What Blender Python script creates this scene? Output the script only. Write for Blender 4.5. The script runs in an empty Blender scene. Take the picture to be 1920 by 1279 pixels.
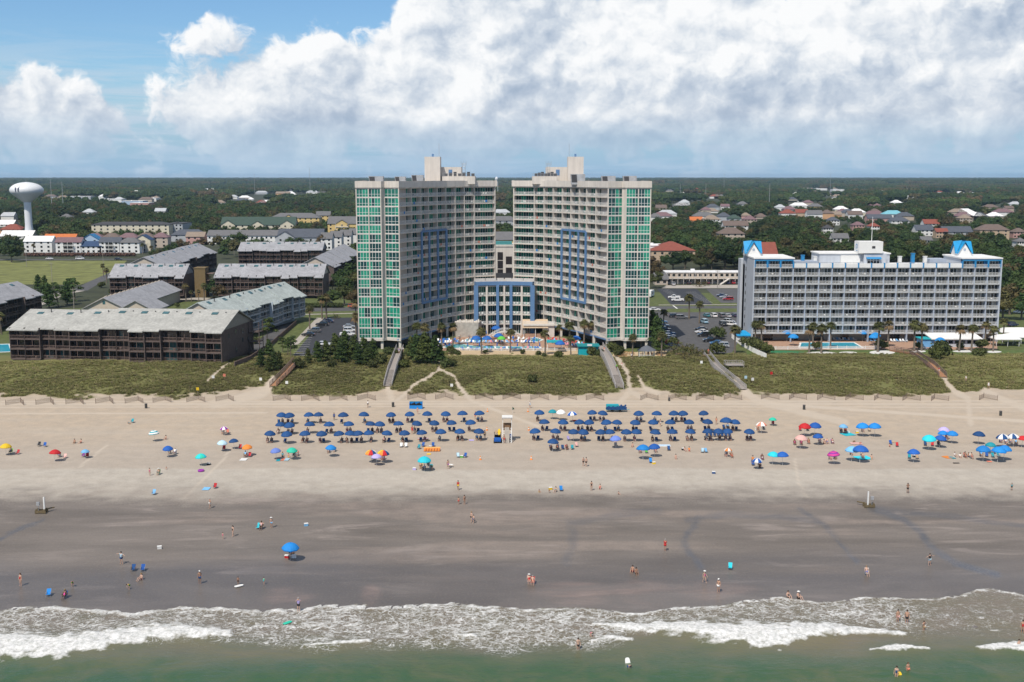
import bpy, math, random
import numpy as np
from mathutils import Vector, Matrix, Euler
R = random.Random(11)
NR = np.random.RandomState(5)
sc = bpy.context.scene
C = sc.collection
rad = math.radians
# ---------------------------------------------------------------- camera
FPX, CAMH, YHOR = 2080.0, 55.0, 330.0
P = math.atan((639.5 - YHOR) / FPX)
SP, CP = math.sin(P), math.cos(P)
cam = bpy.data.objects.new('camera', bpy.data.cameras.new('camera')); C.objects.link(cam)
cam.location = (0, 0, CAMH); cam.rotation_euler = (math.pi/2 - P, 0, 0)
cam.data.sensor_fit = 'HORIZONTAL'; cam.data.sensor_width = 36; cam.data.lens = 36*FPX/1920
cam.data.clip_start = 1; cam.data.clip_end = 60000
sc.camera = cam
sc.view_settings.view_transform = 'Standard'; sc.view_settings.look = 'None'
sc.view_settings.exposure = EXPO = 0.06; sc.view_settings.gamma = 1
sc.render.engine = 'CYCLES'
sc.cycles.max_bounces = 5; sc.cycles.diffuse_bounces = 2; sc.cycles.glossy_bounces = 2
sc.cycles.transparent_max_bounces = 4; sc.cycles.volume_bounces = 0
sc.cycles.caustics_reflective = False; sc.cycles.caustics_refractive = False
SUN_EL, SUN_AZ = rad(55), rad(207)          # azimuth clockwise from +Y: behind the camera, to its left
sd = Vector((math.sin(SUN_AZ)*math.cos(SUN_EL), math.cos(SUN_AZ)*math.cos(SUN_EL), math.sin(SUN_EL)))
sun = bpy.data.objects.new('sun', bpy.data.lights.new('sun', 'SUN')); C.objects.link(sun)
sun.data.energy = 4.3; sun.data.angle = rad(0.5); sun.data.color = (1, .925, .82)
sun.rotation_euler = sd.to_track_quat('Z', 'Y').to_euler()
# ---------------------------------------------------------------- photo pixel -> place
def G(x, y, z=0.0):
    a, b = (x-960)/FPX, -(y-639.5)/FPX
    d = Vector((a, CP + b*SP, -SP + b*CP))
    t = (z - CAMH)/d.z
    return Vector((d.x*t, d.y*t, z))
def PX(v):
    d = v[1]*CP + (CAMH - v[2])*SP
    u = v[1]*SP - (CAMH - v[2])*CP
    return 960 + FPX*v[0]/d, 639.5 - FPX*u/d
def YD(d): return (d - CAMH*SP)/CP
def DY(y): return FPX*CAMH/CP/(y - YHOR)
# ---------------------------------------------------------------- shader helpers
class NT:
    def __init__(s, tree): s.t = tree
    def n(s, typ, **kw):
        o = s.t.nodes.new(typ)
        for k, v in kw.items():
            if k[0] == 'i' and k[1:].isdigit(): s.put(o.inputs[int(k[1:])], v)
            elif k.startswith('in_'): s.put(o.inputs[k[3:].replace('_', ' ')], v)
            else: setattr(o, k, v)
        return o
    def put(s, sock, v):
        if isinstance(v, bpy.types.NodeSocket): s.t.links.new(v, sock)
        elif isinstance(v, bpy.types.Node): s.t.links.new(v.outputs[0], sock)
        else:
            if isinstance(v, (tuple, list)) and len(v) == 3 and sock.type == 'RGBA': v = (*v, 1)
            sock.default_value = v
    def m(s, op, a, b=0.0, c=None, clamp=False):
        o = s.n('ShaderNodeMath', operation=op, use_clamp=clamp); s.put(o.inputs[0], a); s.put(o.inputs[1], b)
        if c is not None: s.put(o.inputs[2], c)
        return o.outputs[0]
    def vm(s, op, a, b):
        o = s.n('ShaderNodeVectorMath', operation=op); s.put(o.inputs[0], a); s.put(o.inputs[1], b); return o.outputs[0]
    def mix(s, f, a, b, bt='MIX'):
        o = s.n('ShaderNodeMix', data_type='RGBA', blend_type=bt); s.put(o.inputs[0], f); s.put(o.inputs[6], a); s.put(o.inputs[7], b); return o.outputs[2]
    def mr(s, v, a, b, c=0.0, d=1.0, sm=False):
        o = s.n('ShaderNodeMapRange', interpolation_type='SMOOTHSTEP' if sm else 'LINEAR'); s.put(o.inputs[0], v)
        for i, q in enumerate((a, b, c, d)): s.put(o.inputs[i+1], q)
        return o.outputs[0]
    def noise(s, vec, scale, detail=3, rough=.5, dist=0.0, dim='3D'):
        o = s.n('ShaderNodeTexNoise', noise_dimensions=dim, in_Scale=scale, in_Detail=detail, in_Roughness=rough, in_Distortion=dist); s.put(o.inputs['Vector'], vec); return o.outputs[0]
    def ramp(s, v, pts, mode='LINEAR'):
        o = s.n('ShaderNodeValToRGB'); e = o.color_ramp.elements; o.color_ramp.interpolation = mode
        while len(e) < len(pts): e.new(.5)
        for q, (p, c) in zip(e, pts):
            q.position = p; q.color = (c, c, c, 1) if not isinstance(c, (tuple, list)) else (*c, 1)
        s.put(o.inputs[0], v); return o.outputs[0]
    def attr(s, name): return s.n('ShaderNodeAttribute', attribute_name=name).outputs['Fac']
def newmat(name):
    m = bpy.data.materials.new(name); m.use_nodes = True
    t = NT(m.node_tree); b = m.node_tree.nodes['Principled BSDF']
    return m, t, b
MATS = {}
def M(name, col, rough=.6, var=.12, scale=1.0, bump=0.0, metal=0.0, spec=.4, rnd=0.0, streak=0.0):
    """a procedural material: base colour broken up by noise (and by a per-object random tone), optional bump and vertical weather streaks"""
    if name in MATS: return MATS[name]
    m, t, b = newmat(name); MATS[name] = m
    co = t.n('ShaderNodeTexCoord').outputs['Object']
    f = t.mr(t.noise(co, scale, 4, .6), .25, .75, 1-var, 1+var)
    if streak:
        mp = t.n('ShaderNodeMapping', i3=(1.3, 1.3, .08)); t.put(mp.inputs[0], co)
        f = t.m('MULTIPLY', f, t.mr(t.noise(mp.outputs[0], 1.0, 3, .6), .35, .7, 1-streak, 1+streak*.3))
    if rnd:
        f = t.m('MULTIPLY', f, t.mr(t.n('ShaderNodeObjectInfo').outputs['Random'], 0, 1, 1-rnd, 1+rnd))
    v = t.n('ShaderNodeVectorMath', operation='SCALE', i0=tuple(col)); t.put(v.inputs[3], f)
    t.put(b.inputs['Base Color'], v.outputs[0])
    b.inputs['Roughness'].default_value = rough; b.inputs['Metallic'].default_value = metal
    b.inputs['Specular IOR Level'].default_value = spec
    if bump:
        bp = t.n('ShaderNodeBump', in_Strength=min(1, bump), in_Distance=.1); t.put(bp.inputs['Height'], t.noise(co, scale*6, 3))
        t.put(b.inputs['Normal'], bp.outputs[0])
    return m
# ---------------------------------------------------------------- mesh helpers
class MB:
    def __init__(s): s.v = []; s.f = []; s.m = []; s.X = None
    def add(s, vs, fs, m=0):
        o = len(s.v)
        s.v += [tuple(s.X @ Vector(q)) for q in vs] if s.X is not None else [tuple(q) for q in vs]
        s.f += [tuple(i+o for i in q) for q in fs]; s.m += [m]*len(fs)
        return s
    def box(s, x0, y0, z0, x1, y1, z1, m=0):
        return s.add([(x0,y0,z0),(x1,y0,z0),(x1,y1,z0),(x0,y1,z0),(x0,y0,z1),(x1,y0,z1),(x1,y1,z1),(x0,y1,z1)],
            [(0,3,2,1),(4,5,6,7),(0,1,5,4),(1,2,6,5),(2,3,7,6),(3,0,4,7)], m)
    def wall(s, p, q, z0, z1, t0, t1, m=0):
        """box along the ground line p->q, from t0 to t1 along its left normal"""
        d = Vector((q[0]-p[0], q[1]-p[1])).normalized(); n = Vector((-d.y, d.x))
        a = [(p[0]+n.x*t0, p[1]+n.y*t0), (q[0]+n.x*t0, q[1]+n.y*t0), (q[0]+n.x*t1, q[1]+n.y*t1), (p[0]+n.x*t1, p[1]+n.y*t1)]
        return s.prism(a, z0, z1, m)
    def prism(s, poly, z0, z1, m=0, mt=None):
        A = sum(poly[i-1][0]*poly[i][1] - poly[i][0]*poly[i-1][1] for i in range(len(poly)))
        if A < 0: poly = poly[::-1]
        n = len(poly)
        s.add([(x,y,z0) for x,y in poly] + [(x,y,z1) for x,y in poly], [(i,(i+1)%n,n+(i+1)%n,n+i) for i in range(n)] + [tuple(range(n-1,-1,-1))], m)
        return s.add([(x,y,z1) for x,y in poly], [tuple(range(n))], m if mt is None else mt)
    def bar(s, a, b, r, m=0, n=6, r2=None):
        a, b = Vector(a), Vector(b); d = (b-a).normalized(); r2 = r if r2 is None else r2
        u = d.orthogonal().normalized(); w = d.cross(u)
        vs = [a + (u*math.cos(t)+w*math.sin(t))*r for t in [2*math.pi*i/n for i in range(n)]] + [b + (u*math.cos(t)+w*math.sin(t))*r2 for t in [2*math.pi*i/n for i in range(n)]]
        return s.add(vs, [(i,(i+1)%n,n+(i+1)%n,n+i) for i in range(n)] + [tuple(range(n-1,-1,-1)), tuple(range(n,2*n))], m)
    def beam(s, a, b, w, h, m=0):
        a, b = Vector(a), Vector(b); d = (b-a).normalized(); r = d.cross(Vector((0,0,1)))
        r = r.normalized() if r.length > 1e-4 else Vector((1,0,0)); u = r.cross(d)
        vs = [q + r*(i*w/2) + u*(j*h/2) for q in (a, b) for i, j in ((-1,-1),(1,-1),(1,1),(-1,1))]
        return s.add(vs, [(0,1,5,4),(1,2,6,5),(2,3,7,6),(3,0,4,7),(3,2,1,0),(4,5,6,7)], m)
    def lathe(s, prof, n=12, m=0, c=(0,0)):
        vs = [(c[0]+r*math.cos(2*math.pi*i/n), c[1]+r*math.sin(2*math.pi*i/n), z) for r, z in prof for i in range(n)]
        k = len(prof)
        fs = [(j*n+i, j*n+(i+1)%n, (j+1)*n+(i+1)%n, (j+1)*n+i) for j in range(k-1) for i in range(n)]
        return s.add(vs, fs + [tuple(range(n-1,-1,-1)), tuple(range((k-1)*n, k*n))], m)
    def quad(s, a, b, c, d, m=0): return s.add([a,b,c,d], [(0,1,2,3)], m)
    def roof(s, x0, y0, x1, y1, z, h, ov=.5, hip=0.0, ax='x', m=0, mg=None, th=.25):
        """gable (hip=0) or hip roof with thickness over the rectangle; ridge along ax"""
        if ax == 'y':
            sv = s.X; s.X = (sv if sv is not None else Matrix()) @ Matrix(((0,-1,0,0),(1,0,0,0),(0,0,1,0),(0,0,0,1)))
            s.roof(y0, -x1, y1, -x0, z, h, ov, hip, 'x', m, mg, th); s.X = sv; return s
        a, b, c, d = x0-ov, x1+ov, y0-ov, y1+ov; ym = (y0+y1)/2; k = hip*(y1-y0)/2 + (ov if hip else 0)
        sl = h/((y1-y0)/2); zz = z - ov*sl
        top = [(a,c,zz),(b,c,zz),(b,d,zz),(a,d,zz),(a+k,ym,z+h),(b-k,ym,z+h)]
        bot = [(x,y,q-th) for x,y,q in top]
        fs = [(0,1,5,4),(2,3,4,5),(3,0,4) if hip else (3,0,4),(1,2,5)]
        if hip: s.add(top+bot, fs + [(6,10,11,7),(8,11,10,9),(9,10,6),(7,11,8),(0,6,7,1),(1,7,8,2),(2,8,9,3),(3,9,6,0)], m)
        else:
            s.add(top+bot, [(0,1,5,4),(2,3,4,5),(6,10,11,7),(8,11,10,9),(0,6,7,1),(2,8,9,3),(0,4,10,6),(4,3,9,10),(1,7,11,5),(5,11,8,2)], m)
            for xx, o in ((x0,0),(x1,1)):
                t = [(xx,y0,z),(xx,y1,z),(xx,ym,z+h-.05)]
                s.add(t, [(0,2,1) if o == 0 else (0,1,2)], m if mg is None else mg)
        return s
    def mesh(s, name, mats, smooth=False):
        me = bpy.data.meshes.new(name); me.from_pydata(s.v, [], s.f)
        for q in (mats if isinstance(mats, (list, tuple)) else [mats]): me.materials.append(q)
        me.polygons.foreach_set('material_index', s.m)
        if smooth: me.polygons.foreach_set('use_smooth', [True]*len(s.f))
        me.update(); return me
    def build(s, name, mats, parent=None, loc=None, rz=0, smooth=False):
        return obj(name, s.mesh(name, mats, smooth), parent, loc, rz)
def obj(name, me, parent=None, loc=None, rz=0):
    o = bpy.data.objects.new(name, me); C.objects.link(o)
    if parent is not None: o.parent = parent
    if loc is not None: o.location = loc
    if rz: o.rotation_euler.z = rz
    return o
AUTO = []
def tag(o, label, cat, group=None, auto=False):
    o['label'] = label; o['category'] = cat
    if group: o['group'] = group
    if auto: AUTO.append(o)
    return o
def thing(name, label, cat, loc=(0,0,0), rz=0, group=None, auto=False):
    o = bpy.data.objects.new(name, None); C.objects.link(o); o.location = loc; o.rotation_euler = (0,0,rz); o.empty_display_size = .5
    return tag(o, label, cat, group, auto)
def struct(o, kind='structure'): o['kind'] = kind; return o
def slotmat(o, i, m): o.material_slots[i].link = 'OBJECT'; o.material_slots[i].material = m
def place(kit, name, label, cat, loc, rz=0, group=None, s=1.0, paint=None, auto=True):
    """a thing made of a kit: list of (part name, mesh, sub-parts); paint maps part name -> {slot: material}"""
    r = thing(name, label, cat, loc, rz, group, auto); r.scale = (s,s,s) if not isinstance(s, (tuple,list)) else s
    for k in kit:
        o = obj(k[0], k[1], r)
        if paint and k[0] in paint:
            for i, m in paint[k[0]].items(): slotmat(o, i, m)
        for j in (k[2] if len(k) > 2 else ()):
            q = obj(j[0], j[1], o)
            if paint and j[0] in paint:
                for i, m in paint[j[0]].items(): slotmat(q, i, m)
    return r
def sheet(name, pts, z, m, kind='structure'):
    o = MB().add([(p[0],p[1],z) for p in pts], [tuple(range(len(pts)))]).build(name, m)
    if o.data.polygons[0].normal.z < 0: o.data.flip_normals()
    return struct(o, kind)
# numpy value noise
def vn(x, y, seed=0):
    xi, yi = np.floor(x).astype(np.int64), np.floor(y).astype(np.int64); fx, fy = x-xi, y-yi
    fx, fy = fx*fx*(3-2*fx), fy*fy*(3-2*fy)
    def h(i, j):
        n = (i*374761393 + j*668265263 + seed*974634777) & 0x7fffffff
        n = ((n ^ (n >> 13))*1274126177) & 0x7fffffff
        return ((n ^ (n >> 16)) & 0xffff)/65535.0
    return (h(xi,yi)*(1-fx)+h(xi+1,yi)*fx)*(1-fy) + (h(xi,yi+1)*(1-fx)+h(xi+1,yi+1)*fx)*fy
def fbm(x, y, o=4, seed=0):
    a = 0; w = .5; t = 0
    for k in range(o): a = a + w*vn(x*2**k, y*2**k, seed+k*17); t += w; w *= .5
    return a/t
def sst(x, a, b): t = np.clip((x-a)/(b-a), 0, 1); return t*t*(3-2*t)
def polydist(px, py, pts):
    """distance from each point to a polyline"""
    d = np.full(px.shape, 1e9)
    for (x0,y0),(x1,y1) in zip(pts[:-1], pts[1:]):
        dx, dy = x1-x0, y1-y0; L = dx*dx+dy*dy+1e-9
        t = np.clip(((px-x0)*dx+(py-y0)*dy)/L, 0, 1)
        d = np.minimum(d, np.hypot(px-x0-t*dx, py-y0-t*dy))
    return d
def gridmesh(name, xs, ys, zf, attrs, m):
    X, Y = np.meshgrid(xs, ys); nx, ny = len(xs), len(ys)
    A = attrs(X, Y); Z = zf(X, Y, A)
    me = bpy.data.meshes.new(name)
    n = nx*ny; me.vertices.add(n); co = np.stack([X, Y, Z], -1).reshape(-1); me.vertices.foreach_set('co', co.astype(np.float32))
    i = (np.arange(ny-1)[:,None]*nx + np.arange(nx-1)[None,:]).reshape(-1)
    q = np.stack([i, i+1, i+1+nx, i+nx], -1).reshape(-1).astype(np.int32)
    me.loops.add(len(q)); me.loops.foreach_set('vertex_index', q)
    me.polygons.add(len(i)); me.polygons.foreach_set('loop_start', np.arange(0, len(q), 4, dtype=np.int32))
    me.polygons.foreach_set('use_smooth', np.ones(len(i), bool))
    for k, v in A.items():
        a = me.attributes.new(k, 'FLOAT', 'POINT'); a.data.foreach_set('value', np.ascontiguousarray(v, dtype=np.float32).reshape(-1))
    me.materials.append(m); me.update(calc_edges=True); me.validate()
    return obj(name, me)
# ---------------------------------------------------------------- sky
w = bpy.data.worlds.new('World'); sc.world = w; w.use_nodes = True
w.cycles.sampling_method = 'MANUAL'; w.cycles.sample_map_resolution = 256
t = NT(w.node_tree); bg = w.node_tree.nodes['Background']
sky = t.n('ShaderNodeTexSky', sky_type='NISHITA', sun_disc=False); sky.sun_elevation = SUN_EL; sky.sun_rotation = SUN_AZ
sky.altitude = 50; sky.air_density = 1.0; sky.dust_density = 0.4; sky.ozone_density = 2.0
vs = t.n('ShaderNodeVectorMath', operation='SCALE', i0=sky); vs.inputs[3].default_value = .096
skyc = t.mix(1.0, vs.outputs[0], (.76, 1.0, 1.21), 'MULTIPLY')
dirv = t.n('ShaderNodeTexCoord').outputs['Generated']
sx = t.n('ShaderNodeSeparateXYZ', i0=dirv)
az = t.m('ARCTAN2', sx.outputs[0], sx.outputs[1]); el = t.m('ARCSINE', sx.outputs[2])
def pos(dx, dz, k=1.0):
    c = t.n('ShaderNodeCombineXYZ'); t.put(c.inputs[0], t.m('ADD', az, dx)); t.put(c.inputs[1], t.m('MULTIPLY', t.m('ADD', el, dz), k)); return c.outputs[0]
# how high the cloud bank reaches, by azimuth
a01 = t.mr(az, -.48, .48)
top = t.ramp(a01, [(0,.70),(.04,.62),(.09,.57),(.15,.54),(.21,.52),(.26,.55),(.32,.60),(.375,.68),(.41,.90),(.45,1.),(.6,1.),(1,1.)])
top = t.m('MULTIPLY', top, .235)
hid = t.mr(t.m('ABSOLUTE', az), .5, .62, 0.0, 1.0)                     # away from the view: scattered cloud
top = t.m('ADD', t.m('MULTIPLY', top, t.m('SUBTRACT', 1.0, hid)), t.m('MULTIPLY', hid, .16))
def vor(vec, sc_): v = t.n('ShaderNodeTexVoronoi', feature='SMOOTH_F1', voronoi_dimensions='2D', in_Scale=sc_, in_Smoothness=.55); t.put(v.inputs['Vector'], vec); return v.outputs[0]
def puff(dx, dz):
    p = pos(dx, dz, 1.2)
    wv = t.n('ShaderNodeTexNoise', noise_dimensions='2D', in_Scale=26.0, in_Detail=3.0, in_Roughness=.6); t.put(wv.inputs['Vector'], p)
    o = t.n('ShaderNodeVectorMath', operation='MULTIPLY_ADD', i0=t.vm('SUBTRACT', wv.outputs[1], (.5,.5,.5)), i1=(.030,.030,0)); t.put(o.inputs[2], p)
    q = o.outputs[0]
    v = t.m('ADD', t.m('ADD', t.m('MULTIPLY', vor(q, 9.0), -.62), t.m('MULTIPLY', vor(q, 21.0), -.46)), t.m('MULTIPLY', vor(q, 52.0), -.26))
    big = t.noise(p, 6.5, 2, .5, dim='2D'); fine = t.noise(q, 95.0, 4, .62, dim='2D')
    return t.m('ADD', t.m('ADD', t.m('ADD', v, .60), t.m('MULTIPLY', t.m('SUBTRACT', big, .5), 1.35)), t.m('MULTIPLY', t.m('SUBTRACT', fine, .5), .34))
h0 = puff(0.0, 0.0); h1 = puff(-.0075, .0095); h2 = puff(-.02, .026)
depth_ = t.m('SUBTRACT', top, el)
bank = t.mr(depth_, -.04, .085, -.95, .60)
low = t.mr(el, .012, .055, -.62, 0.0)
den = t.m('ADD', t.m('ADD', h0, bank), low)
cov = t.m('MULTIPLY', t.mr(den, -.08, .16, sm=True), t.mr(el, .012, .05, .55, 1.0))
lit = t.m('ADD', t.m('MULTIPLY', t.m('SUBTRACT', h0, h1), .95), t.m('MULTIPLY', t.m('SUBTRACT', h0, h2), .52))
bulk = t.noise(pos(.03, -.02, 2.0), 6.0, 3, .5, dim='2D')
shade = t.m('ADD', t.m('ADD', .74, lit), t.m('MULTIPLY', t.m('SUBTRACT', bulk, .5), .6))
shade = t.m('ADD', shade, t.m('MULTIPLY', t.mr(den, .1, .9, .10, -.10), 1.0))
shade = t.m('MULTIPLY', shade, t.mr(el, .03, .082, .62, 1.0), clamp=True)
ccol = t.ramp(shade, [(0,(.33,.42,.55)),(.3,(.45,.53,.645)),(.55,(.60,.665,.75)),(.78,(.79,.825,.865)),(1,(.93,.94,.95))])
# thin layered veil low down
vp = t.n('ShaderNodeCombineXYZ'); t.put(vp.inputs[0], t.m('MULTIPLY', az, 4.0)); t.put(vp.inputs[1], t.m('MULTIPLY', el, 46.0))
veil = t.mr(t.noise(vp.outputs[0], 1.7, 5, .62, .5, dim='2D'), .38, .66, 0.0, .8, sm=True)
veil = t.m('MULTIPLY', veil, t.mr(el, .125, .055, 0.0, 1.0))
lowsky = t.mix(t.mr(el, 0.0, .09, .85, 0.0), skyc, (.30, .475, .67))
base = t.mix(veil, lowsky, (.55, .65, .76))
fin = t.mix(cov, base, ccol)
fin = t.mix(t.mr(el, .055, .004, 0.0, .58), fin, (.325, .505, .70))
fin = t.mix(t.mr(el, .3, .55, 0.0, .85), fin, t.mix(.42, vs.outputs[0], (.62,.61,.60)))
t.put(bg.inputs[0], fin); bg.inputs[1].default_value = 1.0
# ---------------------------------------------------------------- ground, beach, sea
def lines(X): return np.interp
xs = np.concatenate([np.arange(-900,-160,20.), np.arange(-160,160.1,.55), np.arange(180,901,20.)])
ysb = np.arange(108, 345.1, .55)
def pxgrid(X, Y):
    d = Y*CP + CAMH*SP
    return 960 + FPX*X/d, YHOR + FPX*CAMH/CP/d
EDGE = [(-200,742),(0,741),(60,740),(120,746),(200,744),(250,740),(330,747),(380,742),(430,734),(500,727),(515,739),(600,743),(690,738),(722,730),(760,738),(800,739),(840,733),(870,740),(1000,741),(1100,742),(1160,738),(1185,724),(1225,735),(1290,743),(1390,739),(1450,739),(1550,743),(1650,742),(1740,740),(1790,733),(1830,736),(1860,729),(1920,730),(2100,735)]
PATHS = [([(512,722),(490,738),(440,750),(400,757)],9),([(726,722),(735,752)],6),([(828,684),(822,705),(800,718),(775,728),(745,750)],3.2),([(822,703),(850,712),(862,730),(885,752)],4),
    ([(1150,668),(1178,712),(1181,735),(1160,757)],5.5),([(1181,735),(1230,757)],5),([(1195,712),(1210,730),(1235,738)],3.5),([(1380,722),(1412,746),(1445,758),(1500,772),(1585,792)],6.5),([(1755,703),(1776,725),(1815,748),(1820,795)],5),([(1845,733),(1925,768)],6),
    ([(0,758),(960,757),(1925,758)],2.5),([(430,690),(412,704),(388,722)],2.5)]
def beach_attrs(X, Y):
    px, py = pxgrid(X, Y)
    n1 = fbm(X/9, Y/9, 4, 1); n2 = fbm(X/2.2, Y/2.2, 3, 2); n3 = fbm(X/30, Y/6, 4, 3)
    e = np.interp(px, [p[0] for p in EDGE], [p[1] for p in EDGE]) + (n2-.5)*13 + (n1-.5)*10
    path = np.zeros_like(X)
    for pl, wd in PATHS: path = np.maximum(path, 1 - sst(polydist(px, py*1.0, pl)*(1 + (n2-.5)*.7), wd*.6, wd*1.25))
    grass = sst(e - py, -1.5, 3.0)*(1-path)
    wet = sst(py + (n3-.5)*22 + (n1-.5)*6 + (n2-.5)*22, 898, 950)
    damp = sst(py + (n3-.5)*6 + (n1-.5)*5, 877, 882)
    glaze = sst(py + (n3-.5)*46, 1015, 1085)
    st = fbm(X/26, Y/4.2, 5, 9); st2 = fbm(X/55+.3*st, Y/9, 4, 12)
    pale = sst(st*.6+st2*.4, .52, .66)*wet
    dk = np.zeros_like(X)
    wob = (n1-.5)*26 + (n2-.5)*8
    for pl, wd, s in [([(1640,956),(1690,972),(1722,995),(1750,1030),(1790,1055),(1870,1078)],9,.9),([(1640,956),(1760,968),(1930,985)],7,.55),([(1500,955),(1545,985),(1572,1015),(1605,1052)],6,.7),([(78,972),(50,990),(0,1012),(-40,1025)],5,.9),
        ([(1310,972),(1292,1000),(1288,1030),(1310,1062)],9,.75),([(1290,975),(1370,966),(1470,972),(1530,978)],7,.6),([(1075,985),(1072,1020),(1068,1055)],12,.5),([(1240,960),(1160,968),(1075,985)],9,.45)]:
        dk = np.maximum(dk, s*(1-sst(polydist(px+wob, py+wob*.5, pl), wd*.25, wd*(.85+.5*n1))))
    pink = np.zeros_like(X)
    for cx, cy, rx, ry in [(1080,1118,70,26),(1210,1112,60,26),(1330,1110,90,22),(695,1118,20,22),(540,1118,50,20)]:
        pink = np.maximum(pink, 1-sst(np.hypot((px-cx)/rx, (py-cy)/ry) + (st-.5)*1.6, .3, 1.1))
    track = np.zeros_like(X)
    for pl, wd in [([(0,753),(1925,752)],1.2),([(0,764),(900,762),(1925,764)],1.1),([(0,776),(500,774)],1.4),([(345,935),(420,862),(430,840)],2.2),([(1490,862),(1497,905),(1515,935)],2.4),([(150,875),(200,835)],2),([(885,752),(1010,800)],3),([(1440,757),(1700,775),(1925,790)],3)]:
        track = np.maximum(track, 1-sst(polydist(px, py, pl), wd*.4, wd*1.3))
    up = sst(845-py + (n1-.5)*30, -30, 60)
    return dict(grass=grass, wet=wet, damp=damp, glaze=glaze, pale=pale, dark=dk, pink=pink, track=np.maximum(track, path*.8)*(1-grass), up=up)
def beach_z(X, Y, A):
    px, py = pxgrid(X, Y); e = np.interp(px, [p[0] for p in EDGE], [p[1] for p in EDGE])
    ed = YD(DY(e)); k = sst(Y-ed, -4, 22)*(1-sst(Y, 322, 340))
    z = k*(1.0 + 1.1*fbm(X/16, Y/12, 3, 6)) + (fbm(X/3, Y/3, 3, 7)-.5)*.35*k
    foot = sst(Y, 186, 200)*(1-sst(Y, 262, 275))
    z = z + (fbm(X/1.1, Y/1.1, 2, 8)-.5)*.11*foot + (fbm(X/5, Y/5, 2, 10)-.5)*.1*sst(Y,180,200)
    return z - sst(135-Y, 0, 25)*.5
m_beach, t, b = newmat('beach sand')
co = t.n('ShaderNodeNewGeometry').outputs['Position']
def stretch(v, sc3): o = t.n('ShaderNodeMapping', i3=sc3); t.put(o.inputs[0], v); return o.outputs[0]
f1 = t.noise(co, .35, 6, .65); f2 = t.noise(co, 3.0, 4, .7); lg = t.noise(stretch(co, (.035,.16,1)), 1.0, 5, .6, .5)
dry = t.mix(t.attr('up'), (.40,.345,.287), (.455,.372,.282))
dry = t.mix(t.attr('damp'), dry, (.45,.412,.355))
dry = t.mix(t.mr(f1, .35, .7, 0, .55), dry, (.30,.262,.22))
dry = t.mix(t.mr(lg, .45, .7, 0, .30), dry, (.47,.42,.355))
dry = t.mix(t.mr(f2, .52, .72, 0, .5), dry, (.235,.205,.175))
dry = t.mix(t.m('MULTIPLY', t.attr('track'), .6), dry, (.52,.455,.375))
wi = t.n('ShaderNodeTexNoise', in_Scale=1.0, in_Detail=7.0, in_Roughness=.68, in_Distortion=.9); t.put(wi.inputs['Vector'], stretch(co, (.05,.22,1)))
wetc = t.mix(t.mr(lg, .35, .65, 0, 1), (.135,.118,.103), (.185,.161,.141))
wetc = t.mix(t.m('MULTIPLY', t.attr('pale'), t.mr(f1, .3, .65, .25, .9)), wetc, (.27,.222,.188))
wetc = t.mix(t.m('MULTIPLY', t.attr('glaze'), .72), wetc, (.104,.089,.077))
wetc = t.mix(t.m('MULTIPLY', t.attr('pink'), t.mr(wi.outputs[0], .38, .62, .1, .9)), wetc, (.245,.178,.148))
wetc = t.mix(t.m('MULTIPLY', t.attr('dark'), t.mr(f1, .3, .65, .25, 1.1), clamp=True), wetc, (.088,.092,.102))  # drainage channels: wet tone with a bluish sky reflection put into the colour
wetc = t.mix(t.mr(f2, .5, .75, 0, .3), wetc, (.10,.087,.077))
blot = t.noise(stretch(co, (.022,.06,1)), 1.0, 5, .62, .8)
wetc = t.mix(t.mr(blot, .48, .68, 0, .45), wetc, (.215,.188,.165))
wetc = t.mix(t.mr(blot, .46, .3, 0, .35), wetc, (.085,.074,.066))
wm = t.m('MULTIPLY', t.attr('wet'), t.mr(f2, .25, .6, .75, 1.15), clamp=True)
wisp = t.m('MULTIPLY', t.mr(wi.outputs[0], .50, .66, 0, 1, True), t.m('MULTIPLY', t.mr(t.noise(co, .06, 3), .38, .62), t.m('SUBTRACT', 1.0, t.m('MULTIPLY', t.attr('glaze'), .55))))
wetc = t.mix(t.m('MULTIPLY', wisp, .62), wetc, (.33,.282,.252))
rip = t.noise(stretch(co, (.25,2.6,1)), 1.0, 4, .6, 1.2)
wetc = t.mix(t.mr(rip, .5, .72, 0, .22), wetc, (.08,.072,.068))
sandc = t.mix(wm, dry, wetc)
soil = t.mix(t.mr(f1, .3, .7), (.125,.135,.046), (.175,.165,.07))
t.put(b.inputs['Base Color'], t.mix(t.attr('grass'), sandc, soil))
t.put(b.inputs['Roughness'], t.m('SUBTRACT', t.m('SUBTRACT', .92, t.m('MULTIPLY', wm, .30)), t.m('ADD', t.m('MULTIPLY', t.attr('glaze'), .27), t.m('MULTIPLY', t.attr('dark'), .2))))
t.put(b.inputs['Specular IOR Level'], t.m('ADD', .16, t.m('MULTIPLY', t.attr('glaze'), .20)))
bp = t.n('ShaderNodeBump', in_Strength=.55, in_Distance=.12); t.put(bp.inputs['Height'], t.m('MULTIPLY', t.m('ADD', f2, t.noise(co, 1.1, 3)), t.m('MAXIMUM', 0.0, t.m('SUBTRACT', 1.0, t.m('ADD', t.m('MULTIPLY', wm, .93), t.m('MULTIPLY', t.attr('glaze'), .06))))))
t.put(b.inputs['Normal'], bp.outputs[0])
beach = struct(gridmesh('beach', xs, ysb, beach_z, beach_attrs, m_beach))
_Z = None
def bz(x, y):
    a = np.array([[x]], float), np.array([[y]], float); return float(beach_z(a[0], a[1], None)[0, 0])
def GB(px, py, h=0.0):
    """the point of the beach surface seen at a pixel"""
    z = 0
    for _ in range(4):
        p = G(px, py, z + h); z = bz(p.x, p.y)
    return Vector((p.x, p.y, z))
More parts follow.
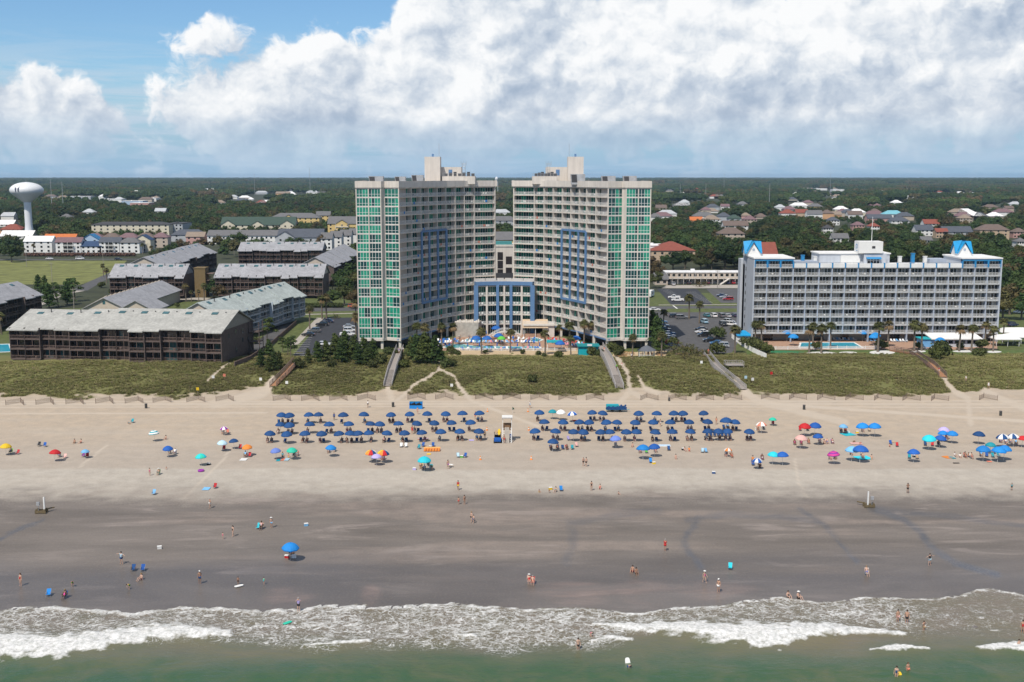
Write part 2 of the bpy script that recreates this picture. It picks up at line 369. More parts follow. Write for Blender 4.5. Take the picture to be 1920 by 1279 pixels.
# sea
SHORE = [(-300,1150),(0,1145),(50,1138),(90,1136),(150,1141),(215,1145),(230,1150),(290,1145),(350,1137),(400,1140),(500,1144),(560,1143),(600,1136),(660,1135),(750,1137),(840,1131),(900,1135),(1000,1142),(1050,1140),(1100,1140),(1130,1142),(1190,1149),(1240,1142),(1280,1138),(1350,1135),(1400,1125),(1460,1119),(1510,1126),(1560,1128),(1620,1118),(1700,1121),(1760,1121),(1800,1116),(1830,1104),(1860,1101),(1920,1115),(2300,1112)]
LACE = [([(-200,1165),(0,1165),(150,1170),(300,1166),(450,1160),(560,1178),(610,1182)],46,.80),([(620,1160),(700,1168),(850,1168),(950,1180),(1080,1168),(1140,1162)],50,.92),([(700,1190),(850,1195),(945,1215),(1000,1205)],20,.6),([(1130,1162),(1300,1150),(1450,1143),(1600,1145),(1690,1148)],36,.74),([(1700,1150),(1930,1150)],50,.28),([(400,1195),(500,1195),(560,1205)],16,.5)]
CREST = [[(-150,1212,22),(0,1213,21),(100,1218,19),(200,1203,15),(290,1190,13),(360,1189,11),(435,1190,5)],[(1110,1171,2),(1200,1179,7),(1290,1185,13),(1380,1193,20),(1470,1195,20),(1540,1187,14),(1600,1184,7),(1700,1190,3)],[(570,1213,1.2),(640,1208,3.5),(695,1204,2)],[(1628,1219,1),(1680,1216,5),(1742,1218,1.5)],[(1830,1216,1.5),(1880,1215,6),(1990,1220,7)],[(1102,1203,1),(1140,1198,3.5),(1188,1200,1.5)],[(850,1192,1.5),(890,1193,2.5),(900,1198,1)],[(1840,1181,.6),(1870,1181,1)]]
def sea_attrs(X, Y):
    px, py = pxgrid(X, Y)
    wob = (fbm(X/5, Y/3, 4, 21)-.5)*10
    tt = py - np.interp(px, [p[0] for p in SHORE], [p[1] for p in SHORE]) - (fbm(X/2, Y/2, 3, 22)-.5)*5
    lace = np.zeros_like(X)
    for pl, hw, s in LACE: lace = np.maximum(lace, s*(1-sst(polydist(px+wob*2, py+wob*1.6, pl), hw*.35, hw*1.25)))
    lace = np.maximum(lace, .9*np.exp(-np.maximum(tt,0)/7)) * sst(tt, -1, 2)
    solid = np.zeros_like(X); hump = np.zeros_like(X)
    fr = (fbm(X/1.3, Y/1.0, 5, 23)-.5)
    for cr in CREST:
        cx = [c[0] for c in cr]; yc = np.interp(px, cx, [c[1] for c in cr]); hw = np.interp(px, cx, [c[2] for c in cr], 0, 0)
        q = py - yc + wob*.35; k = q/(hw+.01)
        solid = np.maximum(solid, np.where(hw > 0, sst(1.15 + fr*1.5 - np.abs(k)*np.where(k>0, .95, .8), .0, .55), 0))
        hump = np.maximum(hump, np.where(hw > 0, np.minimum(hw, 14)/14*np.exp(-((q+hw*.1)/(hw*1.1+2))**2), 0))
    solid = np.maximum(solid, sst(1-np.abs(tt-3.0)/(3.5+4*sst(1150-px,-150,150)) + fr*1.7, .25, .95)*.85)
    deep = sst(py + (fbm(X/18, Y/7, 4, 25)-.5)*60 + (fbm(X/4, Y/2, 3, 27)-.5)*18, 1178, 1262)
    return dict(lace=lace, solid=solid, deep=deep, tt=tt, hump=hump)
def sea_z(X, Y, A):
    swell = (np.sin(Y*.62 + fbm(X/22, Y/22, 3, 31)*9) * .09 + (fbm(X/3, Y/1.5, 3, 32)-.5)*.12)*sst(A['tt'], 25, 90)
    foam = (fbm(X/.7, Y/.7, 3, 33)-.35)*.5*A['solid']
    return np.where(A['tt'] > 0, .05*sst(A['tt'], 0, 8), -.3*sst(-A['tt'], 0, 10) - .02) + swell + foam + A['hump']*.62
m_sea, t, b = newmat('sea water')
co = t.n('ShaderNodeNewGeometry').outputs['Position']
wq = t.n('ShaderNodeTexNoise', in_Scale=.5, in_Detail=6.0, in_Roughness=.65); t.put(wq.inputs['Vector'], co)
wv = t.n('ShaderNodeVectorMath', operation='MULTIPLY_ADD', i0=wq.outputs[1], i1=(1.6,1.4,0)); t.put(wv.inputs[2], co)
def cell(scale):
    v = t.n('ShaderNodeTexVoronoi', feature='DISTANCE_TO_EDGE', in_Scale=scale); t.put(v.inputs['Vector'], wv.outputs[0]); return v.outputs['Distance']
lc = t.attr('lace')
n6 = t.noise(co, .7, 5, .65)
thin = t.m('MULTIPLY', lc, t.m('MULTIPLY', t.mr(n6, .34, .58, .30, 1.15), t.mr(t.noise(stretch(co, (.10,.22,1)), 1.0, 3), .32, .62, .45, 1.15)))
def vein(scale, detail, wmin, wk, amp):
    nz = t.n('ShaderNodeTexNoise', in_Scale=scale, in_Detail=detail, in_Roughness=.55, in_Distortion=.6); t.put(nz.inputs['Vector'], stretch(wv.outputs[0], (1,1.25,1)))
    return t.mr(t.m('ABSOLUTE', t.m('SUBTRACT', nz.outputs[0], .5)), 0.0, t.m('ADD', wmin, t.m('MULTIPLY', thin, wk)), amp, 0.0)
l1 = t.m('MAXIMUM', vein(.42, 3, .004, .05, 1.0), vein(.75, 3, .003, .042, .95))
l2 = t.m('MAXIMUM', vein(1.5, 2, .003, .045, .55), t.mr(cell(.7), 0.0, t.m('MULTIPLY', thin, .06), .8, 0.0))
fm = t.m('MULTIPLY', t.m('MAXIMUM', l1, l2), t.mr(thin, .03, .32, 0, 1.0), clamp=True)
fm = t.m('MAXIMUM', fm, t.m('MULTIPLY', t.mr(thin, .55, 1.05, 0, .32), t.mr(t.noise(co, 1.6, 6, .75), .44, .6)))
sol = t.mr(t.m('ADD', t.attr('solid'), t.m('MULTIPLY', t.m('SUBTRACT', t.noise(co, 1.3, 6, .75), .5), 2.1)), .22, .95, 0, 1)
sol = t.m('MULTIPLY', sol, t.mr(t.attr('solid'), .02, .15))
foam = t.m('MAXIMUM', fm, sol)
dp = t.attr('deep'); silt = t.noise(co, .16, 5, .65, .8)
wc = t.mix(dp, (.178,.148,.108), (.048,.098,.046))
wc = t.mix(t.mr(silt, .42, .68, 0, .5), wc, (.135,.128,.070))
wc = t.mix(t.m('MULTIPLY', t.attr('hump'), .45, clamp=True), wc, (.13,.145,.075))
t.put(b.inputs['Base Color'], t.mix(foam, wc, t.mix(t.mr(t.noise(co, 2.2, 5, .7), .35, .6), (.44,.455,.44), (.72,.72,.71))))
t.put(b.inputs['Roughness'], t.mr(foam, 0, .5, .24, .85)); b.inputs['Specular IOR Level'].default_value = .2
bp = t.n('ShaderNodeBump', in_Strength=.6, in_Distance=.25); t.put(bp.inputs['Height'], t.m('ADD', t.m('ADD', t.noise(stretch(co, (.5,1.1,1)), 1.4, 5, .6), t.m('MULTIPLY', foam, .5)), t.noise(stretch(co, (.12,.35,1)), 1.0, 3)))
t.put(b.inputs['Normal'], bp.outputs[0])
xs2 = np.concatenate([np.arange(-900,-85,18.), np.arange(-85,85.1,.36), np.arange(100,901,18.)])
ys2 = np.concatenate([np.arange(-600,100,20.), np.arange(100,150.1,.33)])
struct(gridmesh('sea', xs2, ys2, sea_z, sea_attrs, m_sea))
# inland ground and what is laid on it
m_ground = M('woodland floor', (.040,.046,.022), .95, .5, .05)
struct(MB().quad((-12000,345,0),(12000,345,0),(12000,26000,0),(-12000,26000,0)).build('ground', m_ground))
m_asph = M('asphalt', (.085,.084,.086), .85, .25, .4, .1); m_asphd = M('dark asphalt', (.035,.037,.044), .85, .2, .5)
m_conc = M('concrete', (.36,.33,.29), .85, .18, .7); m_lawn = M('lawn grass', (.085,.105,.03), .95, .4, .5, .3); m_dryg = M('field grass', (.15,.16,.045), .95, .45, .12)
m_paint = M('road paint', (.7,.7,.68), .7); m_sandy = M('pale sand', (.47,.36,.23), .95, .2, 1.2); m_brick = M('terracotta paving', (.37,.235,.165), .85, .25, .8)
def pxs(*p): return [G(x, y) for x, y in p]
def strip(name, px_pts, wd, z, m):
    p = [G(x, y) for x, y in px_pts]; L = []; Q = []
    for i, a in enumerate(p):
        d = (p[min(i+1, len(p)-1)] - p[max(i-1, 0)]).normalized(); n = Vector((-d.y, d.x, 0))
        L.append(a + n*wd/2); Q.append(a - n*wd/2)
    mb = MB()
    for i in range(len(p)-1): mb.quad((Q[i].x,Q[i].y,z),(Q[i+1].x,Q[i+1].y,z),(L[i+1].x,L[i+1].y,z),(L[i].x,L[i].y,z))
    o = mb.build(name, m)
    if o.data.polygons[0].normal.z < 0: o.data.flip_normals()
    return struct(o)
sheet('lawn', pxs((-250,668),(2200,668),(2200,560),(1215,548),(1180,600),(700,600),(672,548),(-250,600)), .008, m_lawn)
strip('road', [(-300,588),(440,583),(700,579),(1210,578),(1420,577),(2200,574)], 13, .020, m_asph)
strip('pavement', [(540,590.5),(665,587.5)], 2.4, .03, m_conc); strip('pavement', [(560,571),(668,569.5)], 2.2, .03, m_conc)
strip('pavement', [(1235,572),(1390,571)], 1.8, .03, m_conc)
sheet('verge', pxs((566,590),(668,586),(668,583.5),(568,586.5)), .028, m_lawn)
sheet('verge', pxs((1245,586),(1390,585),(1390,578.5),(1252,579)), .03, m_lawn)
sheet('parking_lot', pxs((608,596),(666,595.5),(690,668),(545,672)), .016, m_asphd)
sheet('pavement', pxs((594,596),(608,596),(560,645),(540,652)), .024, m_conc)
sheet('parking_lot', pxs((1216,584),(1400,583),(1400,612),(1385,640),(1372,662),(1322,664),(1290,650),(1250,660),(1216,660)), .016, m_asph)
sheet('parking_lot', pxs((1231,541.5),(1306,541.5),(1336,571),(1258,571)), .016, m_asphd)
sheet('parking_lot', pxs((1324,542),(1392,541.5),(1392,568),(1352,568)), .016, m_asph)
sheet('forecourt', pxs((1250,535),(1400,534),(1400,540.5),(1240,540.5)), .018, m_conc)
sheet('field', pxs((-400,531),(150,534),(212,515),(238,489),(-400,489)), .012, m_dryg)
strip('road', [(-400,486.5),(60,487),(262,486)], 7, .02, m_asph)
strip('lane', [(150,545),(178,529),(215,512),(330,505)], 7, .022, m_asph)
strip('lane', [(60,575),(110,552),(150,545)], 6, .02, m_conc)
strip('lane', [(195,562),(370,560),(480,566),(560,575)], 9, .014, m_conc)
strip('lane', [(458,668),(500,640),(540,605)], 6, .018, m_asph)
mk = MB()
for i in range(9):
    a, c = G(561-i*1.5, 634+i*4.2), G(585-i*1.2, 633+i*4.2); mk.wall((a.x,a.y),(c.x,c.y), .018, .026, -.08, .08)
for i in range(11):
    a, c = G(1286+i*3.5, 548+i*2.0), G(1304+i*3.2, 547.4+i*2.0); mk.wall((a.x,a.y),(c.x,c.y), .018, .026, -.09, .09)
    if i < 7: a, c = G(1240+i*3.5, 544+i*2.0), G(1256+i*3.2, 543.6+i*2.0); mk.wall((a.x,a.y),(c.x,c.y), .018, .026, -.09, .09)
a, c = G(1262,573), G(1270,579); mk.wall((a.x,a.y),(c.x,c.y), .024, .034, -.3, .3)
struct(mk.build('road_markings', m_paint))
# ---------------------------------------------------------------- buildings: shared pieces
m_cream = M('cream stucco', (.62,.575,.52), .8, .08, .3, streak=.12); m_white = M('white paint', (.74,.74,.72), .6, .06, .5)
m_wroof = M('white roof membrane', (.72,.72,.71), .8, .14, .25); m_tan = M('tan stucco', (.50,.44,.385), .85, .1, .4)
m_blue = M('steel blue paint', (.105,.205,.375), .55, .1, .5); m_steel = M('galvanised metal', (.40,.41,.42), .5, .2, .8, metal=.3)
m_dark = M('dark recess', (.022,.022,.024), .8, .2); m_louv = M('dark louvre', (.05,.05,.055), .6, .25, 3)
def glass(name, col, rough=.08, spec=.6):
    m, t, b = newmat(name); co = t.n('ShaderNodeTexCoord').outputs['Object']
    t.put(b.inputs['Base Color'], t.mix(t.mr(t.noise(co, .9, 3), .3, .7), tuple(c*.7 for c in col), tuple(c*1.25 for c in col)))
    b.inputs['Roughness'].default_value = rough; b.inputs['Specular IOR Level'].default_value = spec; return m
g_b = glass('green curtained glass', (.020,.27,.175)); g_m = glass('green tinted glass', (.013,.145,.105)); g_d = glass('dark green glass', (.008,.055,.055))
TW = [M('blue bath towel', (.03,.2,.5), .9), M('coral bath towel', (.5,.2,.15), .9)]
G3 = [g_b, g_m, g_d]
k_l = glass('glass over pale curtain', (.33,.32,.30)); k_m = glass('grey glass', (.07,.08,.085)); k_d = glass('dark glass', (.014,.017,.02))
K3 = [k_l, k_m, k_d]
def seg(p, q, s):
    """the point at length s (metres) along p->q, and its unit direction / right-hand (outward) normal"""
    d = Vector((q[0]-p[0], q[1]-p[1])); L = d.length; d /= L
    return L, d, Vector((d.y, -d.x))
def railing(mb, p, q, z, h=1.05, step=.17, pw=.055, rr=.07, m=0):
    L, d, n = seg(p, q, 0)
    mb.wall(p, q, z+h-rr, z+h, -.03, .03, m); mb.wall(p, q, z+.08, z+.08+rr*.8, -.025, .025, m)
    k = max(2, int(L/step))
    for i in range(k+1):
        s = L*i/k; c = (p[0]+d.x*s, p[1]+d.y*s)
        a, b = (c[0]-d.x*pw/2, c[1]-d.y*pw/2), (c[0]+d.x*pw/2, c[1]+d.y*pw/2)
        o = n*.012
        mb.add([(a[0]+o.x,a[1]+o.y,z+.12),(b[0]+o.x,b[1]+o.y,z+.12),(b[0]+o.x,b[1]+o.y,z+h-.03),(a[0]+o.x,a[1]+o.y,z+h-.03)]*1, [(0,1,2,3)], m)
        mb.add([(a[0]-o.x,a[1]-o.y,z+.12),(b[0]-o.x,b[1]-o.y,z+.12),(b[0]-o.x,b[1]-o.y,z+h-.03),(a[0]-o.x,a[1]-o.y,z+h-.03)]*1, [(3,2,1,0)], m)
def glazing(mg, mf, p, q, z0, z1, n, rows, off=.0, fw=.07, weights=(1,1,1), runs=True):
    """n panes by rows (list of split fractions) on the line p->q: panes into mg (slots 0..2), bars into mf"""
    L, d, nn = seg(p, q, 0)
    a, b = (p[0]+nn.x*off, p[1]+nn.y*off), (q[0]+nn.x*off, q[1]+nn.y*off)
    def P(s, z, o=0): return (a[0]+d.x*s+nn.x*o, a[1]+d.y*s+nn.y*o, z)
    zs = [z0] + [z0+(z1-z0)*r for r in rows] + [z1]
    prev = R.choices((0,1,2), weights)[0]
    for i in range(n):
        if not runs or R.random() < .5: prev = R.choices((0,1,2), weights)[0]
        for j in range(len(zs)-1):
            mg.add([P(L*i/n, zs[j]), P(L*(i+1)/n, zs[j]), P(L*(i+1)/n, zs[j+1]), P(L*i/n, zs[j+1])], [(0,1,2,3)], prev)
    for i in range(n+1):
        s = L*i/n; mf.wall(P(max(0,s-fw/2),0)[:2], P(min(L,s+fw/2),0)[:2], z0, z1, -.05, .02)
    for z in zs: mf.wall(P(0,0)[:2], P(L,0)[:2], z-fw/2, z+fw/2, -.055, .02)
# ---------------------------------------------------------------- the twin tower hotel
HX, HY = -2.7, YD(356)
hotel = thing('twin_tower_hotel', 'twin curved high rise hotel with green glass ends and blue framed centre block', 'hotel', (HX, HY, 0))
LV = [3.7, 7.05, 10.4, 13.75, 17.1] + [17.1 + 2.85*i for i in range(1, 13)]
ARC = [(29.7,8),(27.0,13),(24.9,18),(22.4,23),(19.8,28),(16.8,32),(13.8,36),(10.5,39),(3.3,43)]
units = []                                                             # (distance, railing or door builder)
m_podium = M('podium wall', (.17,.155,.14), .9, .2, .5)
def offset(poly, r):
    """shift an open outline by r along its right-hand normals, mitred"""
    o = []
    for i, p in enumerate(poly):
        a, c = Vector(poly[max(i-1,0)]), Vector(poly[min(i+1,len(poly)-1)]); p = Vector(p)
        n = Vector((0,0))
        if i > 0: d = (p-a).normalized(); n += Vector((d.y,-d.x))
        if i < len(poly)-1: d = (c-p).normalized(); n += Vector((d.y,-d.x))
        n.normalize(); o.append((p.x+n.x*r, p.y+n.y*r))
    return o
for S in (-1, 1):
    def W(u, v): return (S*u, v)
    front = [(46.3,0),(38.6,0),(37.6,1.6),(32.9,-.6)] + ARC
    back = [(3.3,62),(20,58),(36,40),(46.3,24)]
    o_pts = [W(*p) for p in front]
    path = o_pts if S < 0 else o_pts[::-1]                                 # left to right: outward normal faces the sea
    N = len(path)-1
    rec = offset(path, -1.5)
    # solid core behind the recessed balcony walls
    core = MB(); cp = [rec[i] for i in range(N+1)]
    if S < 0: cp[0], cp[1] = (path[0][0], path[0][1]+.3), (path[1][0], path[1][1]+.3); cp[2] = (path[2][0], path[2][1]+.3); cp[3] = (path[3][0]-.2, path[3][1]+.5)
    else: cp[-1], cp[-2] = (path[-1][0], path[-1][1]+.3), (path[-2][0], path[-2][1]+.3); cp[-3] = (path[-3][0], path[-3][1]+.3); cp[-4] = (path[-4][0]+.2, path[-4][1]+.5)
    bk = [W(*p) for p in back]
    core.prism(cp + (bk if S < 0 else bk[::-1]), 3.2, 52.2, 0)
    # divider walls, floor slabs
    sl = MB()
    order = list(range(N))
    for zi, z in enumerate(LV):
        outl = offset(path, .06)
        for i in order:
            p, q = outl[i], outl[i+1]
            isglass = (i < 3) if S < 0 else (i >= N-3)
            sl.wall(p, q, z-.28, z, 0, .5 if isglass else 1.6, 0)
    dv = MB()
    core_div = [i for i in range(1, N) if ((i >= 4) if S < 0 else (i <= N-4))]
    for i in core_div:
        p, r = path[i], rec[i]
        dv.wall(r, (p[0]+(p[0]-r[0])*.06, p[1]+(p[1]-r[1])*.06), 3.4, 51.4, -.14, .14, 0)
    p, r = (path[N], rec[N]) if S < 0 else (path[0], rec[0]); dv.wall(r, p, 3.4, 51.4, -.2, .2, 0)
    wide = N-1 if S < 0 else 0
    core.build('tower_wall', m_tan, hotel); dv.build('dividing_wall', m_cream, hotel); sl.build('floor_slabs', m_cream, hotel)
    # corner piers
    pr = MB()
    for u, v in ((46.3,0),(42.45,-.02),(38.6,0),(37.6,1.6),(32.9,-.6)):
        a = W(u, v); pr.box(a[0]-.16, a[1]-.2, 3.2, a[0]+.16, a[1]+.5, 51.4)
    a, c = W(38.6,.2), W(37.6,1.8); (pr.wall(a, c, 3.2, 51.4, -.1, .3) if S < 0 else pr.wall(c, a, 3.2, 51.4, -.1, .3))
    pr.build('corner_pier', m_cream, hotel)
    # glazed bays: two panels outside, one beside them, one behind the rounded balcony
    gb = [(W(46.3,0),W(42.45,0),4),(W(42.45,0),W(38.6,0),4),(W(37.6,1.6),W(32.9,-.6),4)]
    if S > 0: gb = [(b, a, n) for a, b, n in gb]
    for gi, (a, b, n) in enumerate(gb):
        for k in range(16):
            mg, mf = MB(), MB(); glazing(mg, mf, a, b, LV[k]+.02, LV[k+1]-.3, n, [.34], .0, .09, (4,4,4))
            o = mg.build('window', G3, hotel); mf.build('window_frame', m_white, o)
    # balconies
    pi = offset(path, -.02)
    for i in order:
        if (i < 3) if S < 0 else (i >= N-3): continue
        p, q = pi[i], pi[i+1]; rp, rq = rec[i], rec[i+1]
        u_mid = abs((path[i][0]+path[i+1][0])/2)
        rounded = (i == 3) if S < 0 else (i == N-4)
        for k in range(16):
            if u_mid < 9 and k < 4: continue
            z, z1 = LV[k], LV[k+1]-.28
            def mk_rail(p=p, q=q, z=z):
                mb = MB(); railing(mb, p, q, z)
                L, d, n = seg(p, q, 0)
                if R.random() < .75:                                       # white plastic chairs drawn up to the rail
                    for _ in range(R.choice((1,2,2,3))):
                        s = R.uniform(.15,.85); c = (p[0]+(q[0]-p[0])*s - n.x*.5, p[1]+(q[1]-p[1])*s - n.y*.5)
                        mb.box(c[0]-.25,c[1]-.22,z+.36,c[0]+.25,c[1]+.22,z+.42); mb.box(c[0]-.25,c[1]-.24,z+.42,c[0]+.25,c[1]-.18,z+.9)
                        for e in (-.22,.2): mb.box(c[0]+e,c[1]-.2,z,c[0]+e+.04,c[1]-.16,z+.36); mb.box(c[0]+e,c[1]+.16,z,c[0]+e+.04,c[1]+.2,z+.36)
                if R.random() < .16:                                       # a towel hung over the rail
                    L, d, n = seg(p, q, 0); s = R.uniform(.15,.7); a_ = (p[0]+(q[0]-p[0])*s, p[1]+(q[1]-p[1])*s); b_ = (a_[0]+d.x*.8, a_[1]+d.y*.8); mb.wall(a_, b_, z+.35, z+1.09, -.09, -.05, R.choice((1,2)))
                return mb, [m_white, TW[0], TW[1]]
            def mk_door(rp=rp, rq=rq, z=z, z1=z1, u=u_mid, rounded=rounded, S=S):
                mg, mf = MB(), MB(); L, d, n = seg(rp, rq, 0)
                if rounded: s0, s1, k = .02, .98, 7
                elif u < 9: s0, s1, k = .03, .97, 8
                else: s0, s1, k = (.03,.90,4) if S < 0 else (.10,.97,4)
                a = (rp[0]+(rq[0]-rp[0])*s0, rp[1]+(rq[1]-rp[1])*s0); b = (rp[0]+(rq[0]-rp[0])*s1, rp[1]+(rq[1]-rp[1])*s1)
                glazing(mg, mf, a, b, z+.05, z1-.05, k, [], .08, .06, (2.2,4,5))
                return mg, mf
            dist = math.hypot(p[0], p[1]+HY) + z*.3
            units.append((dist, mk_rail, mk_door))
    # sloped fascia in blue beneath the lowest balconies, and the open undercroft
    fs = MB(); o2 = offset(path, .12)
    for i in order:
        if (i < 3) if S < 0 else (i >= N-3): continue
        if abs((path[i][0]+path[i+1][0])/2) < 9: continue
        fs.wall(o2[i], o2[i+1], 2.9, 3.42, 0, 1.2)
    fs.build('blue_fascia', m_blue, hotel)
    fc = MB(); a = [W(46.5,-.2),W(38.5,-.2),W(37.5,1.4),W(32.8,-.8),W(32.8,4),W(46.5,4)]; fc.prism(a, 2.7, 3.42); fc.build('soffit_slab', m_cream, hotel)
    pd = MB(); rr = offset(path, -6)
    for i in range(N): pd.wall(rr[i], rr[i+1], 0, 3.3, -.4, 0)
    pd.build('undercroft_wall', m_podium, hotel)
    for i, (u, v) in enumerate([(45.8,.6),(39,.8),(33.2,.3),(29.6,8.6),(24.8,18.6),(19.7,28.6),(44.8,9),(36,12)]):
        a = W(u, v); mb = MB(); mb.box(a[0]-.4, a[1]-.4, 0, a[0]+.4, a[1]+.4, 3.3); mb.build('column', m_cream, hotel)
    # cornice
    cn = MB(); oc = offset(path, .45)
    for i in range(N):
        cn.wall(oc[i], oc[i+1], 51.35, 53.4, 0, 1.2)
    cn.wall(bk[0] if S < 0 else oc[0], oc[-1] if S < 0 else bk[0], 51.35, 53.4, 0, .5)
    e0, e1 = (bk[-1], oc[0]) if S < 0 else (oc[-1], bk[-1]); cn.wall(e0, e1, 51.35, 53.4, -.3, .5)
    cn.build('cornice', m_cream, hotel)
    # blue picture frame on three bays
    fr = MB(); ii = [i for i in range(N+1) if round(abs(path[i][0]),1) in (27.0,24.9,22.4,19.8)]; ii.sort()
    of = offset(path, .30)
    for i in ii:
        p, r = of[i], path[i]; L, d, n = seg(r, p, 0); fr.wall(r, p, LV[3]-.6, LV[11]-.1, -.52, .52)
    for i in ii[:-1]:
        fr.wall(of[i], of[i+1], LV[11]-.45, LV[11]+.25, 0, .3); fr.wall(of[i], of[i+1], LV[3]-.7, LV[3]+.1, 0, .3)
    fr.build('blue_frame', m_blue, hotel)
    # roof plant
    def rbox(px0, px1, z1, d, dep, name, m, z0=52.2):
        x0, x1 = (px0-960)*d/FPX - HX, (px1-960)*d/FPX - HX; y0 = YD(d+z1*SP) - HY + 3
        mb = MB(); mb.box(x0, y0, z0, x1, y0+dep, z1); return mb.build(name, m, hotel)
    if S < 0: tw = (794.5,824); lb = (822.5,864); dk = (828,890)
    else: tw = (1066,1095.5); lb = (1024.5,1068); dk = (998.5,1046)
    rbox(*tw, 61.6, 382, 6.5, 'lift_tower', m_cream); rbox(*lb, 58.1, 386, 7, 'penthouse', m_cream); dd = rbox(*dk, 54.9, 381, 9, 'plant_deck', m_cream)
    dx0, dx1 = (dk[0]-960)*381/FPX - HX, (dk[1]-960)*381/FPX - HX; dy = YD(381+54.9*SP) - HY + 3
    mb = MB(); railing(mb, (dx0,dy), (dx1,dy), 54.9, 1.0, .4, .05, .06); mb.build('deck_railing', m_steel, dd)
    eq = MB()
    for k in range(7):
        x = dx0 + .8 + (dx1-dx0-2)*k/6; eq.box(x, dy+.6, 54.9, x+1.0, dy+2.0, 55.9 + .5*(k % 3)/2)
    eq.build('cooling_unit', m_louv, hotel)
    tx = (tw[0]+tw[1])/2; xx = (tx-960)*381/FPX - HX; yy = YD(381+60*SP) - HY + 6
    mb = MB(); mb.box(xx-.35, yy, 61.6, xx+.35, yy+.7, 62.6); mb.build('roof_vent', m_blue, hotel)
    mb = MB(); mb.bar((xx+S*-2.2, yy, 61.6), (xx+S*-2.2, yy, 66.2), .06, n=5); mb.build('antenna', m_steel, hotel)
    mb = MB(); lx = (dx0*.35+dx1*.65) if S < 0 else (dx0*.35+dx1*.65)*1.0
    for e in (-.5,.5): mb.bar((lx+e, dy+2, 54.9), (lx+e, dy+2, 59.6), .09, n=5)
    for k in range(5): mb.bar((lx-.5, dy+2, 55.5+k*.9), (lx+.5, dy+2, 55.5+k*.9), .06, n=5)
    for k in range(3): mb.bar((lx-.9+k*.9, dy+2, 58.5), (lx-.9+k*.9, dy+2, 60.2), .05, n=5)
    mb.build('antenna_mast', m_steel, hotel)
    bx = (lb[0]+lb[1])/2; x0 = (bx-960)*386/FPX - HX; yb = YD(386+58*SP)-HY+3
    mb = MB(); mb.box(x0-.6, yb-.06, 55.2, x0+.7, yb-.01, 57.2); mb.build('penthouse_door', m_blue, hotel)
    for px0, px1, zt in ([(697,722,54.9),(745,763,54.8),(776,796,55.3)] if S < 0 else [(1070,1095,55.6),(1127,1151,55.0),(1167,1190,55.0)]):
        d = 372; x0, x1 = (px0-960)*d/FPX - HX, (px1-960)*d/FPX - HX; y0 = YD(d+54*SP)-HY-6
        mb = MB(); k = (x1-x0)*.42
        mb.add([(x0,y0,52.2),(x1,y0,52.2),(x1,y0+3,52.2),(x0,y0+3,52.2),(x0-.3,y0,zt),(x1,y0,zt),(x1,y0+3,zt),(x0-.3,y0+3,zt)],[(0,1,5,4),(1,2,6,5),(2,3,7,6),(3,0,4,7),(4,5,6,7)],0)
        mb.add([(x0+.1,y0-.03,52.9),(x0+k,y0-.03,52.9),(x0+k-.2,y0-.03,zt-.15),(x0-.1,y0-.03,zt-.15)],[(0,1,2,3)],1)
        mb.build('air_handler', [m_steel, m_louv], hotel)
units.sort(key=lambda u: u[0])
rs, dm, fm_ = MB(), MB(), MB()
def merge(dst, src): dst.v and None; o = len(dst.v); dst.v += src.v; dst.f += [tuple(i+o for i in f) for f in src.f]; dst.m += src.m
for i, (_, mr_, md_) in enumerate(units):
    rb, rm = mr_(); mg, mf = md_()
    if i < 92:
        rb.build('balcony', rm, hotel); o = mg.build('glass_door', G3, hotel); mf.build('door_frame', m_white, o)
    else: merge(rs, rb); merge(dm, mg); merge(fm_, mf)
o = rs.build('balcony', [m_white, *TW], hotel); o['kind'] = 'stuff'
o = dm.build('glass_door', G3, hotel); o['kind'] = 'stuff'; q = fm_.build('door_frame', m_white, o)
# centre block
CB = [(-9.9,32.2),(-6.1,33.4),(-2.4,34.2),(0,34.4),(2.4,34.2),(6.1,33.4),(9.9,32.2)]
cr = offset(CB, -1.6)
mb = MB(); mb.prism(cr + [(9.9,50),(-9.9,50)], 0, 18.0); mb.build('centre_wall', m_tan, hotel)
mb = MB()
for z in LV[:5]:
    for i in range(6): mb.wall(CB[i], CB[i+1], z-.25, z, 0, 1.7)
mb.build('centre_slab', m_cream, hotel)
of = offset(CB, .35)
mb = MB()
for i in range(6): mb.wall(of[i], of[i+1], 17.3, 18.6, 0, 2.2)
for i in (0,2,4,6):
    p = of[i]; k = .75 if i in (0,6) else .5; mb.box(p[0]-k, p[1]-.05, 0, p[0]+k, p[1]+1.2, 17.35)
mb.build('blue_frame', m_blue, hotel)
mb = MB()
for i in (1,3,5): p = CB[i]; mb.box(p[0]-.32, p[1]-.15, 0, p[0]+.32, p[1]+1.8, 17.3)
mb.build('cream_pilaster', m_cream, hotel)
mb = MB()
for i in range(6): mb.wall(of[i], of[i+1], 18.6, 18.95, .4, .7)
for i in range(6): mb.wall(of[i], of[i+1], 18.6, 19.6, 2.3, 2.6)
mb.build('parapet', m_cream, hotel)
